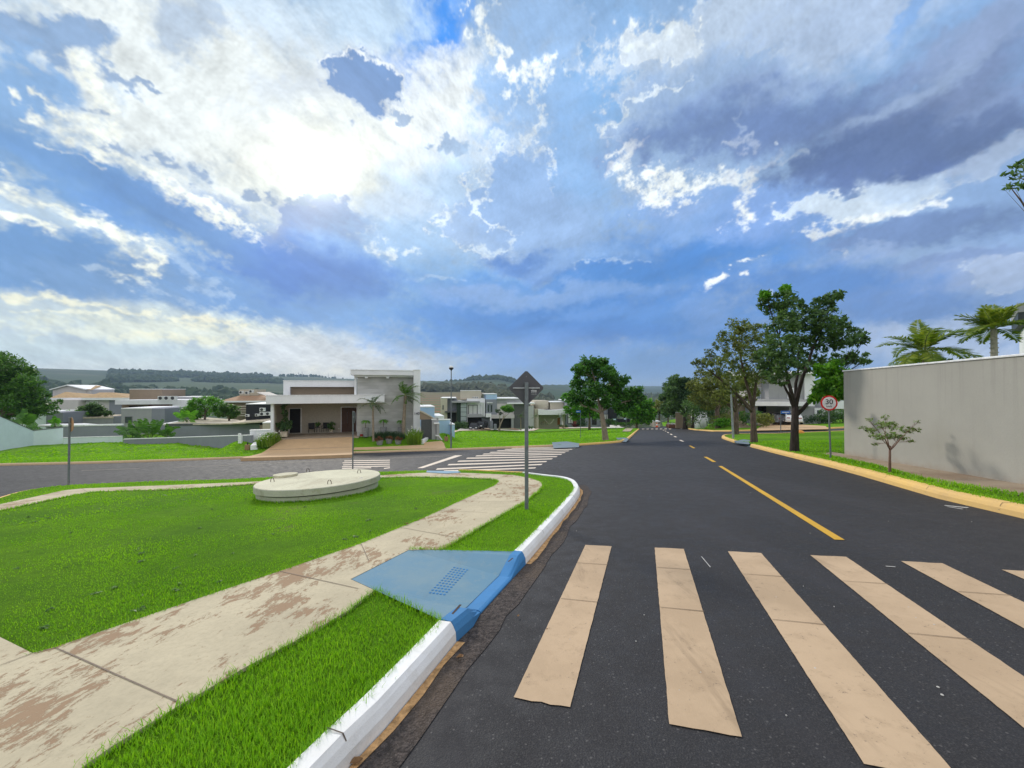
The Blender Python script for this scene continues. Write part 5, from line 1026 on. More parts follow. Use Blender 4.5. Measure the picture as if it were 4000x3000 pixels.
def gmod(hh):
    hh.px('fascia', WW, (449, 1563, 679, 1579), -1.6, 6); hh.px('right_block', WW, (674, 1562, 748, 1625), -1.5, 7); hh.px('dark_window', DARKG, (504, 1586, 563, 1596), -.06, .1); hh.px('brick_panel', BRICKR, (580, 1580, 660, 1590), -.05, .05); hh.px('lower_fascia', CAP, (640, 1620, 748, 1627), -1.7, 1)
block('flat_roofed_house', (477, 1579, 674, 1625), 61, 10, 8, WTAUPE, 'white flat-roofed house with a wide fascia over a brown recess', 'house', 0, CAP, 40, gmod)
block('brown_roof_block', (506, 1521, 632, 1563), 64, 10, 6, WTAUPE, 'windowless brown roof block rising above the flat-roofed house', 'building', 2, CAP, 5)
for x in (628, 651, 676): ac(x, 1563, 22, 60, 10, 'white air conditioner on the flat roof beside the brown block, %s of three' % {628: 'left', 651: 'middle', 676: 'right'}[x])
block('low_grey_wing', (680, 1551, 765, 1600), 66, 10, 5, WGREY, 'low grey wing behind the air conditioners, right of the brown block', 'building', 2, CAP, 20)
def hip(name, eave, ridge, Y, Yd, deg, label, wall, wm, rm, fasc=9, cat='house', base=60, extra=None):
    """hipped-roof house: eave pixels (x0, x1, y), ridge pixels (x0, x1, y)"""
    hh = House(name, eave[0], eave[2] + base, Y, deg, label, cat); f = hh.f; a = f.p(eave[0], eave[2]); b = f.p(eave[1], eave[2]); c = f.p(ridge[0], ridge[2], Yd / 2); d = f.p(ridge[1], ridge[2], Yd / 2)
    mb = MB(); v = [(a[0], 0, a[1]), (b[0], 0, b[1]), (b[0], Yd, b[1]), (a[0], Yd, a[1]), (c[0], Yd / 2, c[1]), (d[0], Yd / 2, c[1] + .001)]; mb.add(v, [(0, 1, 5, 4), (1, 2, 5), (2, 3, 4, 5), (3, 0, 4), (0, 3, 2, 1)]); mb.build('roof', rm, hh.root)
    hz = f.p(eave[0], eave[2] + fasc)[1]; MB().box(a[0] - .1, b[0] + .1, -.12, Yd + .12, hz, a[1] - .003).build('fascia', WW, hh.root)
    MB().box(a[0] + .7, b[0] - .7, .7, Yd - .7, hz - 5, hz - .003).build('wall', wm, hh.root)
    if extra: extra(hh)
    return hh
def pinkx(hh):
    hh.win('window', (337, 1568, 382, 1582), .66, CAP, CURT); hh.px('corner_wall', WSLATE, (427, 1563, 474, 1625), .3, 1); hh.px('left_wing', WPINK, (200, 1562, 305, 1625), -.6, 4)
    f = hh.f; P = [f.p(x, y, 4) for x, y in ((325, 1556), (505, 1556), (389, 1533))]; 
hip('hip_roofed_house', (195, 330, 1554), (255, 262, 1531), 72, 9, 6, 'pale house under the left tan hipped roof beside the big tree', None, WPINK, ROOFT)
hip('hip_roofed_house', (322, 506, 1554), (389, 440, 1533), 71, 9, 6, 'pale house under the right tan hipped roof, left of the brown block', None, WPINK, ROOFT, extra=pinkx)
hg = House('gabled_house', 206, 1560, 84, 8, 'white gabled house standing behind the two tan hipped roofs', 'house'); f = hg.f; P = [f.p(x, y) for x, y in ((206, 1570), (336, 1570), (336, 1521), (268, 1507), (206, 1522))]; MB().extr(P, 0, .3).build('gable_wall', WPINK, hg.root); pr_ = [f.p(x, y) for x, y in ((200, 1524), (267, 1506.5), (340, 1523), (340, 1519.5), (267, 1503), (200, 1520.5))]; MB().extr(pr_, -.4, 7).build('roof', CAP, hg.root); hg.px('side_wall', WPINK, (336, 1523, 356, 1570), .2, 6)
r4 = f.p(336, 1521); MB().add([(r4[0], 0, r4[1]), (f.p(360, 1523)[0], 0, f.p(360, 1523)[1]), (f.p(300, 1506)[0], 6, f.p(300, 1506)[1]), (f.p(262, 1504)[0], 6, f.p(262, 1504)[1])], [(0, 1, 2, 3)]).build('tiled_slope', ROOFT, hg.root)
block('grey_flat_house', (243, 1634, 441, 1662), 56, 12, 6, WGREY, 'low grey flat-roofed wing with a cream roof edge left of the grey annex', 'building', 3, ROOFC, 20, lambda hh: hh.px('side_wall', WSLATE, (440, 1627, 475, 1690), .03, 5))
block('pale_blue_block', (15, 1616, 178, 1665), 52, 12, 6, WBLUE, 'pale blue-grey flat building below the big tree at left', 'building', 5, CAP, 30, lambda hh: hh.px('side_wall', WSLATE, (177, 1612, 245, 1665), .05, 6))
def tanx(hh):
    hh.px('stair_block', WBEIGE, (936, 1521, 1007, 1545), 3, 6); f = hh.f; 
    for k in range(5): hh.px('balcony_slab', WBEIGE, (925, 1586 + k * 9, 970, 1589 + k * 9), -.5, 0)
hip('tan_roofed_house', (858, 1056, 1566), (983, 1000, 1533), 62, 10, 10, 'brown house with tan hipped roof and solar panel left of the white house', None, WTAUPE, ROOFB, 6, extra=tanx)
for x, y in ((941, 1538), (964, 1540), (980, 1534)): ac(x, y, 15, 64, 10, 'small rooftop air conditioner at the %s of the tan roof block' % {941: 'left', 964: 'lower middle', 980: 'upper right'}[x])
f = Frame(1002, 1536, 63, R(10)); mb = MB(); mb.add([(0, 0, .15), (1.7, -.5, -.45), (2.9, 1.5, -.45), (1.0, 2.2, .2)], [(0, 1, 2, 3)]); tag(mb.build('solar_panel', mat('solar', (.06, .07, .10), .6), loc=f.o), 'dark solar panel lying on the tan hipped roof', 'solar panel').rotation_euler = (0, 0, R(10))
block('black_annex', (961, 1579, 1062, 1640), 49, 14, 6, WBLACK, 'black flat-roofed annex carrying five air conditioners beside the white house', 'building', 2, CAP, 20)
for i, (x, y, t) in enumerate(((1024, 1607, 'top'), (1024, 1624, 'middle'), (1047, 1623, 'right'), (1003, 1626, 'left'), (965, 1628, 'leftmost'))): ac(x, y, 19 if i not in (3, 4) else 13, 48.6, 14, 'white air conditioner on the black annex wall, %s unit' % t)
# ---------------------------------------------------------------- houses across the grass lot, far middle
def car(name, base, rz, m, label, L=4.3, Wd=1.78, Hh=1.48, suv=0, group=None, lights=None):
    """car facing -y in its own frame"""
    r = empty(name, base, rz, label, 'car', group); w = Wd / 2; g = .2
    P = [(-L/2, .35), (-L/2 + .05, .62), (-L/2 + .25, .78), (-L/2 + 1.05, .92), (-L/2 + 1.75, Hh - .06), (-L/2 + 2.2, Hh), (L/2 - 1.15, Hh - .02), (L/2 - .35, Hh * (.82 if suv else .72)), (L/2 - .05, .82), (L/2, .5), (L/2 - .05, .3), (-L/2 + .1, .22)]
    secs = []; n = len(P)
    for x, k in ((-w, .86), (-w * .93, 1), (w * .93, 1), (w, .86)):
        row = []
        for (y, z) in P:
            cab = max(0, (z - .9) / (Hh - .9)); xx = x * (1 - .2 * cab); row.append((xx, y * (k if k < 1 and z > .4 else 1) if k < 1 else y, g * 0 + (z if k == 1 else .25 + (z - .25) * (.93 if z < 1 else .93))))
        secs.append(row)
    mb = MB(); vs = [p for row in secs for p in row]; fs = [(i * n + j, i * n + (j + 1) % n, (i + 1) * n + (j + 1) % n, (i + 1) * n + j) for i in range(3) for j in range(n)]; fs += [tuple(range(n))[::-1], tuple(3 * n + j for j in range(n))]; mb.add(vs, fs)
    o = mb.build('body', m, r, False); bv = o.modifiers.new('bevel', 'BEVEL'); bv.width = .05; bv.segments = 2; bv.limit_method = 'ANGLE'
    def glass(nm, pts): MB().add(pts, [tuple(range(len(pts)))]).build(nm, mat('car_glass', (.02, .025, .03), .3, .02, spec=.35), r)
    z0, z1 = .97, Hh - .1; k0, k1 = w * .93 * .97, w * .93 * .82; ya, yb = -L/2 + 1.16, -L/2 + 1.70
    glass('windscreen', [(-k0 + .08, ya - .02, z0), (k0 - .08, ya - .02, z0), (k1 - .04, yb - .03, z1), (-k1 + .04, yb - .03, z1)])
    yc, yd = L/2 - .30, L/2 - 1.05; zz = Hh * (.82 if suv else .72)
    glass('rear_window', [(k0 - .1, yc - .08, zz - .03), (-k0 + .1, yc - .08, zz - .03), (-k1 + .06, yd + .12, Hh - .06 + .03), (k1 - .06, yd + .12, Hh - .06 + .03)])
    for s in (-1, 1): glass('side_window', [(s * (w + .004) * .985, ya + .35, .98), (s * (w + .004) * .985, L/2 - .75, 1.0), (s * (w) * .86, L/2 - 1.2, Hh - .13), (s * w * .86, yb + .15, Hh - .13)])
    for sx in (-1, 1):
        for y in (-L/2 + .82, L/2 - .85):
            wl = MB(); wl.tube([(sx * (w - .2), y, .32), (sx * (w + .015), y, .32)], .32, 16); o = wl.build('wheel', BLK, r); MB().tube([(sx * (w + .0), y, .32), (sx * (w + .03), y, .32)], .19, 10).build('rim', CHROME, o)
        MB().bbox(sx * w * .62 - .2, sx * w * .62 + .2, -L/2 - .012, -L/2 + .2, .6, .74, .02).build('headlight', CAP, r); MB().bbox(sx * w * .66 - .16, sx * w * .66 + .16, L/2 - .2, L/2 + .012, .78, .88, .02).build('tail_light', mat('tail_red', (.35, .01, .01), .3), r)
    MB().box(-.22, .22, -L/2 - .02, -L/2 + .05, .40, .50).build('number_plate', CAP, r); MB().box(-.22, .22, L/2 - .05, L/2 + .02, .5, .61).build('number_plate', CAP, r)
    return r
BLKP = mat('paint_black', (.015, .016, .02), .35, .02, spec=.3); SILP = mat('paint_grey', (.20, .20, .22), .25, .03, coat=1); WHTP = mat('paint_white', (.75, .75, .76), .25, .03, coat=1)
Z5 = lambda x, y: (1600 + x * .22604, 1480 + y * .22604)
def R5(a, b, c, d): return (*Z5(a, b), *Z5(c, d))
YH = 84
# ground in front of these houses
PALE = mat('pale_concrete', (.60, .56, .50), .9, .12, 2)
def plate(name, pts, z_off, m, kind='structure'): return slab(name, [g2(*p, z_off) for p in pts], z_off, m, 2.0, .05, kind)
hp = House('two_storey_house', *Z5(810, 850), YH, 8, 'pale two-storey modern house with glass stair tower and a garage with two black cars')
hp.px('left_block', WBEIGE, R5(538, 335, 650, 850), .0, 9); hp.px('left_coping', CAP, R5(536, 326, 800, 335), -.1, 9); hp.px('recess_wall', WSLATE, R5(650, 338, 812, 600), 1.2, 8); hp.px('canopy', DARKT, R5(608, 560, 812, 580), -1.2, 1.5); hp.px('entrance', DARKG, R5(650, 580, 812, 850), 1.0, 2)
hp.px('dark_column', mat('dark_green_wall', (.03, .05, .035)), R5(814, 415, 880, 850), -.1, 3); hp.win('stair_window', R5(884, 420, 984, 800), -.2, BLK, mat('stair_glass', (.40, .45, .46), .2), .12, (0, 4)); hp.px('tower_back', WGREY, R5(880, 412, 990, 850), 0, 4)
hp.px('roof_slab', WGREY, R5(718, 385, 1212, 410), -1.0, 8); hp.px('upper_room', WW, R5(990, 345, 1305, 660), .3, 8); hp.win('window', R5(1024, 460, 1164, 606), .25, DARKT, CURT, .15, (1, 0)); hp.px('balcony_front', WGREY, R5(985, 612, 1245, 662), -.6, .2)
hp.px('garage', DARKG, R5(1000, 662, 1240, 860), 1.2, 6); hp.px('garage_wall', WW, R5(985, 662, 1000, 860), -.2, 6); hp.px('rooftop_box', WBEIGE, R5(882, 205, 1235, 345), 2.5, 8); hp.px('rooftop_coping', CAP, R5(880, 198, 1238, 206), 2.4, 8.1)
hp.win('window', R5(572, 456, 584, 528), -.02, DARKT, GLASS, .04)
for x in (1240, 1262, 1284): hp.px('fin', WW, R5(x, 400, x + 14, 650), -.5, .2)
hp.px('gate_wall', WSLATE, R5(1246, 662, 1400, 850), .8, 6)
for x, t in ((1100, 'left'), (1138, 'middle'), (1172, 'right')): ac(*Z5(x, 332), 7.5, YH + 2.2, 8, 'small air conditioner on the two-storey house roof, %s of three' % t)
hq = House('grey_house', *Z5(1515, 850), YH + 1, 8, 'lilac-grey two-storey house with two slit windows and a round green topiary tree in front')
hq.px('tower', WSLATE, R5(1318, 355, 1512, 660), 0, 8); hq.px('tower_top', WLBLUE, R5(1325, 264, 1510, 356), .2, 8); hq.px('coping', CAP, R5(1290, 256, 1514, 265), .1, 8.1)
for x in (1350, 1402): hq.win('window', R5(x, 452, x + 26, 572), -.03, WSLATE, GLASS, .05); hq.px('sill', CAP, R5(x - 14, 408, x + 34, 420), -.25, .0)
hq.px('roof', CAP, R5(1512, 330, 1900, 346), -.3, 9); hq.px('roof_edge', WGREY, R5(1512, 346, 1990, 430), .3, 8); hq.px('lower_roof', CAP, R5(1690, 414, 2165, 432), -1.1, 6)
hq.px('garage_fascia', WPINK, R5(1412, 620, 1812, 680), -.4, 5); hq.px('garage', DARKG, R5(1425, 680, 1800, 850), 1.5, 5); hq.px('garage_pillar', WGREY, R5(1760, 680, 1800, 850), -.3, .5); hq.px('tall_wall', mat('tall_dark_wall', (.12, .12, .12)), R5(1804, 432, 2050, 850), -.2, 5); hq.px('board_wall', m_wall('board_pale', (.50, .50, .49), (.4, .4, .39)), R5(2046, 470, 2146, 850), -.9, 4)
wl_ = hq.px('upper_wall', WPINK, R5(1512, 430, 1804, 622), .1, 5); hq.px('gate_beam', CAP, R5(1318, 600, 1412, 662), -.6, .4); hq.px('gate_pier', CAP, R5(1392, 650, 1412, 850), -.6, .2)
hq.px('low_wall', WSLATE, R5(1396, 728, 1440, 860), -2.5, -1.5); hq.px('low_wall', WSLATE, R5(1462, 786, 1505, 880), -3.5, -2.5)
cg = lambda x, y: G(*Z5(x, y), .12)
for (x, y, rz, lab, suv) in ((1112, 884, R(2), 'black car parked nose out in the driveway, the nearer of the two', 0), (1245, 850, R(-14), 'black car parked deeper in the garage of the two-storey house', 1)):
    d = ray(*Z5(x, y)); Y = 80.5 if suv == 0 else 82.5; p = at(*Z5(x, y), Y); car('parked_car', p, rz, BLKP, lab, 4.2, 1.8, 1.5, suv, 'cars at the two-storey house')
Z6 = lambda x, y: (2050 + x * .29385, 1480 + y * .29385)
def R6(a, b, c, d): return (*Z6(a, b), *Z6(c, d))
hs_ = House('beige_house', *Z6(180, 620), YH + 2, 6, 'beige house with a curved white fascia over an open porch with a hammock')
hs_.px('porch_wall', WBEIGE, R6(185, 478, 460, 660), 3, 4); hs_.px('left_pier', WBEIGE, R6(128, 400, 184, 660), 0, 3); hs_.px('upper_wall', WBEIGE, R6(335, 312, 530, 405), 2.2, 8); hs_.px('upper_roof', CAP, R6(325, 304, 540, 312), 2, 8.2)
x0, x1, z0, z1 = hs_.f.rect(*R6(137, 292, 333, 405), 1.2); mb = MB(); n = 14; cx, hw = (x0 + x1) / 2, (x1 - x0) / 2
mb.prism([(cx - hw * math.cos(PI * k / n), 1.2 + 1.6 - 1.6 * math.sin(PI * k / n)) for k in range(n + 1)] + [(x1, 8), (x0, 8)], z0, z1); mb.build('curved_tower', WBEIGE, hs_.root, True)
x0, x1, z0, z1 = hs_.f.rect(*R6(178, 402, 548, 476), -.4); mb = MB(); n = 16; v = []
for k in range(n + 1):
    t = k / n; x = x0 + (x1 - x0) * t; sag = -(.28 * math.sin(PI * t)); v += [(x, -.4, z0), (x, -.4, z1 + sag), (x, 4, z1 + sag), (x, 4, z0)]
mb.add(v, [(k * 4 + j, k * 4 + 4 + j, k * 4 + 4 + (j + 1) % 4, k * 4 + (j + 1) % 4) for k in range(n) for j in range(4)] + [(0, 1, 2, 3), (n * 4 + 3, n * 4 + 2, n * 4 + 1, n * 4)]); mb.build('curved_fascia', CAP, hs_.root)
hs_.door(R6(432, 515, 468, 612), 2.95, WOODO, WBEIGE); hs_.px('left_return', WW, R6(540, 405, 575, 640), .5, 4)
def curve_tube(name, pts, r_, m, label, cat, group=None): o0 = Vector(pts[0]); o = MB().tube([Vector(p) - o0 for p in pts], r_, 5).build(name, m, loc=o0); return tag(o, label, cat, group)
hm = [at(*Z6(262 + 124 * t, 535 + 66 * math.sin(PI * t)), YH + 3.6) for t in [k / 10 for k in range(11)]]; curve_tube('hammock', hm, .12, mat('hammock', (.62, .58, .50)), 'pale hammock slung across the porch of the beige house', 'hammock')
bk = at(*Z6(262, 612), YH + 3.2); rb = empty('bicycle', bk, R(5), 'small bicycle standing on the porch under the hammock', 'bicycle'); 
for x in (-.5, .5): mb = MB(); mb.tube([(x + .33 * math.cos(2 * PI * k / 14), 0, .33 + .33 * math.sin(2 * PI * k / 14)) for k in range(15)], .025, 5, False); mb.build('wheel', BLK, rb)
MB().tube([(-.5, 0, .33), (-.15, 0, .75), (.35, 0, .75), (.5, 0, .33)], .03, 5).build('frame', mat('bike_red', (.35, .04, .03)), rb); MB().tube([(.35, 0, .75), (.32, 0, 1.0), (.2, 0, 1.02)], .02, 5).build('handlebar', BLK, rb); MB().bbox(-.28, -.02, -.06, .06, .83, .9, .02).build('saddle', BLK, rb)
ht = House('dark_trimmed_house', *Z6(640, 620), YH + 1, 4, 'grey house with tall white-curtained windows and dark piers behind the big green tree')
ht.px('wall', WSLATE, R6(560, 290, 1130, 640), .5, 8); ht.px('roof', CAP, R6(550, 282, 1160, 292), -.5, 8.5); ht.win('window', R6(576, 432, 640, 590), .45, BLK, CURT, .12, (1, 1)); ht.px('brick_pier', BRICKR, R6(652, 420, 692, 640), -.2, .6); ht.px('entrance', DARKG, R6(892, 470, 955, 610), .42, .6); ht.win('window', R6(1050, 472, 1115, 535), .45, BLK, CURT, .1, (1, 0)); ht.px('dark_pier', WBLACK, R6(1120, 385, 1222, 600), -.4, 6); ht.px('porch', DARKG, R6(700, 505, 800, 620), .4, .7)
hf = House('dark_fence', *Z6(1190, 610), YH + 4, 4, 'long black slatted fence right of the grey house', 'fence'); hf.px('fence_panel', WBLACK, R6(1225, 532, 1424, 612), 0, .1)
plate('driveway', ((1780, 1684), (1950, 1680), (2100, 1675), (2350, 1670.5), (2440, 1670.5), (2420, 1660), (2250, 1663), (2080, 1668), (1800, 1672)), .16, PALE); plate('driveway', ((1850, 1682), (1925, 1680.5), (1900, 1668), (1840, 1671)), .22, RED); plate('driveway', ((2120, 1674), (2225, 1671.5), (2205, 1662), (2120, 1664)), .22, RED)
mb = MB(); cw = [g2(1640, 1690, .15), g2(1780, 1685, .15), g2(1950, 1681, .15), g2(2100, 1676, .15), g2(2300, 1672, .15)]; ribbon(mb, cw, 1.2, .26); tag(mb.build('pavement', mat('pale_path2', (.55, .44, .30))), kind='structure')
bush('shrub', at(*Z5(905, 890), 81), 3.1, 2.0, LF_DARK, 1500, .14, 'dark shrub in front of the glass stair tower', seed=3)
bush('shrub', at(*Z5(2075, 868), 82), 1.6, .7, LF_MID, 500, .1, 'low green shrub at the foot of the pale board wall', seed=4); bush('hedge', at(*Z6(510, 650), 83), 2.4, .7, LF_DARK, 700, .1, 'dark clipped hedge right of the beige house driveway', 'hedge', seed=5)
bush('shrub', at(*Z6(1120, 605), 84), 3.8, 1.3, LF_DARK, 1300, .13, 'dark round shrub between grey house and black fence', seed=6); bush('hedge', at(*Z6(1310, 625), 83), 6.5, .9, LF_MID, 1200, .12, 'low green hedge in front of the black fence', 'hedge', seed=7); bush('shrub', at(*Z6(672, 640), 82.5), 1.4, .8, mat('red_leaf', (.12, .03, .03)), 500, .1, 'small dark red shrub at the brick pier', seed=8); bush('shrub', at(*Z6(755, 632), 82.5), 1.8, 1.7, LF_BLUE, 800, .12, 'grey-green rounded shrub by the grey house entrance', seed=9)
wind = (.25, 0)
tp = at(*Z5(1540, 895), 78); make_tree('topiary_tree', tp, px_clumps([(1983, 1595, 21, 0, .62), (1968, 1593, 14, .3, .6), (1998, 1600, 13, -.3, .6), (1984, 1604, 18, .5, .45)], 78), 2.6, .13, LF_BRT, 4200, .12, BARKL, 11, 1, (.9, 0), 'small leaning tree with a round bright green crown before the grey house', sub=30, subr=.3, hollow=.5)
make_tree('pale_tree', at(*Z5(1560, 890), 78.6), px_clumps([(1945, 1604, 12, 0, .8), (1955, 1616, 9, 0, .7)], 78.6), 2.3, .08, LF_BLUE, 900, .1, BARKL, 12, 2, (0, 0), 'thin greyish tree directly left of the round topiary crown')
for i, (x, y, yt, L, lab) in enumerate(((1922, 870, 655, 1.5, 'young palm before the dark wall of the grey house'), (2182, 845, 660, 1.6, 'young palm at the right corner of the pale board wall'))): b = at(*Z5(x, y), 79.5); make_palm('young_palm', b, at(*Z5(x, yt), 79.5).z, 11, L, .09, lab, 'young palms', 20 + i, curve=.9, lw=.3, nl=12, leaf=LF_BLUE)
b = at(*Z6(520, 650), 82); make_palm('bushy_palm', b, at(*Z6(515, 500), 82).z, 14, 2.6, .12, 'dark full palm right of the orange door of the beige house', None, 25, curve=.6, lw=.4, nl=14, leaf=LF_DARK)
# ---------------------------------------------------------------- right-hand house behind the trees
Z7 = lambda x, y: (2600 + x * .33906, 1480 + y * .33906)
def R7(a, b, c, d): return (*Z7(a, b), *Z7(c, d))
YR = 51
hr = House('large_grey_house', *Z7(1060, 520), YR, -8, 'large grey two-storey house with wide open garage holding two cars, behind the street trees')
hr.px('garage_back', DARKG, R7(1060, 312, 1425, 540), 6, 6.3); hr.px('garage_floor', PAVE, R7(1060, 512, 1430, 540), .0, 6); hr.px('side_wall', WSLATE, R7(1036, 312, 1062, 530), 0, 6); hr.px('fascia', WW, R7(1036, 262, 1722, 314), -1.0, 6.5); hr.px('fascia_step', m_wall('fascia_grey', (.42, .41, .41), (.3, .3, .3)), R7(1046, 236, 1690, 263), -.6, 6)
hr.px('wall', WGREY, R7(1422, 314, 1725, 540), .1, 6); hr.px('upper_wall', WGREY, R7(1188, -60, 1722, 237), .4, 8); hr.px('upper_left', WPINK, R7(1040, -60, 1188, 237), 2.5, 8); hr.px('tower', WW, R7(1600, -100, 1722, 237), .2, 7.9); hr.px('roof', CAP, R7(1020, -75, 1740, -58), -.8, 9)
hr.win('window', R7(1422, 120, 1466, 210), .35, CAP, GLASS, .2); hr.win('balcony_glass', R7(1052, 108, 1180, 236), 2.4, CAP, mat('pale_glass', (.30, .36, .42), .1), .1, (2, 1)); hr.win('window', R7(1742, 362, 1800, 402), .0, CAP, GLASS, .28); hr.px('low_wall', WGREY, R7(1725, 330, 1925, 540), .1, 3)
hr.px('white_wing', WW, R7(1920, 118, 2100, 345), -.5, 6); hr.px('wing_gate', mat('gate_white', (.62, .65, .68), .5), R7(1945, 350, 2100, 420), .5, 1); hr.px('wing_wall', WBEIGE, R7(1915, 318, 2100, 352), .2, 1)
for i in range(9): x0, x1, z0, z1 = hr.f.rect(*R7(812, 452 + i * 12.4, 988, 462 + i * 12.4), -4 + (8 - i) * .42); sx = .42 * (8 - i) * .18; MB().bbox(x0 - sx * 0, x1 - sx * 2.2, -4 + (8 - i) * .42, -4 + (8 - i) * .42 + .5, z0 - .1, z1 - .02, .01).build('step', PAVE, hr.root)
bx = hr.px('entrance_wall', WTAUPE, R7(700, 300, 1040, 460), 3, 6)
plate('driveway', ((2948, 1681), (2990, 1656), (3100, 1656), (3225, 1664), (3235, 1675), (3140, 1677)), .15, RED)
for (x, y, Y, rz, m, lab, L, suv) in ((1210, 512, 52.2, 188, SILP, 'grey hatchback seen from behind in the open garage', 4.5, 1), (1452, 512, 50.0, 152, WHTP, 'white car parked at an angle in the driveway of the large grey house', 4.2, 0)):
    car('parked_car', at(*Z7(x, y), Y), R(rz), m, lab, L, 1.85, 1.5, suv, 'cars at the large grey house')
hedge = bush('hedge', at(*Z7(1930, 520), 47), 4.2, 1.9, LF_DARK, 2600, .09, 'dark dense hedge under the white wing beside the speed limit sign', 'hedge', seed=31, d=1.2); bush('shrub', at(*Z7(1735, 525), 48), 2.6, 1.2, LF_BLUE, 1200, .09, 'greyish shrub under the small white window', seed=32)
for i, (x, y, w, h_, lf, lab, Y) in enumerate(((690, 560, 4.0, 1.9, LF_OLV, 'yellow-green shrub on the bank left of the steps', 47), (640, 555, 1.4, 1.3, LF_BRT, 'small bright shrub at the left end of the bank planting', 46), (935, 530, 2.6, 1.9, LF_MID, 'green shrub between the steps and the garage', 48), (1110, 555, 2.2, 1.7, LF_OLV, 'rounded olive shrub at the left corner of the driveway', 45))): bush('shrub', at(*Z7(x, y), Y), w, h_, lf, 1500, .1, lab, seed=40 + i)
bush('large_shrub', at(*Z7(495, 560), 50), 5.2, 4.6, LF_DARK, 4200, .14, 'big dark spreading shrub on the grass bank right of the curved wall', seed=46, d=3)
bush('flowering_bush', at(*Z7(2040, 500), 46.4), 1.2, 1.6, LF_MID, 400, .08, 'small flowering bush at the right end of the hedge', seed=47)
# grass bank and curved wall
mb = MB(); bp = [(at(*Z7(x, y), Y)) for x, y, Y in ((430, 578, 49), (620, 582, 45), (800, 585, 44), (800, 500, 51), (620, 480, 54), (500, 530, 53))]; mb.add([tuple(p) for p in bp], [(0, 1, 4, 5), (1, 2, 3, 4)]); o = mb.build('grass_bank', TURF); tag(o, kind='structure')
cwp = [at(x, y, Y) for x, y, Y in ((2700, 1676, 58), (2722, 1676, 55), (2747, 1675, 54), (2766, 1672, 57))]; r = empty('curved_wall', cwp[0], 0, 'pale curved garden wall behind the street trees, left of the big dark shrub', 'wall'); mb = MB(); vs = []
for i, p in enumerate(cwp): q = p - cwp[0]; t = 2.3; vs += [(q.x, q.y, q.z - .5), (q.x, q.y, q.z + t), (q.x + .1, q.y + .25, q.z + t), (q.x + .1, q.y + .25, q.z - .5)]
mb.add(vs, [(k * 4 + j, k * 4 + 4 + j, k * 4 + 4 + (j + 1) % 4, k * 4 + (j + 1) % 4) for k in range(3) for j in range(4)] + [(0, 1, 2, 3), (15, 14, 13, 12)]); mb.build('wall_panel', WW, r, True); mb = MB(); vs = [(v[0] + (0 if k % 4 in (0, 1) else .0), v[1] - (.04 if k % 4 in (0, 1) else -.04), (v[2] if k % 4 in (0, 3) else v[2])) for k, v in enumerate(vs)]
vs = [(v[0], v[1], vs[(k // 4) * 4 + 1][2] + (.002 if k % 4 in (0, 3) else .06)) for k, v in enumerate(vs)]; mb.add(vs, [(k * 4 + j, k * 4 + 4 + j, k * 4 + 4 + (j + 1) % 4, k * 4 + (j + 1) % 4) for k in range(3) for j in range(4)]); mb.build('coping', CAP, r)
block('taupe_wall', (2640, 1612, 2702, 1664), 62, -10, .3, WTAUPE, 'brown-grey garden wall glimpsed between the dark tree trunks', 'wall', 2, CAP, 10)
# ---------------------------------------------------------------- grey wall on the right
wt = WALL_T; sA = 2.494 * WALL_T; A_ = Vector((*W(wt, sA), 0)); L_ = sA + 5.0; ztop = at(3294, 1452, A_.y).z
root = empty('grey_boundary_wall', (A_.x, A_.y, float(near_z(A_.x, A_.y))), math.atan2(-MD.y, -MD.x), 'long plain grey rendered wall with white coping along the right side of the street', 'wall'); mb = MB(); vs = []; n = 20
for k in range(n + 1):
    d = L_ * k / n; p = (A_.x - MD.x * d, A_.y - MD.y * d); zb = float(near_z(*p)) - .3 - root.location.z; vs += [(d, 0, zb), (d, 0, ztop - root.location.z), (d, .2, ztop - root.location.z), (d, .2, zb)]
mb.add(vs, [(k * 4 + j, k * 4 + (j + 1) % 4, k * 4 + 4 + (j + 1) % 4, k * 4 + 4 + j) for k in range(n) for j in range(4)] + [(3, 2, 1, 0), (n * 4, n * 4 + 1, n * 4 + 2, n * 4 + 3)]); bwm = NT(BIGWALL); v_ = bwm.coord(); sp_ = bwm.n('ShaderNodeSeparateXYZ'); bwm.link(v_, sp_.inputs[0]); old = BIGWALL.node_tree.nodes['Principled BSDF'].inputs['Base Color'].links[0].from_socket
dr = bwm.noise(bwm.coord(sc=(3.5, 1, .10)), 2.2, 5, .7); tpz = ztop - root.location.z; dm = bwm.math('MULTIPLY', bwm.ss(sp_.outputs[2], tpz - 1.6, tpz), bwm.ss(dr, .50, .66)); c_ = bwm.mix(bwm.math('MULTIPLY', dm, .22), old, (.20, .19, .17))
fo = bwm.math('ADD', sp_.outputs[2], bwm.math('MULTIPLY', sp_.outputs[0], -.066)); sn = bwm.noise(v_, 5, 6, .7); fm_ = bwm.ss(bwm.math('SUBTRACT', fo, bwm.math('MULTIPLY', sn, .5)), .12, -.22); c_ = bwm.mix(bwm.math('MULTIPLY', fm_, .5), c_, (.30, .21, .14)); bwm.col(c_)
mb.build('wall_panel', BIGWALL, root)
MB().bbox(-.03, L_, -.03, .23, ztop - root.location.z + .002, ztop - root.location.z + .045, .008).build('coping', CAP, root)
MB().box(.0, .2, .202, 8, -1.2, ztop - root.location.z).build('return_wall', BIGWALL, root)
hx = House('dark_roofed_building', 3975, 1400, 16, -50, 'dark roof corner of a building above the grey wall at the right edge', 'building'); hx.px('roof_edge', mat('roof_dark', (.05, .06, .065), .6), (3976, 1190, 4300, 1246), 0, 4); hx.px('wall', WW, (4005, 1250, 4300, 1450), .3, 3.5); hx.px('roof_trim', WGREY, (3974, 1186, 4302, 1190), -.03, 4.03)
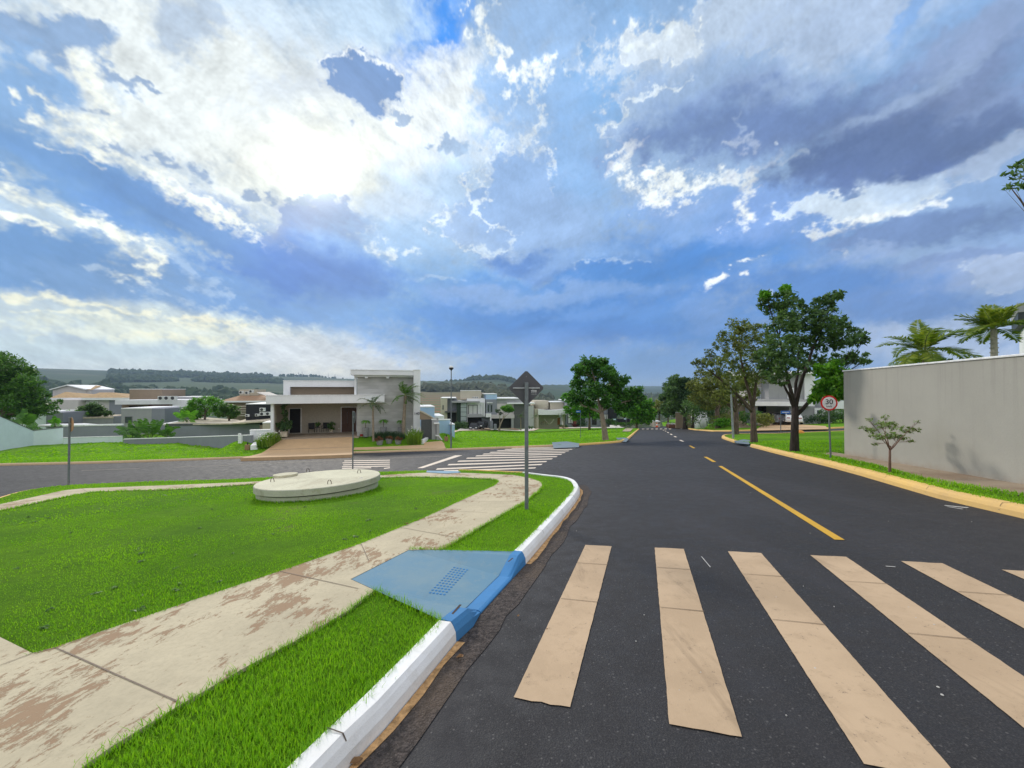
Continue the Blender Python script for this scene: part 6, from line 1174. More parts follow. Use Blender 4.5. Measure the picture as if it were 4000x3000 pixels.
# ---------------------------------------------------------------- signs, lamps, the tank cover
POST = mat('post_grey', (.16, .18, .19), .5, .15, 12); PLATE = mat('sign_back', (.09, .09, .10), .45, .05)
p = G(2057, 1992, .12); rs_ = empty('diamond_sign', p, R(2), 'grey back of a diamond warning sign on its post beside the path', 'road sign'); Hs = at(2057, 1455, p.y).z - p.z
hw_ = 133 / 2 * p.y / F; zc_ = at(2057, 1516, p.y).z - p.z; top_ = at(2057, 1494, p.y).z - p.z
MB().bbox(-.032, .032, -.032, .032, -.3, top_, .004).build('post', POST, rs_)
def diamond(w, cut=.9): c = w * (1 - cut); return [(-w, -c), (-w + c, -2 * c * .5 - c * 0), ]
cz = zc_; w_ = hw_; c_ = .02; pl_ = [(-w_, c_), (-w_, -c_), (-c_, -w_), (c_, -w_), (w_, -c_), (w_, c_), (c_, w_), (-c_, w_)]
MB().extr([(x, z + cz) for x, z in pl_], .055, .062).build('sign_plate', PLATE, rs_); zb_ = at(2057, 1516, p.y).z - p.z
MB().bbox(-.24, .24, .033, .053, zb_ - .012, zb_ + .012, .003).build('crossbar', STEEL, rs_)
for x in (-.225, -.05, .05, .225): MB().ball((x, .03, zb_), .007, None, 8, 5).build('bolt', CHROME, rs_)
MB().ball((-.0, .052, cz + w_ * .68), .006, None, 8, 5).build('bolt', CHROME, rs_)
WT = mat('white_letters', (.8, .8, .8), .5); text_obj('vine', .062, (.135, .0535, zb_ - .045), (R(90), 0, 0), WT, rs_, bold=.0012, ext=.0006)
text_obj('SINALIZAÇÃO', .016, (.135, .0535, zb_ - .082), (R(90), 0, 0), WT, rs_, ext=.0005); text_obj('3° TOM 09/18', .017, (.135, .0535, zb_ - .110), (R(90), 0, 0), WT, rs_, ext=.0005)
# 30 km/h
p = G(3246, 1789, .12); r3 = empty('speed_limit_sign', p, R(-10), 'round red-rimmed speed limit sign reading 30 km/h beside the grey wall', 'road sign'); zc = at(3237, 1574, p.y).z - p.z; rr = 59 / 2 * p.y / F
MB().tube([(.0, 0, -.3), (-.03, 0, zc * .5), (-.055, 0, zc + .1)], .026, 8).build('post', POST, r3)
def disc(r, y, n=40, cx=-.06): return [(cx + r * math.cos(2 * PI * k / n), y, zc + r * math.sin(2 * PI * k / n)) for k in range(n)]
def dmesh(r, y0, y1): mb = MB(); n = 40; mb.add(disc(r, y0) + disc(r, y1), [tuple(range(n)), tuple(range(n, 2 * n))[::-1]] + [(i, n + i, n + (i + 1) % n, (i + 1) % n) for i in range(n)]); return mb
pr3 = dmesh(rr, -.045, -.038).build('sign_plate', mat('sign_red', (.62, .02, .02), .35), r3); dmesh(rr * .80, -.0485, -.0452).build('sign_face', mat('sign_white', (.75, .75, .76), .35), pr3)
text_obj('30', rr * .92, (-.06, -.0495, zc + rr * .12), (R(90), 0, 0), BLK, r3, ext=.0008, bold=.003); text_obj('km/h', rr * .34, (-.06, -.0495, zc - rr * .46), (R(90), 0, 0), BLK, r3, ext=.0008, bold=.001)
def edge_sign(base, top, w, m, label, deg, rad=.028, seen=.5, tm=None):
    """round sign seen nearly edge on, on a post"""
    p = G(*base, .12); r = empty('side_on_sign', p, R(deg), label, 'road sign'); zt = at(top[0], top[1], p.y).z - p.z; MB().tube([(0, 0, -.3), (0, 0, zt)], rad, 8).build('post', POST, r); mb = MB(); n = 24; R_ = w
    mb.add([(.04 + q, R_ * math.cos(2 * PI * k / n), zt - R_ + R_ * math.sin(2 * PI * k / n)) for q in (0, .006) for k in range(n)], [tuple(range(n))[::-1], tuple(range(n, 2 * n))] + [(i, (i + 1) % n, n + (i + 1) % n, n + i) for i in range(n)]); mb.build('sign_plate', m, r)
    for z in (zt - R_ * .9, zt - R_ * 1.1): MB().box(-.01, .045, -.03, .03, z, z + .02).build('bracket', STEEL, r)
    return r
edge_sign((1378, 1832), (1378, 1606), .26, PLATE, 'dark round sign seen edge-on on a post before the crosswalk rumble lines', 37)
edge_sign((268, 1893), (271, 1630), .26, mat('rusty_orange', (.50, .20, .05), .8, .4, 14, col2=(.46, .36, .24)), 'signpost with a weathered orange plate seen edge-on at the left of the lawn', 62, .032)
def street_lamp(base, top, label, group=None):
    p = G(*base, .12); r = empty('street_lamp', p, 0, label, 'street lamp', group); zt = at(top[0], top[1], p.y).z - p.z; MB().tube([(0, 0, -.3), (0, 0, .02), (0, 0, 1.2), (0, 0, 1.25), (0, 0, zt - .2)], [.07, .07, .07, .05, .038], 10).build('pole', POST, r)
    MB().lathe([(.04, zt - .26), (.05, zt - .2), (.14, zt - .14), (.19, zt - .06), (.19, zt - .03), (.17, zt - .02)], 0, 0, 16).build('lamp_holder', BLK, r, True); MB().lathe([(.17, zt - .02), (.165, zt + .05), (.12, zt + .12), (.03, zt + .15)], 0, 0, 16).build('lamp_cover', mat('lamp_cover', (.75, .75, .74), .3), r, True); return r
street_lamp((1762, 1752), (1763, 1436), 'tall slim street lamp with a globe top beside the light blue wall')
p = G(2866, 1716, .12); r = empty('street_lamp', p, 0, 'slightly leaning grey lamp pole at the right street corner among the trees', 'street lamp'); MB().tube([(0, 0, -.3), (-.08, 0, 1.3), (-.2, 0, 4.2)], [.075, .06, .045], 10).build('pole', mat('pole_pale', (.33, .36, .37), .5), r); MB().ball((-.2, 0, 4.25), .16).build('lamp_cover', mat('lamp_cover', (.75, .75, .74), .3), r)
BLUES = mat('sign_blue', (.02, .12, .50), .4)
def name_sign(base, top, w, lab, Y=None, m=BLUES, two=False):
    p = G(*base, .12); r = empty('street_name_sign', p, R(6), lab, 'street sign', 'street name signs'); t = at(*top, p.y); zt = t.z - p.z; MB().tube([(0, 0, -.2), (0, 0, zt)], .03, 8).build('post', POST, r); s = 1 if w > 0 else -1
    MB().box(min(0, w), max(0, w), -.045, -.035, zt - .25, zt - .02).build('name_plate', m, r); MB().box(min(.1 * s, w * .9), max(.1 * s, w * .9), -.048, -.0452, zt - .16, zt - .11).build('lettering_line', WT, r)
    if two: MB().box(-.01, .01, -.1, .5, zt - .02, zt + .2).build('name_plate', m, r)
    return r
name_sign((2268, 1712), (2266, 1602), -.48, 'blue street name sign on a dark post in front of the big green tree'); name_sign((3050, 1688), (3050, 1604), .80, 'blue street name sign on a thin post in front of the garage cars'); name_sign((2870, 1683), (2870, 1608), .45, 'small blue street name sign behind the leaning lamp pole')
name_sign((2406, 1682), (2406, 1635), -.5, 'pale blue street sign by the black fence, the left one', m=WLBLUE); name_sign((2446, 1681), (2446, 1633), -.4, 'pale blue street sign by the black fence, the right one', m=WLBLUE)
# concrete tank cover
c1 = G(1232, 1945, .12); c0 = Vector((c1.x + .05, c1.y + .9, 0)); c0.z = float(near_z(c0.x, c0.y)) + .12
P_l, P_r = at(1030, 1895, c0.y), at(1476, 1875, c0.y); rad = (P_r.x - P_l.x) / 2; cx = (P_l.x + P_r.x) / 2; zt = at(1232, 1868, c0.y).z
tk = empty('tank_cover', (cx, c0.y, zt), 0, 'large round concrete tank with a tilted lid standing on the lawn', 'tank cover'); TR = 1.62
tilt = tk
mb = MB(); n = 56; rr_ = rad * .985; rb_ = rr_ * .965; thk = .15; v = []
ax_, ay_ = .062, .0
def zt_(x, y): return x * TILTX + y * TILTY
TILTX, TILTY = .035, -.050
ring = [(math.cos(2 * PI * k / n), math.sin(2 * PI * k / n)) for k in range(n)]
for rad_, dz in ((rr_ * .99, 0), (rr_, -.015), (rr_, -thk), (rr_ * .9, -thk - .001)): v += [(x * rad_, y * rad_, zt_(x * rad_, y * rad_) + dz) for x, y in ring]
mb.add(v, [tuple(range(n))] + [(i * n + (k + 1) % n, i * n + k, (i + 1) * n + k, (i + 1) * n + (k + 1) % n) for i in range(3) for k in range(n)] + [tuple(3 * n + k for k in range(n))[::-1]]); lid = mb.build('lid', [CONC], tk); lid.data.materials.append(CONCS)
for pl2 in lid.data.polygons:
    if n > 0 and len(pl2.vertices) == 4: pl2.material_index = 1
mb = MB(); v = [(x * rb_, y * rb_, zt_(x * rb_, y * rb_) - thk - .03) for x, y in ring] + [(x * rb_, y * rb_, float(near_z(cx + x * rb_, c0.y + y * rb_)) - zt - .1) for x, y in ring]; mb.add(v, [((k + 1) % n, k, n + k, n + (k + 1) % n) for k in range(n)] + [tuple(range(n))]); mb.build('ring_wall', CONCS, tk)
def onlid(px, py):
    r = ray(px, py); o = Vector((0, 0, H)) - Vector((cx, c0.y, zt)); nrm = Vector((-TILTX, -TILTY, 1)); t = -o.dot(nrm) / r.dot(nrm); return o + r * t
hc = onlid(1115, 1860); mb = MB(); v = []; hr_ = .30
for rad_, dz in ((hr_, .06), (hr_, .0)): v += [(hc.x + x * rad_, hc.y + y * rad_, zt_(hc.x + x * rad_, hc.y + y * rad_) + dz + .001) for x, y in ring]
mb.add(v, [tuple(range(n))] + [((k + 1) % n, k, n + k, n + (k + 1) % n) for k in range(n)]); mb.build('hatch', CONC, tk)
for q in ((1064, 1882), (1203, 1843), (1403, 1848), (1287, 1890)):
    h_ = onlid(*q); MB().tube([(h_.x - .045, h_.y, h_.z - .01), (h_.x - .04, h_.y, h_.z + .06), (h_.x - .02, h_.y, h_.z + .09), (h_.x + .02, h_.y, h_.z + .09), (h_.x + .04, h_.y, h_.z + .05), (h_.x + .05, h_.y, h_.z - .01)], .008, 6).build('lifting_hook', mat('rebar', (.10, .07, .05), .7), tk)
hh_ = onlid(1411, 1867); MB().lathe([(.05, hh_.z + .001), (.05, hh_.z + .003)], hh_.x, hh_.y, 12).build('hole', BLK, tk)
a_, b_ = onlid(1098, 1910), onlid(1163, 1889); mb = MB(); mb.add([(a_.x, a_.y - .012, a_.z + .002), (b_.x, b_.y - .012, b_.z + .002), (b_.x, b_.y + .012, b_.z + .002), (a_.x, a_.y + .012, a_.z + .002)], [(0, 1, 2, 3)]); mb.build('crack', JNT, tk)
tr_ = [(cx + x * rb_ * 1.01, c0.y + y * rb_ * 1.01) for x, y in ring] ; tr_.append(tr_[0]); edge_grass('edge_grass', [tr_], 700, .02, .06, .005, .12, 9)
# beyond the speed hump
block('guard_hut', (2554, 1647, 2579, 1664), 84, 0, 2.5, WBEIGE, 'small pale hut beyond the speed hump at the end of the street', 'hut', 2, CAP, 4, lambda hh: hh.px('window', DARKG, (2572, 1650, 2577, 1656), -.03, .1))
p = at(2566, 1668, 80); r = empty('traffic_cone', p, 0, 'orange and white traffic cone before the small hut', 'traffic cone'); MB().lathe([(.22, .04), (.17, .35)], 0, 0, 12).build('lower_band', mat('cone_orange', (.75, .12, .03)), r); MB().lathe([(.17, .352), (.11, .6)], 0, 0, 12).build('white_band', CAP, r); MB().lathe([(.11, .602), (.03, .95)], 0, 0, 12).build('tip', mat('cone_orange', (.75, .12, .03)), r); MB().bbox(-.28, .28, -.28, .28, 0, .038, .01).build('base', mat('cone_orange', (.75, .12, .03)), r)
p = at(2631, 1673, 66); r = empty('rubble_skip', p, R(-4), 'brown wooden skip heaped with rubble at the right kerb beyond the trees', 'skip'); mb = MB(); mb.box(-.75, .75, 0, .08, 0, .62).box(-.75, .75, 1.5, 1.58, 0, .62).box(-.75, -.67, .081, 1.499, 0, .62).box(.67, .75, .081, 1.499, 0, .62); MB().bbox(-.78, .78, -.02, 1.6, 0, .58, .02).build('box', mat('skip_brown', (.20, .09, .06)), r); mb = MB(); rnd = random.Random(3)
for k in range(26): mb.ball((rnd.uniform(-.6, .6), rnd.uniform(.2, 1.4), .6 + rnd.uniform(0, .16)), rnd.uniform(.1, .2), rnd.uniform(.06, .12), 7, 5)
mb.build('rubble', mat('rubble', (.42, .40, .38), var=.4, scale=3), r)
p = G(3123, 1692, .12); r = tag(MB().lathe([(.30, -.1), (.30, .08), (.24, .17), (.12, .22), (.02, .235)], 0, 0, 16).build('painted_stone', mat('orange_paint', (.72, .30, .06), .7), smooth=True, loc=p), 'low round orange painted stone on the grass behind the tree trunk', 'stone')
# ---------------------------------------------------------------- trees
def gpt(px, py): return G(px, py, .12)
# big tree by the wall and the row behind it, right-hand side
b = gpt(3103, 1762); Y = b.y
big = px_clumps([(3020, 1190, 52, .5), (2990, 1160, 30, .3), (3070, 1165, 40, -.3), (3095, 1210, 52, .6), (3060, 1260, 58, -.5), (3150, 1250, 60, 0), (3205, 1195, 48, .4), (3250, 1165, 34, -.2), (3275, 1150, 24, .2), (3230, 1250, 55, -.6), (3285, 1265, 38, .3),
    (3130, 1330, 66, .8), (3220, 1330, 62, .2), (3300, 1320, 52, -.3), (3350, 1318, 36, .2), (3375, 1330, 20, 0), (3050, 1350, 56, -.8), (3005, 1395, 52, .2), (3090, 1420, 54, -.9), (3170, 1420, 52, .9), (3290, 1400, 42, .6), (3350, 1395, 36, 0), (3380, 1410, 20, .2), (2985, 1440, 34, .6), (3040, 1470, 40, -.5), (3245, 1440, 42, -.4)], Y)
make_tree('street_tree', b, big, 1.75, .135, LF_DARK, 14500, .08, BARKD, 51, 5, (.05, 0), 'tallest dark-leaved street tree, nearest the grey wall and speed limit sign', sub=14, subr=.25, flat=.45, flare=1.25, tips=px_clumps([(2992, 1150, 16, 0), (3068, 1132, 20, 0), (3095, 1415, 14, -1)], Y), tipmat=LF_BRT, hollow=.45)
br = px_clumps([(3220, 1450, 34, -.8), (3270, 1470, 44, -.9), (3235, 1510, 44, -1), (3285, 1530, 36, -.9), (3215, 1535, 30, -.8), (3180, 1560, 20, -.9), (3260, 1430, 26, -.7)], Y)
def add_crown(root, clumps, leaf, n, size, seed, nm='crown', flat=.4, sub=9, subr=.36):
    rs = np.random.RandomState(seed); o = root.location; V = leaf_cloud(rs, [(c[0] - o.x, c[1] - o.y, c[2] - o.z, c[3], c[4]) for c in clumps], n, size, flat=flat, sub=sub, subr=subr); return np_mesh(nm, V.reshape(-1, 3), np.arange(len(V) * 4).reshape(-1, 4), leaf, root)
TREE_BIG = [o for o in C.objects if o.name.startswith('street_tree')][0]; add_crown(TREE_BIG, br, m_leaf('leaf_bigfresh', (.055, .19, .012), (.13, .34, .02), (.22, .42, .03), sc=2.0), 2600, .115, 52, 'new_growth')
b = gpt(2945, 1728); Y = b.y
make_tree('street_tree', b, px_clumps([(2860, 1260, 24, 0), (2905, 1262, 26, .6), (2850, 1310, 40, -.5), (2900, 1320, 46, .8), (2955, 1300, 48, -.4), (3000, 1330, 40, .5), (2815, 1345, 32, .3), (2870, 1380, 52, -.9), (2930, 1380, 50, .9), (2985, 1400, 50, -.6), (2780, 1410, 34, .4), (2740, 1425, 30, 0), (2720, 1415, 18, 0), (2820, 1430, 44, -1), (2880, 1450, 50, 1), (2945, 1460, 50, -.3), (3000, 1470, 40, .6), (2790, 1465, 34, .5), (2850, 1510, 34, -.6), (2920, 1520, 36, .5), (2770, 1375, 20, .2), (3040, 1440, 30, .2)], Y),
    1.9, .15, m_leaf('leaf_olive_dark', (.11, .155, .045), (.165, .215, .055), (.26, .28, .07)), 12000, .072, BARK, 53, 7, (-.05, 0), 'second street tree from the grey wall, with an airy olive crown and low spreading limbs', sub=16, subr=.24, flat=.5, hollow=.45, tips=px_clumps([(2890, 1290, 20, 0), (2880, 1350, 16, -1)], Y), tipmat=LF_OLV)
b = gpt(2873, 1697); Y = b.y
make_tree('street_tree', b, px_clumps([(2800, 1500, 36, 0), (2840, 1480, 36, .8), (2880, 1500, 38, -.8), (2920, 1500, 34, .5), (2770, 1540, 34, .4), (2820, 1550, 36, -1), (2870, 1560, 34, 1), (2920, 1560, 30, 0), (2740, 1500, 28, .3), (2945, 1530, 26, .3)], Y), 2.2, .2, LF_OLV, 9000, .10, BARK, 54, 7, (.1, 0), 'olive street tree directly behind the leaning lamp pole', sub=16, subr=.24, flat=.5, hollow=.45)
b = G(2804, 1677, .12); Y = b.y
make_tree('street_tree', b, px_clumps([(2740, 1470, 32, 0), (2780, 1480, 34, .8), (2820, 1490, 32, -.8), (2710, 1510, 30, .5), (2750, 1530, 36, -.8), (2800, 1540, 36, .8), (2720, 1560, 30, 0), (2770, 1580, 30, -.6), (2830, 1570, 30, .6), (2850, 1530, 26, 0)], Y), 2.5, .28, m_leaf('leaf_yellowish', (.12, .145, .035), (.17, .20, .04), (.24, .24, .06)), 9500, .12, BARK, 55, 7, (-.1, 0), 'yellowish-olive bushy street tree between curved wall and steps', sub=12, subr=.3, flat=.5, hollow=.45)
for i, (tx, ty, cl, lab) in enumerate((
    (2710, 1673, [(2690, 1500, 30, 0), (2720, 1520, 30, .5), (2680, 1545, 30, -.6), (2720, 1570, 28, .4), (2700, 1590, 26, 0), (2740, 1560, 26, 0)], 'third dark street tree from the speed hump, before the curved wall'),
    (2676, 1674, [(2640, 1490, 30, 0), (2670, 1500, 32, .6), (2625, 1530, 34, -.6), (2660, 1550, 34, .6), (2690, 1560, 28, -.3), (2630, 1580, 30, 0), (2670, 1600, 26, .3)], 'second dark street tree from the speed hump, with a doubled trunk'),
    (2647, 1672, [(2615, 1510, 26, 0), (2600, 1550, 26, .6), (2635, 1560, 30, -.6), (2605, 1590, 26, 0), (2640, 1610, 24, .4), (2655, 1500, 22, 0)], 'first dark street tree at the speed hump, next to the skip'))):
    b = G(tx, ty, .12); make_tree('street_tree', b, px_clumps(cl, b.y), 2.6, .3, LF_DARK if i != 0 else LF_BLUE, 9000, .17, BARKD, 56 + i, 4, (0, 0), lab, sub=12, subr=.32, flat=.5)
# big green tree in the middle and its neighbours
b = gpt(2366, 1721); Y = b.y
make_tree('green_tree', b, px_clumps([(2300, 1415, 34, 0), (2345, 1420, 36, .6), (2265, 1445, 32, -.5), (2315, 1465, 40, .5), (2370, 1460, 38, -.6), (2400, 1480, 32, .4), (2260, 1500, 36, .5), (2320, 1520, 44, -.8), (2385, 1520, 40, .7), (2425, 1500, 26, 0), (2250, 1545, 34, 0), (2430, 1550, 34, .5), (2380, 1570, 34, -.5), (2300, 1575, 38, .6), (2240, 1570, 26, 0), (2465, 1530, 28, .6), (2490, 1525, 22, .3), (2410, 1590, 24, 0), (2478, 1560, 28, .4), (2450, 1590, 26, .2), (2500, 1550, 20, .2), (2440, 1480, 22, 0)], Y),
    2.9, .21, m_leaf('leaf_tree_green', (.040, .135, .022), (.075, .21, .028), (.12, .29, .04), sc=.6), 19000, .13, BARKL, 61, 4, (-.45, 0), 'big fresh green tree with a pale leaning trunk at the corner of the grass lot', sub=10, subr=.36, flat=.5)
b = at(2303, 1672, 60); make_tree('green_tree', b, px_clumps([(2235, 1560, 28, 0), (2210, 1550, 20, .6), (2260, 1590, 30, -.6), (2300, 1580, 28, .5), (2225, 1600, 22, 0), (2290, 1610, 28, .3), (2320, 1600, 20, 0), (2270, 1620, 22, 0), (2330, 1625, 22, .5), (2245, 1630, 18, 0)], 60), 2.3, .16, LF_BRT, 6500, .2, BARK, 62, 3, (0, 0), 'smaller bright green tree behind the street name sign, left of the big green tree', sub=10, subr=.36)
b = at(2487, 1674, 74); make_tree('green_tree', b, px_clumps([(2500, 1570, 26, 0), (2530, 1580, 24, .6), (2480, 1600, 28, -.5), (2515, 1615, 30, .4), (2545, 1610, 20, 0), (2490, 1640, 24, 0), (2525, 1645, 18, 0), (2455, 1610, 24, 0), (2460, 1580, 22, .5), (2540, 1635, 18, .5)], 74), 1.6, .2, LF_BRT, 8000, .24, BARK, 63, 3, (0, 0), 'green tree standing at the end of the yellow kerb before the hut', sub=10, subr=.36)
b = at(2440, 1660, 92); make_tree('green_tree', b, px_clumps([(2450, 1600, 22, 0), (2420, 1610, 22, 0), (2470, 1620, 22, 0), (2390, 1600, 20, 0), (2350, 1595, 20, 0)], 92), 2, .2, LF_BRT, 4500, .3, BARK, 64, 2, (0, 0), 'light green trees mass behind the black fence', sub=9)
bt = [(2575, 1640, 110, LF_OLV, [(2560, 1600, 24, 0), (2590, 1600, 22, 0), (2575, 1580, 20, 0)], 'olive tree straight behind the pale hut'), (2610, 1650, 105, LF_DARK, [(2605, 1610, 22, 0), (2630, 1600, 22, 0)], 'dark tree behind the bright grass slope at the end of the street'), (2535, 1650, 120, LF_MID, [(2545, 1620, 20, 0), (2525, 1600, 18, 0)], 'mid green tree left of the hut, farther down the street')]
for i, (x, y, Yd, lf, cl, lab) in enumerate(bt): make_tree('distant_tree', at(x, y, Yd), px_clumps(cl, Yd), 2, .2, lf, 2600, .32, BARK, 70 + i, 2, (0, 0), lab, group=None, sub=9)
P = [at(x, y, Yd) for x, y, Yd in ((2590, 1664, 92), (2672, 1664, 92), (2672, 1632, 120), (2620, 1640, 120), (2585, 1650, 105))]; mb = MB(); mb.add([tuple(p) for p in P], [(0, 1, 2, 3, 4)]); tag(mb.build('grass_slope', TURF), kind='structure')
# left: big tree, dark tree, yellow bush, mango-like trees
bigL = px_clumps([(20, 1430, 60, 0), (-40, 1420, 70, 2), (75, 1460, 50, .6), (110, 1500, 46, -.8), (40, 1510, 66, 1), (-30, 1510, 70, -1), (140, 1545, 42, .6), (80, 1565, 56, -1), (10, 1580, 60, .8), (160, 1590, 38, .4), (190, 1600, 28, 0), (120, 1610, 36, -.6), (60, 1625, 34, .2), (225, 1570, 14, 0), (-90, 1470, 60, 0), (-80, 1560, 60, 0)], 46)
b = Vector((at(20, 1640, 46).x, 46, at(20, 1700, 46).z)); make_tree('broad_tree', b, bigL, 2.5, .4, LF_MID, 24000, .17, BARK, 81, 2, (0, 0), 'large dense round green tree at the left edge of the view', sub=14, subr=.34, flat=.45)
def atg(px, py, Y): return at(px, py, Y)
b = at(365, 1650, 58); make_tree('dark_tree', b, px_clumps([(365, 1592, 24, 0), (335, 1605, 22, 0), (395, 1605, 22, 0), (365, 1615, 24, 0), (315, 1612, 14, 0), (420, 1615, 14, 0)], 58, 1), .8, .15, LF_DARK, 4500, .17, BARK, 82, 1, (0, 0), 'dark rounded conifer-like tree before the pale hip-roofed house', sub=12)
bush('yellow_bush', at(305, 1640, 57), 3.4, 1.5, LF_BRT, 1600, .12, 'yellow-green bush left of the dark rounded tree', seed=83)
b = at(800, 1660, 54); make_tree('garden_tree', b, px_clumps([(770, 1575, 26, 0), (800, 1562, 24, .5), (835, 1575, 28, -.5), (740, 1600, 24, 0), (790, 1605, 30, .5), (845, 1605, 24, 0), (765, 1625, 22, 0), (720, 1612, 16, 0)], 54), 1.6, .14, LF_BRT, 8000, .13, BARK, 84, 3, (0, 0), 'bright green garden tree behind the slate wall, left of the brown house', sub=12)
b = at(895, 1655, 53); make_tree('garden_tree', b, px_clumps([(880, 1590, 22, 0), (910, 1598, 20, .3), (865, 1615, 20, 0), (905, 1620, 20, 0), (925, 1612, 12, 0)], 53), 1.5, .12, LF_MID, 4500, .13, BARK, 85, 3, (0, 0), 'darker small garden tree touching the balconies of the brown house', sub=12)
paddle_plant('banana_plant', at(730, 1652, 50), 9, 2.0, 'light green banana plant behind the cream roof', seed=86, leaf=LF_BRT, leafw=.5)
paddle_plant('travellers_palm', at(585, 1735, 42.5), 22, 3.3, 'wide fan of dark paddle leaves behind the slate-blue wall, the largest paddle plant', seed=87, fan=2.9, leafw=.26, spread=.35); paddle_plant('travellers_palm', at(520, 1735, 43), 13, 2.7, 'left side fan of paddle leaves beside the largest one', seed=88, fan=2.4, leafw=.26)
paddle_plant('travellers_palm', at(655, 1732, 42.5), 8, 2.3, 'sparser torn fan of paddle leaves to the right of the largest one', seed=89, fan=2.2, leafw=.26, az0=-.2)
paddle_plant('banana_plant', at(85, 1690, 41), 9, 2.3, 'dark banana plant behind the sloping pale boundary wall', seed=90, leafw=.6); paddle_plant('banana_plant', at(215, 1668, 47), 7, 1.3, 'small bright banana plant before the pale blue block', seed=91, leaf=LF_BRT, leafw=.6)
# palms over the right wall and the small tree in front
p1 = at(3616, 1500, 17.5); make_palm('royal_palm', (p1.x, p1.y, float(near_z(p1.x, p1.y))), at(3616, 1375, 17.5).z, 19, 2.1, .12, 'full wind-blown palm rising behind the grey wall, the left one', 'palms behind the grey wall', 92, wind=(.25, 0), el=(-.2, 1.35), curve=.75, lw=.46, nl=60)
p2 = at(3885, 1450, 15); make_palm('royal_palm', (p2.x, p2.y, float(near_z(p2.x, p2.y))), at(3890, 1285, 15).z, 20, 1.2, .11, 'compact yellow-green palm behind the grey wall near the dark roof, the right one', 'palms behind the grey wall', 93, wind=(.25, .1), el=(.0, 1.4), curve=.8, lw=.42, nl=48, bark=mat('bark_grey', (.36, .33, .27), .9, .2, 10))
b = at(3620, 1500, 22); make_tree('background_tree', (b.x, b.y, float(near_z(b.x, b.y))), px_clumps([(3585, 1400, 18, 0), (3640, 1402, 22, 0), (3690, 1412, 16, 0), (3565, 1412, 14, 0)], 22), 3.2, .08, LF_DARK, 2200, .10, BARK, 94, 2, (0, 0), 'dark leafy tree top peeping over the grey wall behind the left palm')
b = gpt(3476, 1846); make_tree('small_tree', b, px_clumps([(3400, 1680, 22, 0, .6), (3440, 1660, 26, .2, .6), (3490, 1665, 28, -.2, .6), (3540, 1680, 24, .2, .6), (3580, 1680, 16, 0, .6), (3370, 1670, 14, .1, .6), (3430, 1705, 24, -.25, .5), (3520, 1710, 24, .25, .5), (3475, 1700, 28, .3, .5), (3395, 1640, 12, 0, .9), (3460, 1630, 14, .2, .9), (3585, 1650, 10, 0, .9), (3560, 1725, 12, 0, .5), (3415, 1735, 12, 0, .5)], b.y), .62, .024, m_leaf('leaf_sparse', (.16, .22, .07), (.24, .30, .11), (.20, .42, .06), sc=3), 2100, .026, mat('bark_small', (.20, .12, .09), .9), 95, 22, (.01, 0), 'small young tree with bare wiry spreading twigs in front of the grey wall', flare=1.15, sub=16, subr=.3)
# branch reaching in at the right edge
b = Vector((10.2, 6.2, float(near_z(10.2, 6.2)))); cl = px_clumps([(3960, 680, 24, 0), (3985, 640, 22, 0), (3950, 730, 20, 0), (4030, 690, 46, .1), (4090, 640, 60, .2), (4150, 720, 70, .3)], 7.0); make_tree('overhanging_tree', b, cl, 3.4, .10, LF_DARK, 700, .055, BARK, 96, 4, (-.4, .3), 'tree at the right edge whose leafy branch tip reaches into the sky', flat=.4)
# ---------------------------------------------------------------- white house garden
hp_ = lambda x, y, d: F0.w(*(lambda q: (q[0], d))(F0.p(x, y, d))[:2], F0.p(x, y, d)[1])
b = hp_(1575, 1716, -1.0); make_palm('foxtail_palm', b, at(1583, 1545, b.y).z, 15, 2.0, .16, 'taller windswept palm in front of the stone wall, beside the house number', 'palms before the stone wall', 101, wind=(.75, 0), el=(-.35, 1.45), curve=.55, lw=.42, nl=30, leaf=LF_MID, bend=(.2, 0), shaft=.8)
b = hp_(1458, 1722, -1.6); make_palm('foxtail_palm', b, at(1455, 1578, b.y).z, 9, 1.55, .09, 'shorter thin palm with drooping fronds at the end of the porch fascia', 'palms before the stone wall', 102, wind=(.15, 0), el=(-.1, 1.2), curve=.95, lw=.36, nl=26, leaf=LF_BLUE, bend=(-.05, 0), shaft=.6)
def pot(name, base, r0, r1, hh, m, label, group, plant, n=12):
    r = empty(name, base, 0, label, 'planter', group); MB().lathe([(r0, 0), (r1, hh), (r1 * .9, hh), (r1 * .85, hh - .05)], 0, 0, 16).build('pot', m, r, False); plant(r, hh); return r
POTG = mat('pot_grey', (.27, .27, .27), .8, .15)
def drooping(r, hh, seed=1):
    rs = np.random.RandomState(seed); MB().tube([(0, 0, hh - .1), (0, 0, hh + .55)], .025, 6).build('plant_stem', BARK, r); V = []
    for k in range(90):
        a = rs.uniform(0, 2 * PI); l = rs.uniform(.35, .55); p = Vector((0, 0, hh + .55)); d = Vector((math.cos(a), math.sin(a), rs.uniform(.6, 1.8))).normalized(); s = Vector((-math.sin(a), math.cos(a), 0)) * .016
        for i in range(4): q = p + d * l / 3; V.append([tuple(p - s), tuple(p + s), tuple(q + s * .8), tuple(q - s * .8)]); p = q; d = (d + Vector((0, 0, -.75))).normalized()
    V = np.array(V); np_mesh('plant_leaves', V.reshape(-1, 3), np.arange(len(V) * 4).reshape(-1, 4), LF_BRT, r)
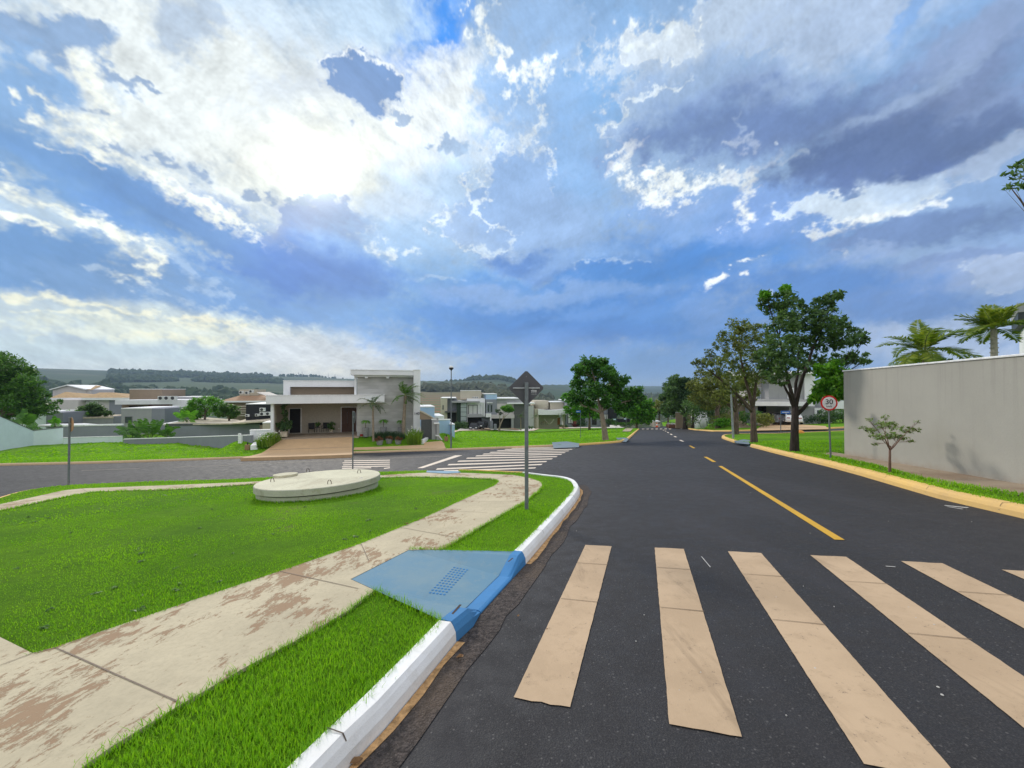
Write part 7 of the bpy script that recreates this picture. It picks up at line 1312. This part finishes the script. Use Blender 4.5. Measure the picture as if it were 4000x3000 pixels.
for i, (x, y, hh, lab) in enumerate(((1428, 1706, .85, 'tall grey planter with drooping plant, left of three before the stone wall'), (1498, 1700, .8, 'tall grey planter with drooping plant, middle of three behind the grey-green shrubs'), (1566, 1702, .8, 'tall grey planter with drooping plant, right of three beside the taller palm trunk'))):
    pot('tall_planter', hp_(x, y, -.35), .24, .32, hh, POTG, lab, 'tall planters', lambda r, h_, s=i: drooping(r, h_, s))
def succulent(r, hh, seed=1):
    V = leaf_cloud(np.random.RandomState(seed), [(0, 0, hh + .08, .36, .18)], 260, .07, flat=.1, hollow=.4); np_mesh('plant_leaves', V.reshape(-1, 3), np.arange(len(V) * 4).reshape(-1, 4), RUST, r)
for i, (x, y, lab) in enumerate(((1483, 1738, 'round grey pot of rust-red succulents, left of three in the garden'), (1520, 1732, 'round grey pot of rust-red succulents, middle of three in the garden'), (1556, 1735, 'round grey pot of rust-red succulents, right of three in the garden'))): pot('round_pot', G(x, y, .13), .22, .32, .42, POTG, lab, 'round pots', lambda r, h_, s=i: succulent(r, h_, s + 5))
pot('small_red_pot', hp_(1412, 1704, -.5), .12, .16, .18, mat('red_pot', (.30, .04, .03)), 'small dark red pot at the left foot of the stone wall', None, lambda r, h_: succulent(r, h_, 9) if 0 else None)
for i, (x, w, lab) in enumerate(((1487, 1.5, 'grey-green lavender-like shrub, left one before the stone wall'), (1519, 1.2, 'grey-green lavender-like shrub, middle one before the stone wall'), (1548, 1.5, 'grey-green lavender-like shrub, right one before the stone wall'))): blades_clump('feathery_shrub', G(x, 1716, .13), w, .8, .85, 500, LF_BLUE, lab, 'shrub', 'feathery shrubs', 110 + i, spread=.7, bw=.012)
ia, ib = G(1022, 1757, .13), G(1078, 1722, .13); blades_clump('iris_bed', (ia + ib) / 2, .9, (ib - ia).length, 1.15, 1300, GRASSY, 'tall white-flowering iris clump along the left side of the drive', 'plant', None, 114, math.atan2(-(ib - ia).x, (ib - ia).y), 70); blades_clump('iris_bed', G(1618, 1730, .13), 1.3, 2.0, 1.4, 700, GRASSY, 'tall iris clump at the foot of the numbered end wall', 'plant', None, 115, R(14), 34)
# porch: two chairs, table, plants
def porch_chair(base, rz, lab):
    r = empty('porch_chair', base, rz, lab, 'chair', 'porch chairs'); MB().bbox(-.26, .26, -.25, .25, .38, .42, .01).build('seat', BLK, r); MB().extr([(-.26, .40), (.26, .40), (.29, .95), (-.29, .95)], .22, .26).build('backrest', BLK, r)
    for x in (-.26, .26):
        for y in (-.23, .24): MB().tube([(x, y, 0), (x * .95, y * .95, .39)], .018, 6).build('leg', BLK, r)
        MB().tube([(x, -.24, .40), (x * 1.05, -.24, .62), (x * 1.08, .24, .62)], .016, 6).build('armrest', BLK, r)
    return r
porch_chair(hp_(1217, 1690, 3.4), R(18 + 14), 'dark woven porch chair left of the little table'); porch_chair(hp_(1270, 1688, 3.4), R(18 - 12), 'dark woven porch chair right of the little table, nearer the fern')
tb = empty('side_table', hp_(1241, 1689, 3.3), R(18), 'small dark round table between the porch chairs', 'table'); MB().lathe([(.24, .48), (.24, .51)], 0, 0, 16).build('tabletop', BLK, tb)
for k in range(3): a = 2 * PI * k / 3; MB().tube([(.2 * math.cos(a), .2 * math.sin(a), 0), (.12 * math.cos(a), .12 * math.sin(a), .48)], .015, 5).build('leg', BLK, tb)
def leafy(r, hh, seed=1, n=260, rad=.33, lf=LF_MID, sz=.09): V = leaf_cloud(np.random.RandomState(seed), [(0, 0, hh + rad * .8, rad, rad)], n, sz, flat=.3); np_mesh('plant_leaves', V.reshape(-1, 3), np.arange(len(V) * 4).reshape(-1, 4), lf, r)
q = tb.location + Vector((0, 0, .51)); pot('table_plant', q, .07, .09, .14, DARKT, 'small potted plant on the porch table', None, lambda r, h_: leafy(r, h_, 3, 160, .22)); pot('fern_pot', hp_(1294, 1688, 3.0), .15, .2, .28, ROOFC, 'pale pot with a round green fern right of the porch chairs', None, lambda r, h_: leafy(r, h_, 4, 420, .42, LF_MID))
r = empty('square_planter', hp_(1110, 1706, .9), R(18), 'cream square planter with a tall climbing plant at the left end of the porch', 'planter'); MB().bbox(-.27, .27, -.27, .27, 0, .5, .02).build('planter_box', ROOFC, r); rs = np.random.RandomState(7); V = leaf_cloud(rs, [(0, 0, .9, .5, .45), (-.3, 0, 1.1, .35, .3), (.3, .2, 1.2, .35, .3), (.05, 0, 1.7, .22, .3), (0, 0, 2.2, .26, .35), (-.05, .1, 2.8, .3, .4), (.1, 0, 3.2, .24, .3)], 1500, .12, flat=.3); np_mesh('plant_leaves', V.reshape(-1, 3), np.arange(len(V) * 4).reshape(-1, 4), LF_DARK, r); MB().tube([(0, 0, .4), (.05, 0, 1.5), (0, 0, 3.2)], .03, 6).build('plant_stem', BARK, r)
for (x, y, lab) in ((966, 1757, 'small rusty brown stump with a bottle-shaped top at the end of the grass lot'), (1743, 1723, 'small rusty brown post base beside the street lamp')):
    p = G(x, y, .13); r = empty('rusty_stub', p, R(20), lab, 'stub', None); MB().bbox(-.16, .16, -.12, .12, -.1, .42, .02).build('stub_body', EARTH, r); MB().lathe([(.05, .42), (.05, .55), (.02, .62)], .02, 0, 8).build('stub_tip', BLK, r)
# ---------------------------------------------------------------- hills: woods, hedgerows, masts
def crowns(name, pts, label=None, m=FOREST, kind='stuff', seed=1):
    """many small rough crowns in one mesh: pts (x, y, z, r)"""
    rs = np.random.RandomState(seed); bm = bmesh.new(); bmesh.ops.create_icosphere(bm, subdivisions=2, radius=1); V0 = np.array([v.co[:] for v in bm.verts]); F0_ = np.array([[v.index for v in f.verts] for f in bm.faces]); bm.free(); VV, FF = [], []
    for i, (x, y, z, r) in enumerate(pts): V = V0 * (1 + .38 * rs.randn(len(V0), 1) * .6) * np.array([r, r, r * rs.uniform(.7, 1.1)]); VV.append(V + np.array([x, y, z + r * .6])); FF.append(F0_ + i * len(V0))
    o = np_mesh(name, np.concatenate(VV), np.concatenate(FF), m, k=3); return tag(o, label, None, None, kind)
def scatter(px0, px1, r0, r1, n, rad, rs, dens=None):
    out = []
    for _ in range(n):
        az = math.atan((rs.uniform(px0, px1) - 2000) / F); r = rs.uniform(r0, r1); x, y = r * math.sin(az), r * math.cos(az)
        if dens is not None and noise.noise(Vector((x * .004 + 5, y * .0022, 1))) < dens: continue
        out.append((x, y, float(terr_z(x, y)), rad * rs.uniform(.6, 1.4)))
    return out
rs = np.random.RandomState(5)
crowns('hill_woods', scatter(430, 1100, 1500, 2350, 2600, 9, rs, .0) + scatter(500, 1080, 1900, 2450, 900, 9, rs, -.05) + scatter(-300, 1400, 700, 1500, 700, 9, rs, .25), 'dark woods on the far hillside', seed=6)
crowns('ridge_trees', scatter(500, 1400, 2585, 2605, 36, 6, rs) + scatter(700, 800, 2590, 2600, 12, 8, rs) + scatter(1090, 1330, 2590, 2605, 24, 7, rs), 'row of small trees along the far ridge', seed=7)
crowns('valley_woods', scatter(1640, 2240, 760, 900, 420, 7.5, rs, -.15) + scatter(1900, 2300, 330, 700, 700, 6, rs, -.05) + scatter(1640, 1900, 780, 860, 60, 8, rs), 'woods behind the dry field', m=mat('wood_grey', (.06, .075, .04), .95, .4, .05, col2=(.10, .105, .06)), seed=8)
crowns('wooded_hill', scatter(1830, 2010, 1580, 1730, 420, 9, rs) + scatter(1740, 1990, 1640, 1690, 60, 7, rs), 'small wooded hilltop left of the diamond sign', seed=9)
crowns('far_woods', scatter(2380, 2700, 180, 520, 500, 6, rs, -.3) + scatter(2300, 2700, 600, 1500, 420, 11, rs, -.05), 'woods beyond the end of the street', m=mat('wood_mix', (.045, .07, .03), .95, .4, .05, col2=(.09, .10, .05)), seed=10)
for i, (x, y0, y1, lab) in enumerate(((1166, 1474, 1454, 'thickest lattice mast on the far ridge, left of the pair'), (1180, 1474, 1452, 'tall lattice mast on the far ridge, right of the pair'), (1282, 1474, 1458, 'lone thin mast on the ridge left of the stone tower'), (1308, 1474, 1461, 'faintest thin mast just left of the stone tower'))):
    D = 2560; az = math.atan((x - 2000) / F); p = Vector((D * math.sin(az), D * math.cos(az), 0)); p.z = float(terr_z(p.x, p.y)); hh = at(x, y1, p.y).z - p.z; r = empty('radio_mast', p, 0, lab, 'mast', 'radio masts'); mb = MB(); w = 2.2 if i < 2 else 1.2
    for sx in (-1, 1):
        for sy in (-1, 1): mb.tube([(sx * w, sy * w, -8), (sx * w * .3, sy * w * .3, hh)], .35, 4)
    for k in range(8): z = hh * k / 8; q = w * (1 - .7 * k / 8); mb.tube([(-q, -q, z), (q, -q, z + hh / 8)], .25, 4); mb.tube([(q, -q, z), (-q, -q, z + hh / 8)], .25, 4)
    mb.build('lattice', STEEL, r); MB().box(-w * .9, w * .9, -w * .9, w * .9, hh * .8, hh * .9).build('antenna_panel', CAP, r)
# fallen leaves and litter near the camera
def fallen(px, py, size, rz, lab, off=.008, m=DRYLEAF):
    p = G(px, py, off); rnd = random.Random(int(px)); n = 9; v = []
    for k in range(n): a = 2 * PI * k / n; v.append((math.cos(a) * size * (1 if k % 2 else .75), math.sin(a) * size * .5, .012 + rnd.uniform(0, .35) * size))
    v.append((0, 0, .004)); mb = MB(); mb.add(v, [(k, (k + 1) % n, n) for k in range(n)]); o = mb.build('fallen_leaf', m, loc=p); o.rotation_euler = (0, 0, R(rz)); return tag(o, lab, 'leaf', 'dry leaves')
for q in (((1797, 2572), .035, 30, 'curled dry leaf on the gutter beside the white kerb'), ((2024, 2411), .018, 60, 'dry leaf on the asphalt right of the blue ramp'), ((1395, 2985), .035, 10, 'dry leaf at the kerb foot at the bottom edge'), ((2137, 2462), .007, 0, 'tiny pale scrap on the asphalt left of the first stripe')): fallen(*q[0], q[1], q[2], q[3])
for i, (x, y, lab) in enumerate(((1587, 2048, 'dry leaf at the path edge, midway along the lawn'), (1940, 1912, 'brown leaf on the path near the bend'))): fallen(x, y, .05, 40 * i, lab, .155)
# ---------------------------------------------------------------- the air between here and the hills
hzm = bpy.data.materials.new('haze'); hzm.use_nodes = True; nt = hzm.node_tree; nt.nodes.remove(nt.nodes['Principled BSDF']); pv = nt.nodes.new('ShaderNodeVolumePrincipled')
pv.inputs['Color'].default_value = (.50, .68, .92, 1); pv.inputs['Density'].default_value = .00015; pv.inputs['Anisotropy'].default_value = .2
nt.links.new(pv.outputs[0], nt.nodes['Material Output'].inputs['Volume'])
tag(MB().box(-12500, 12500, -12500, 12500, -62, 190).build('haze', hzm), kind='stuff')
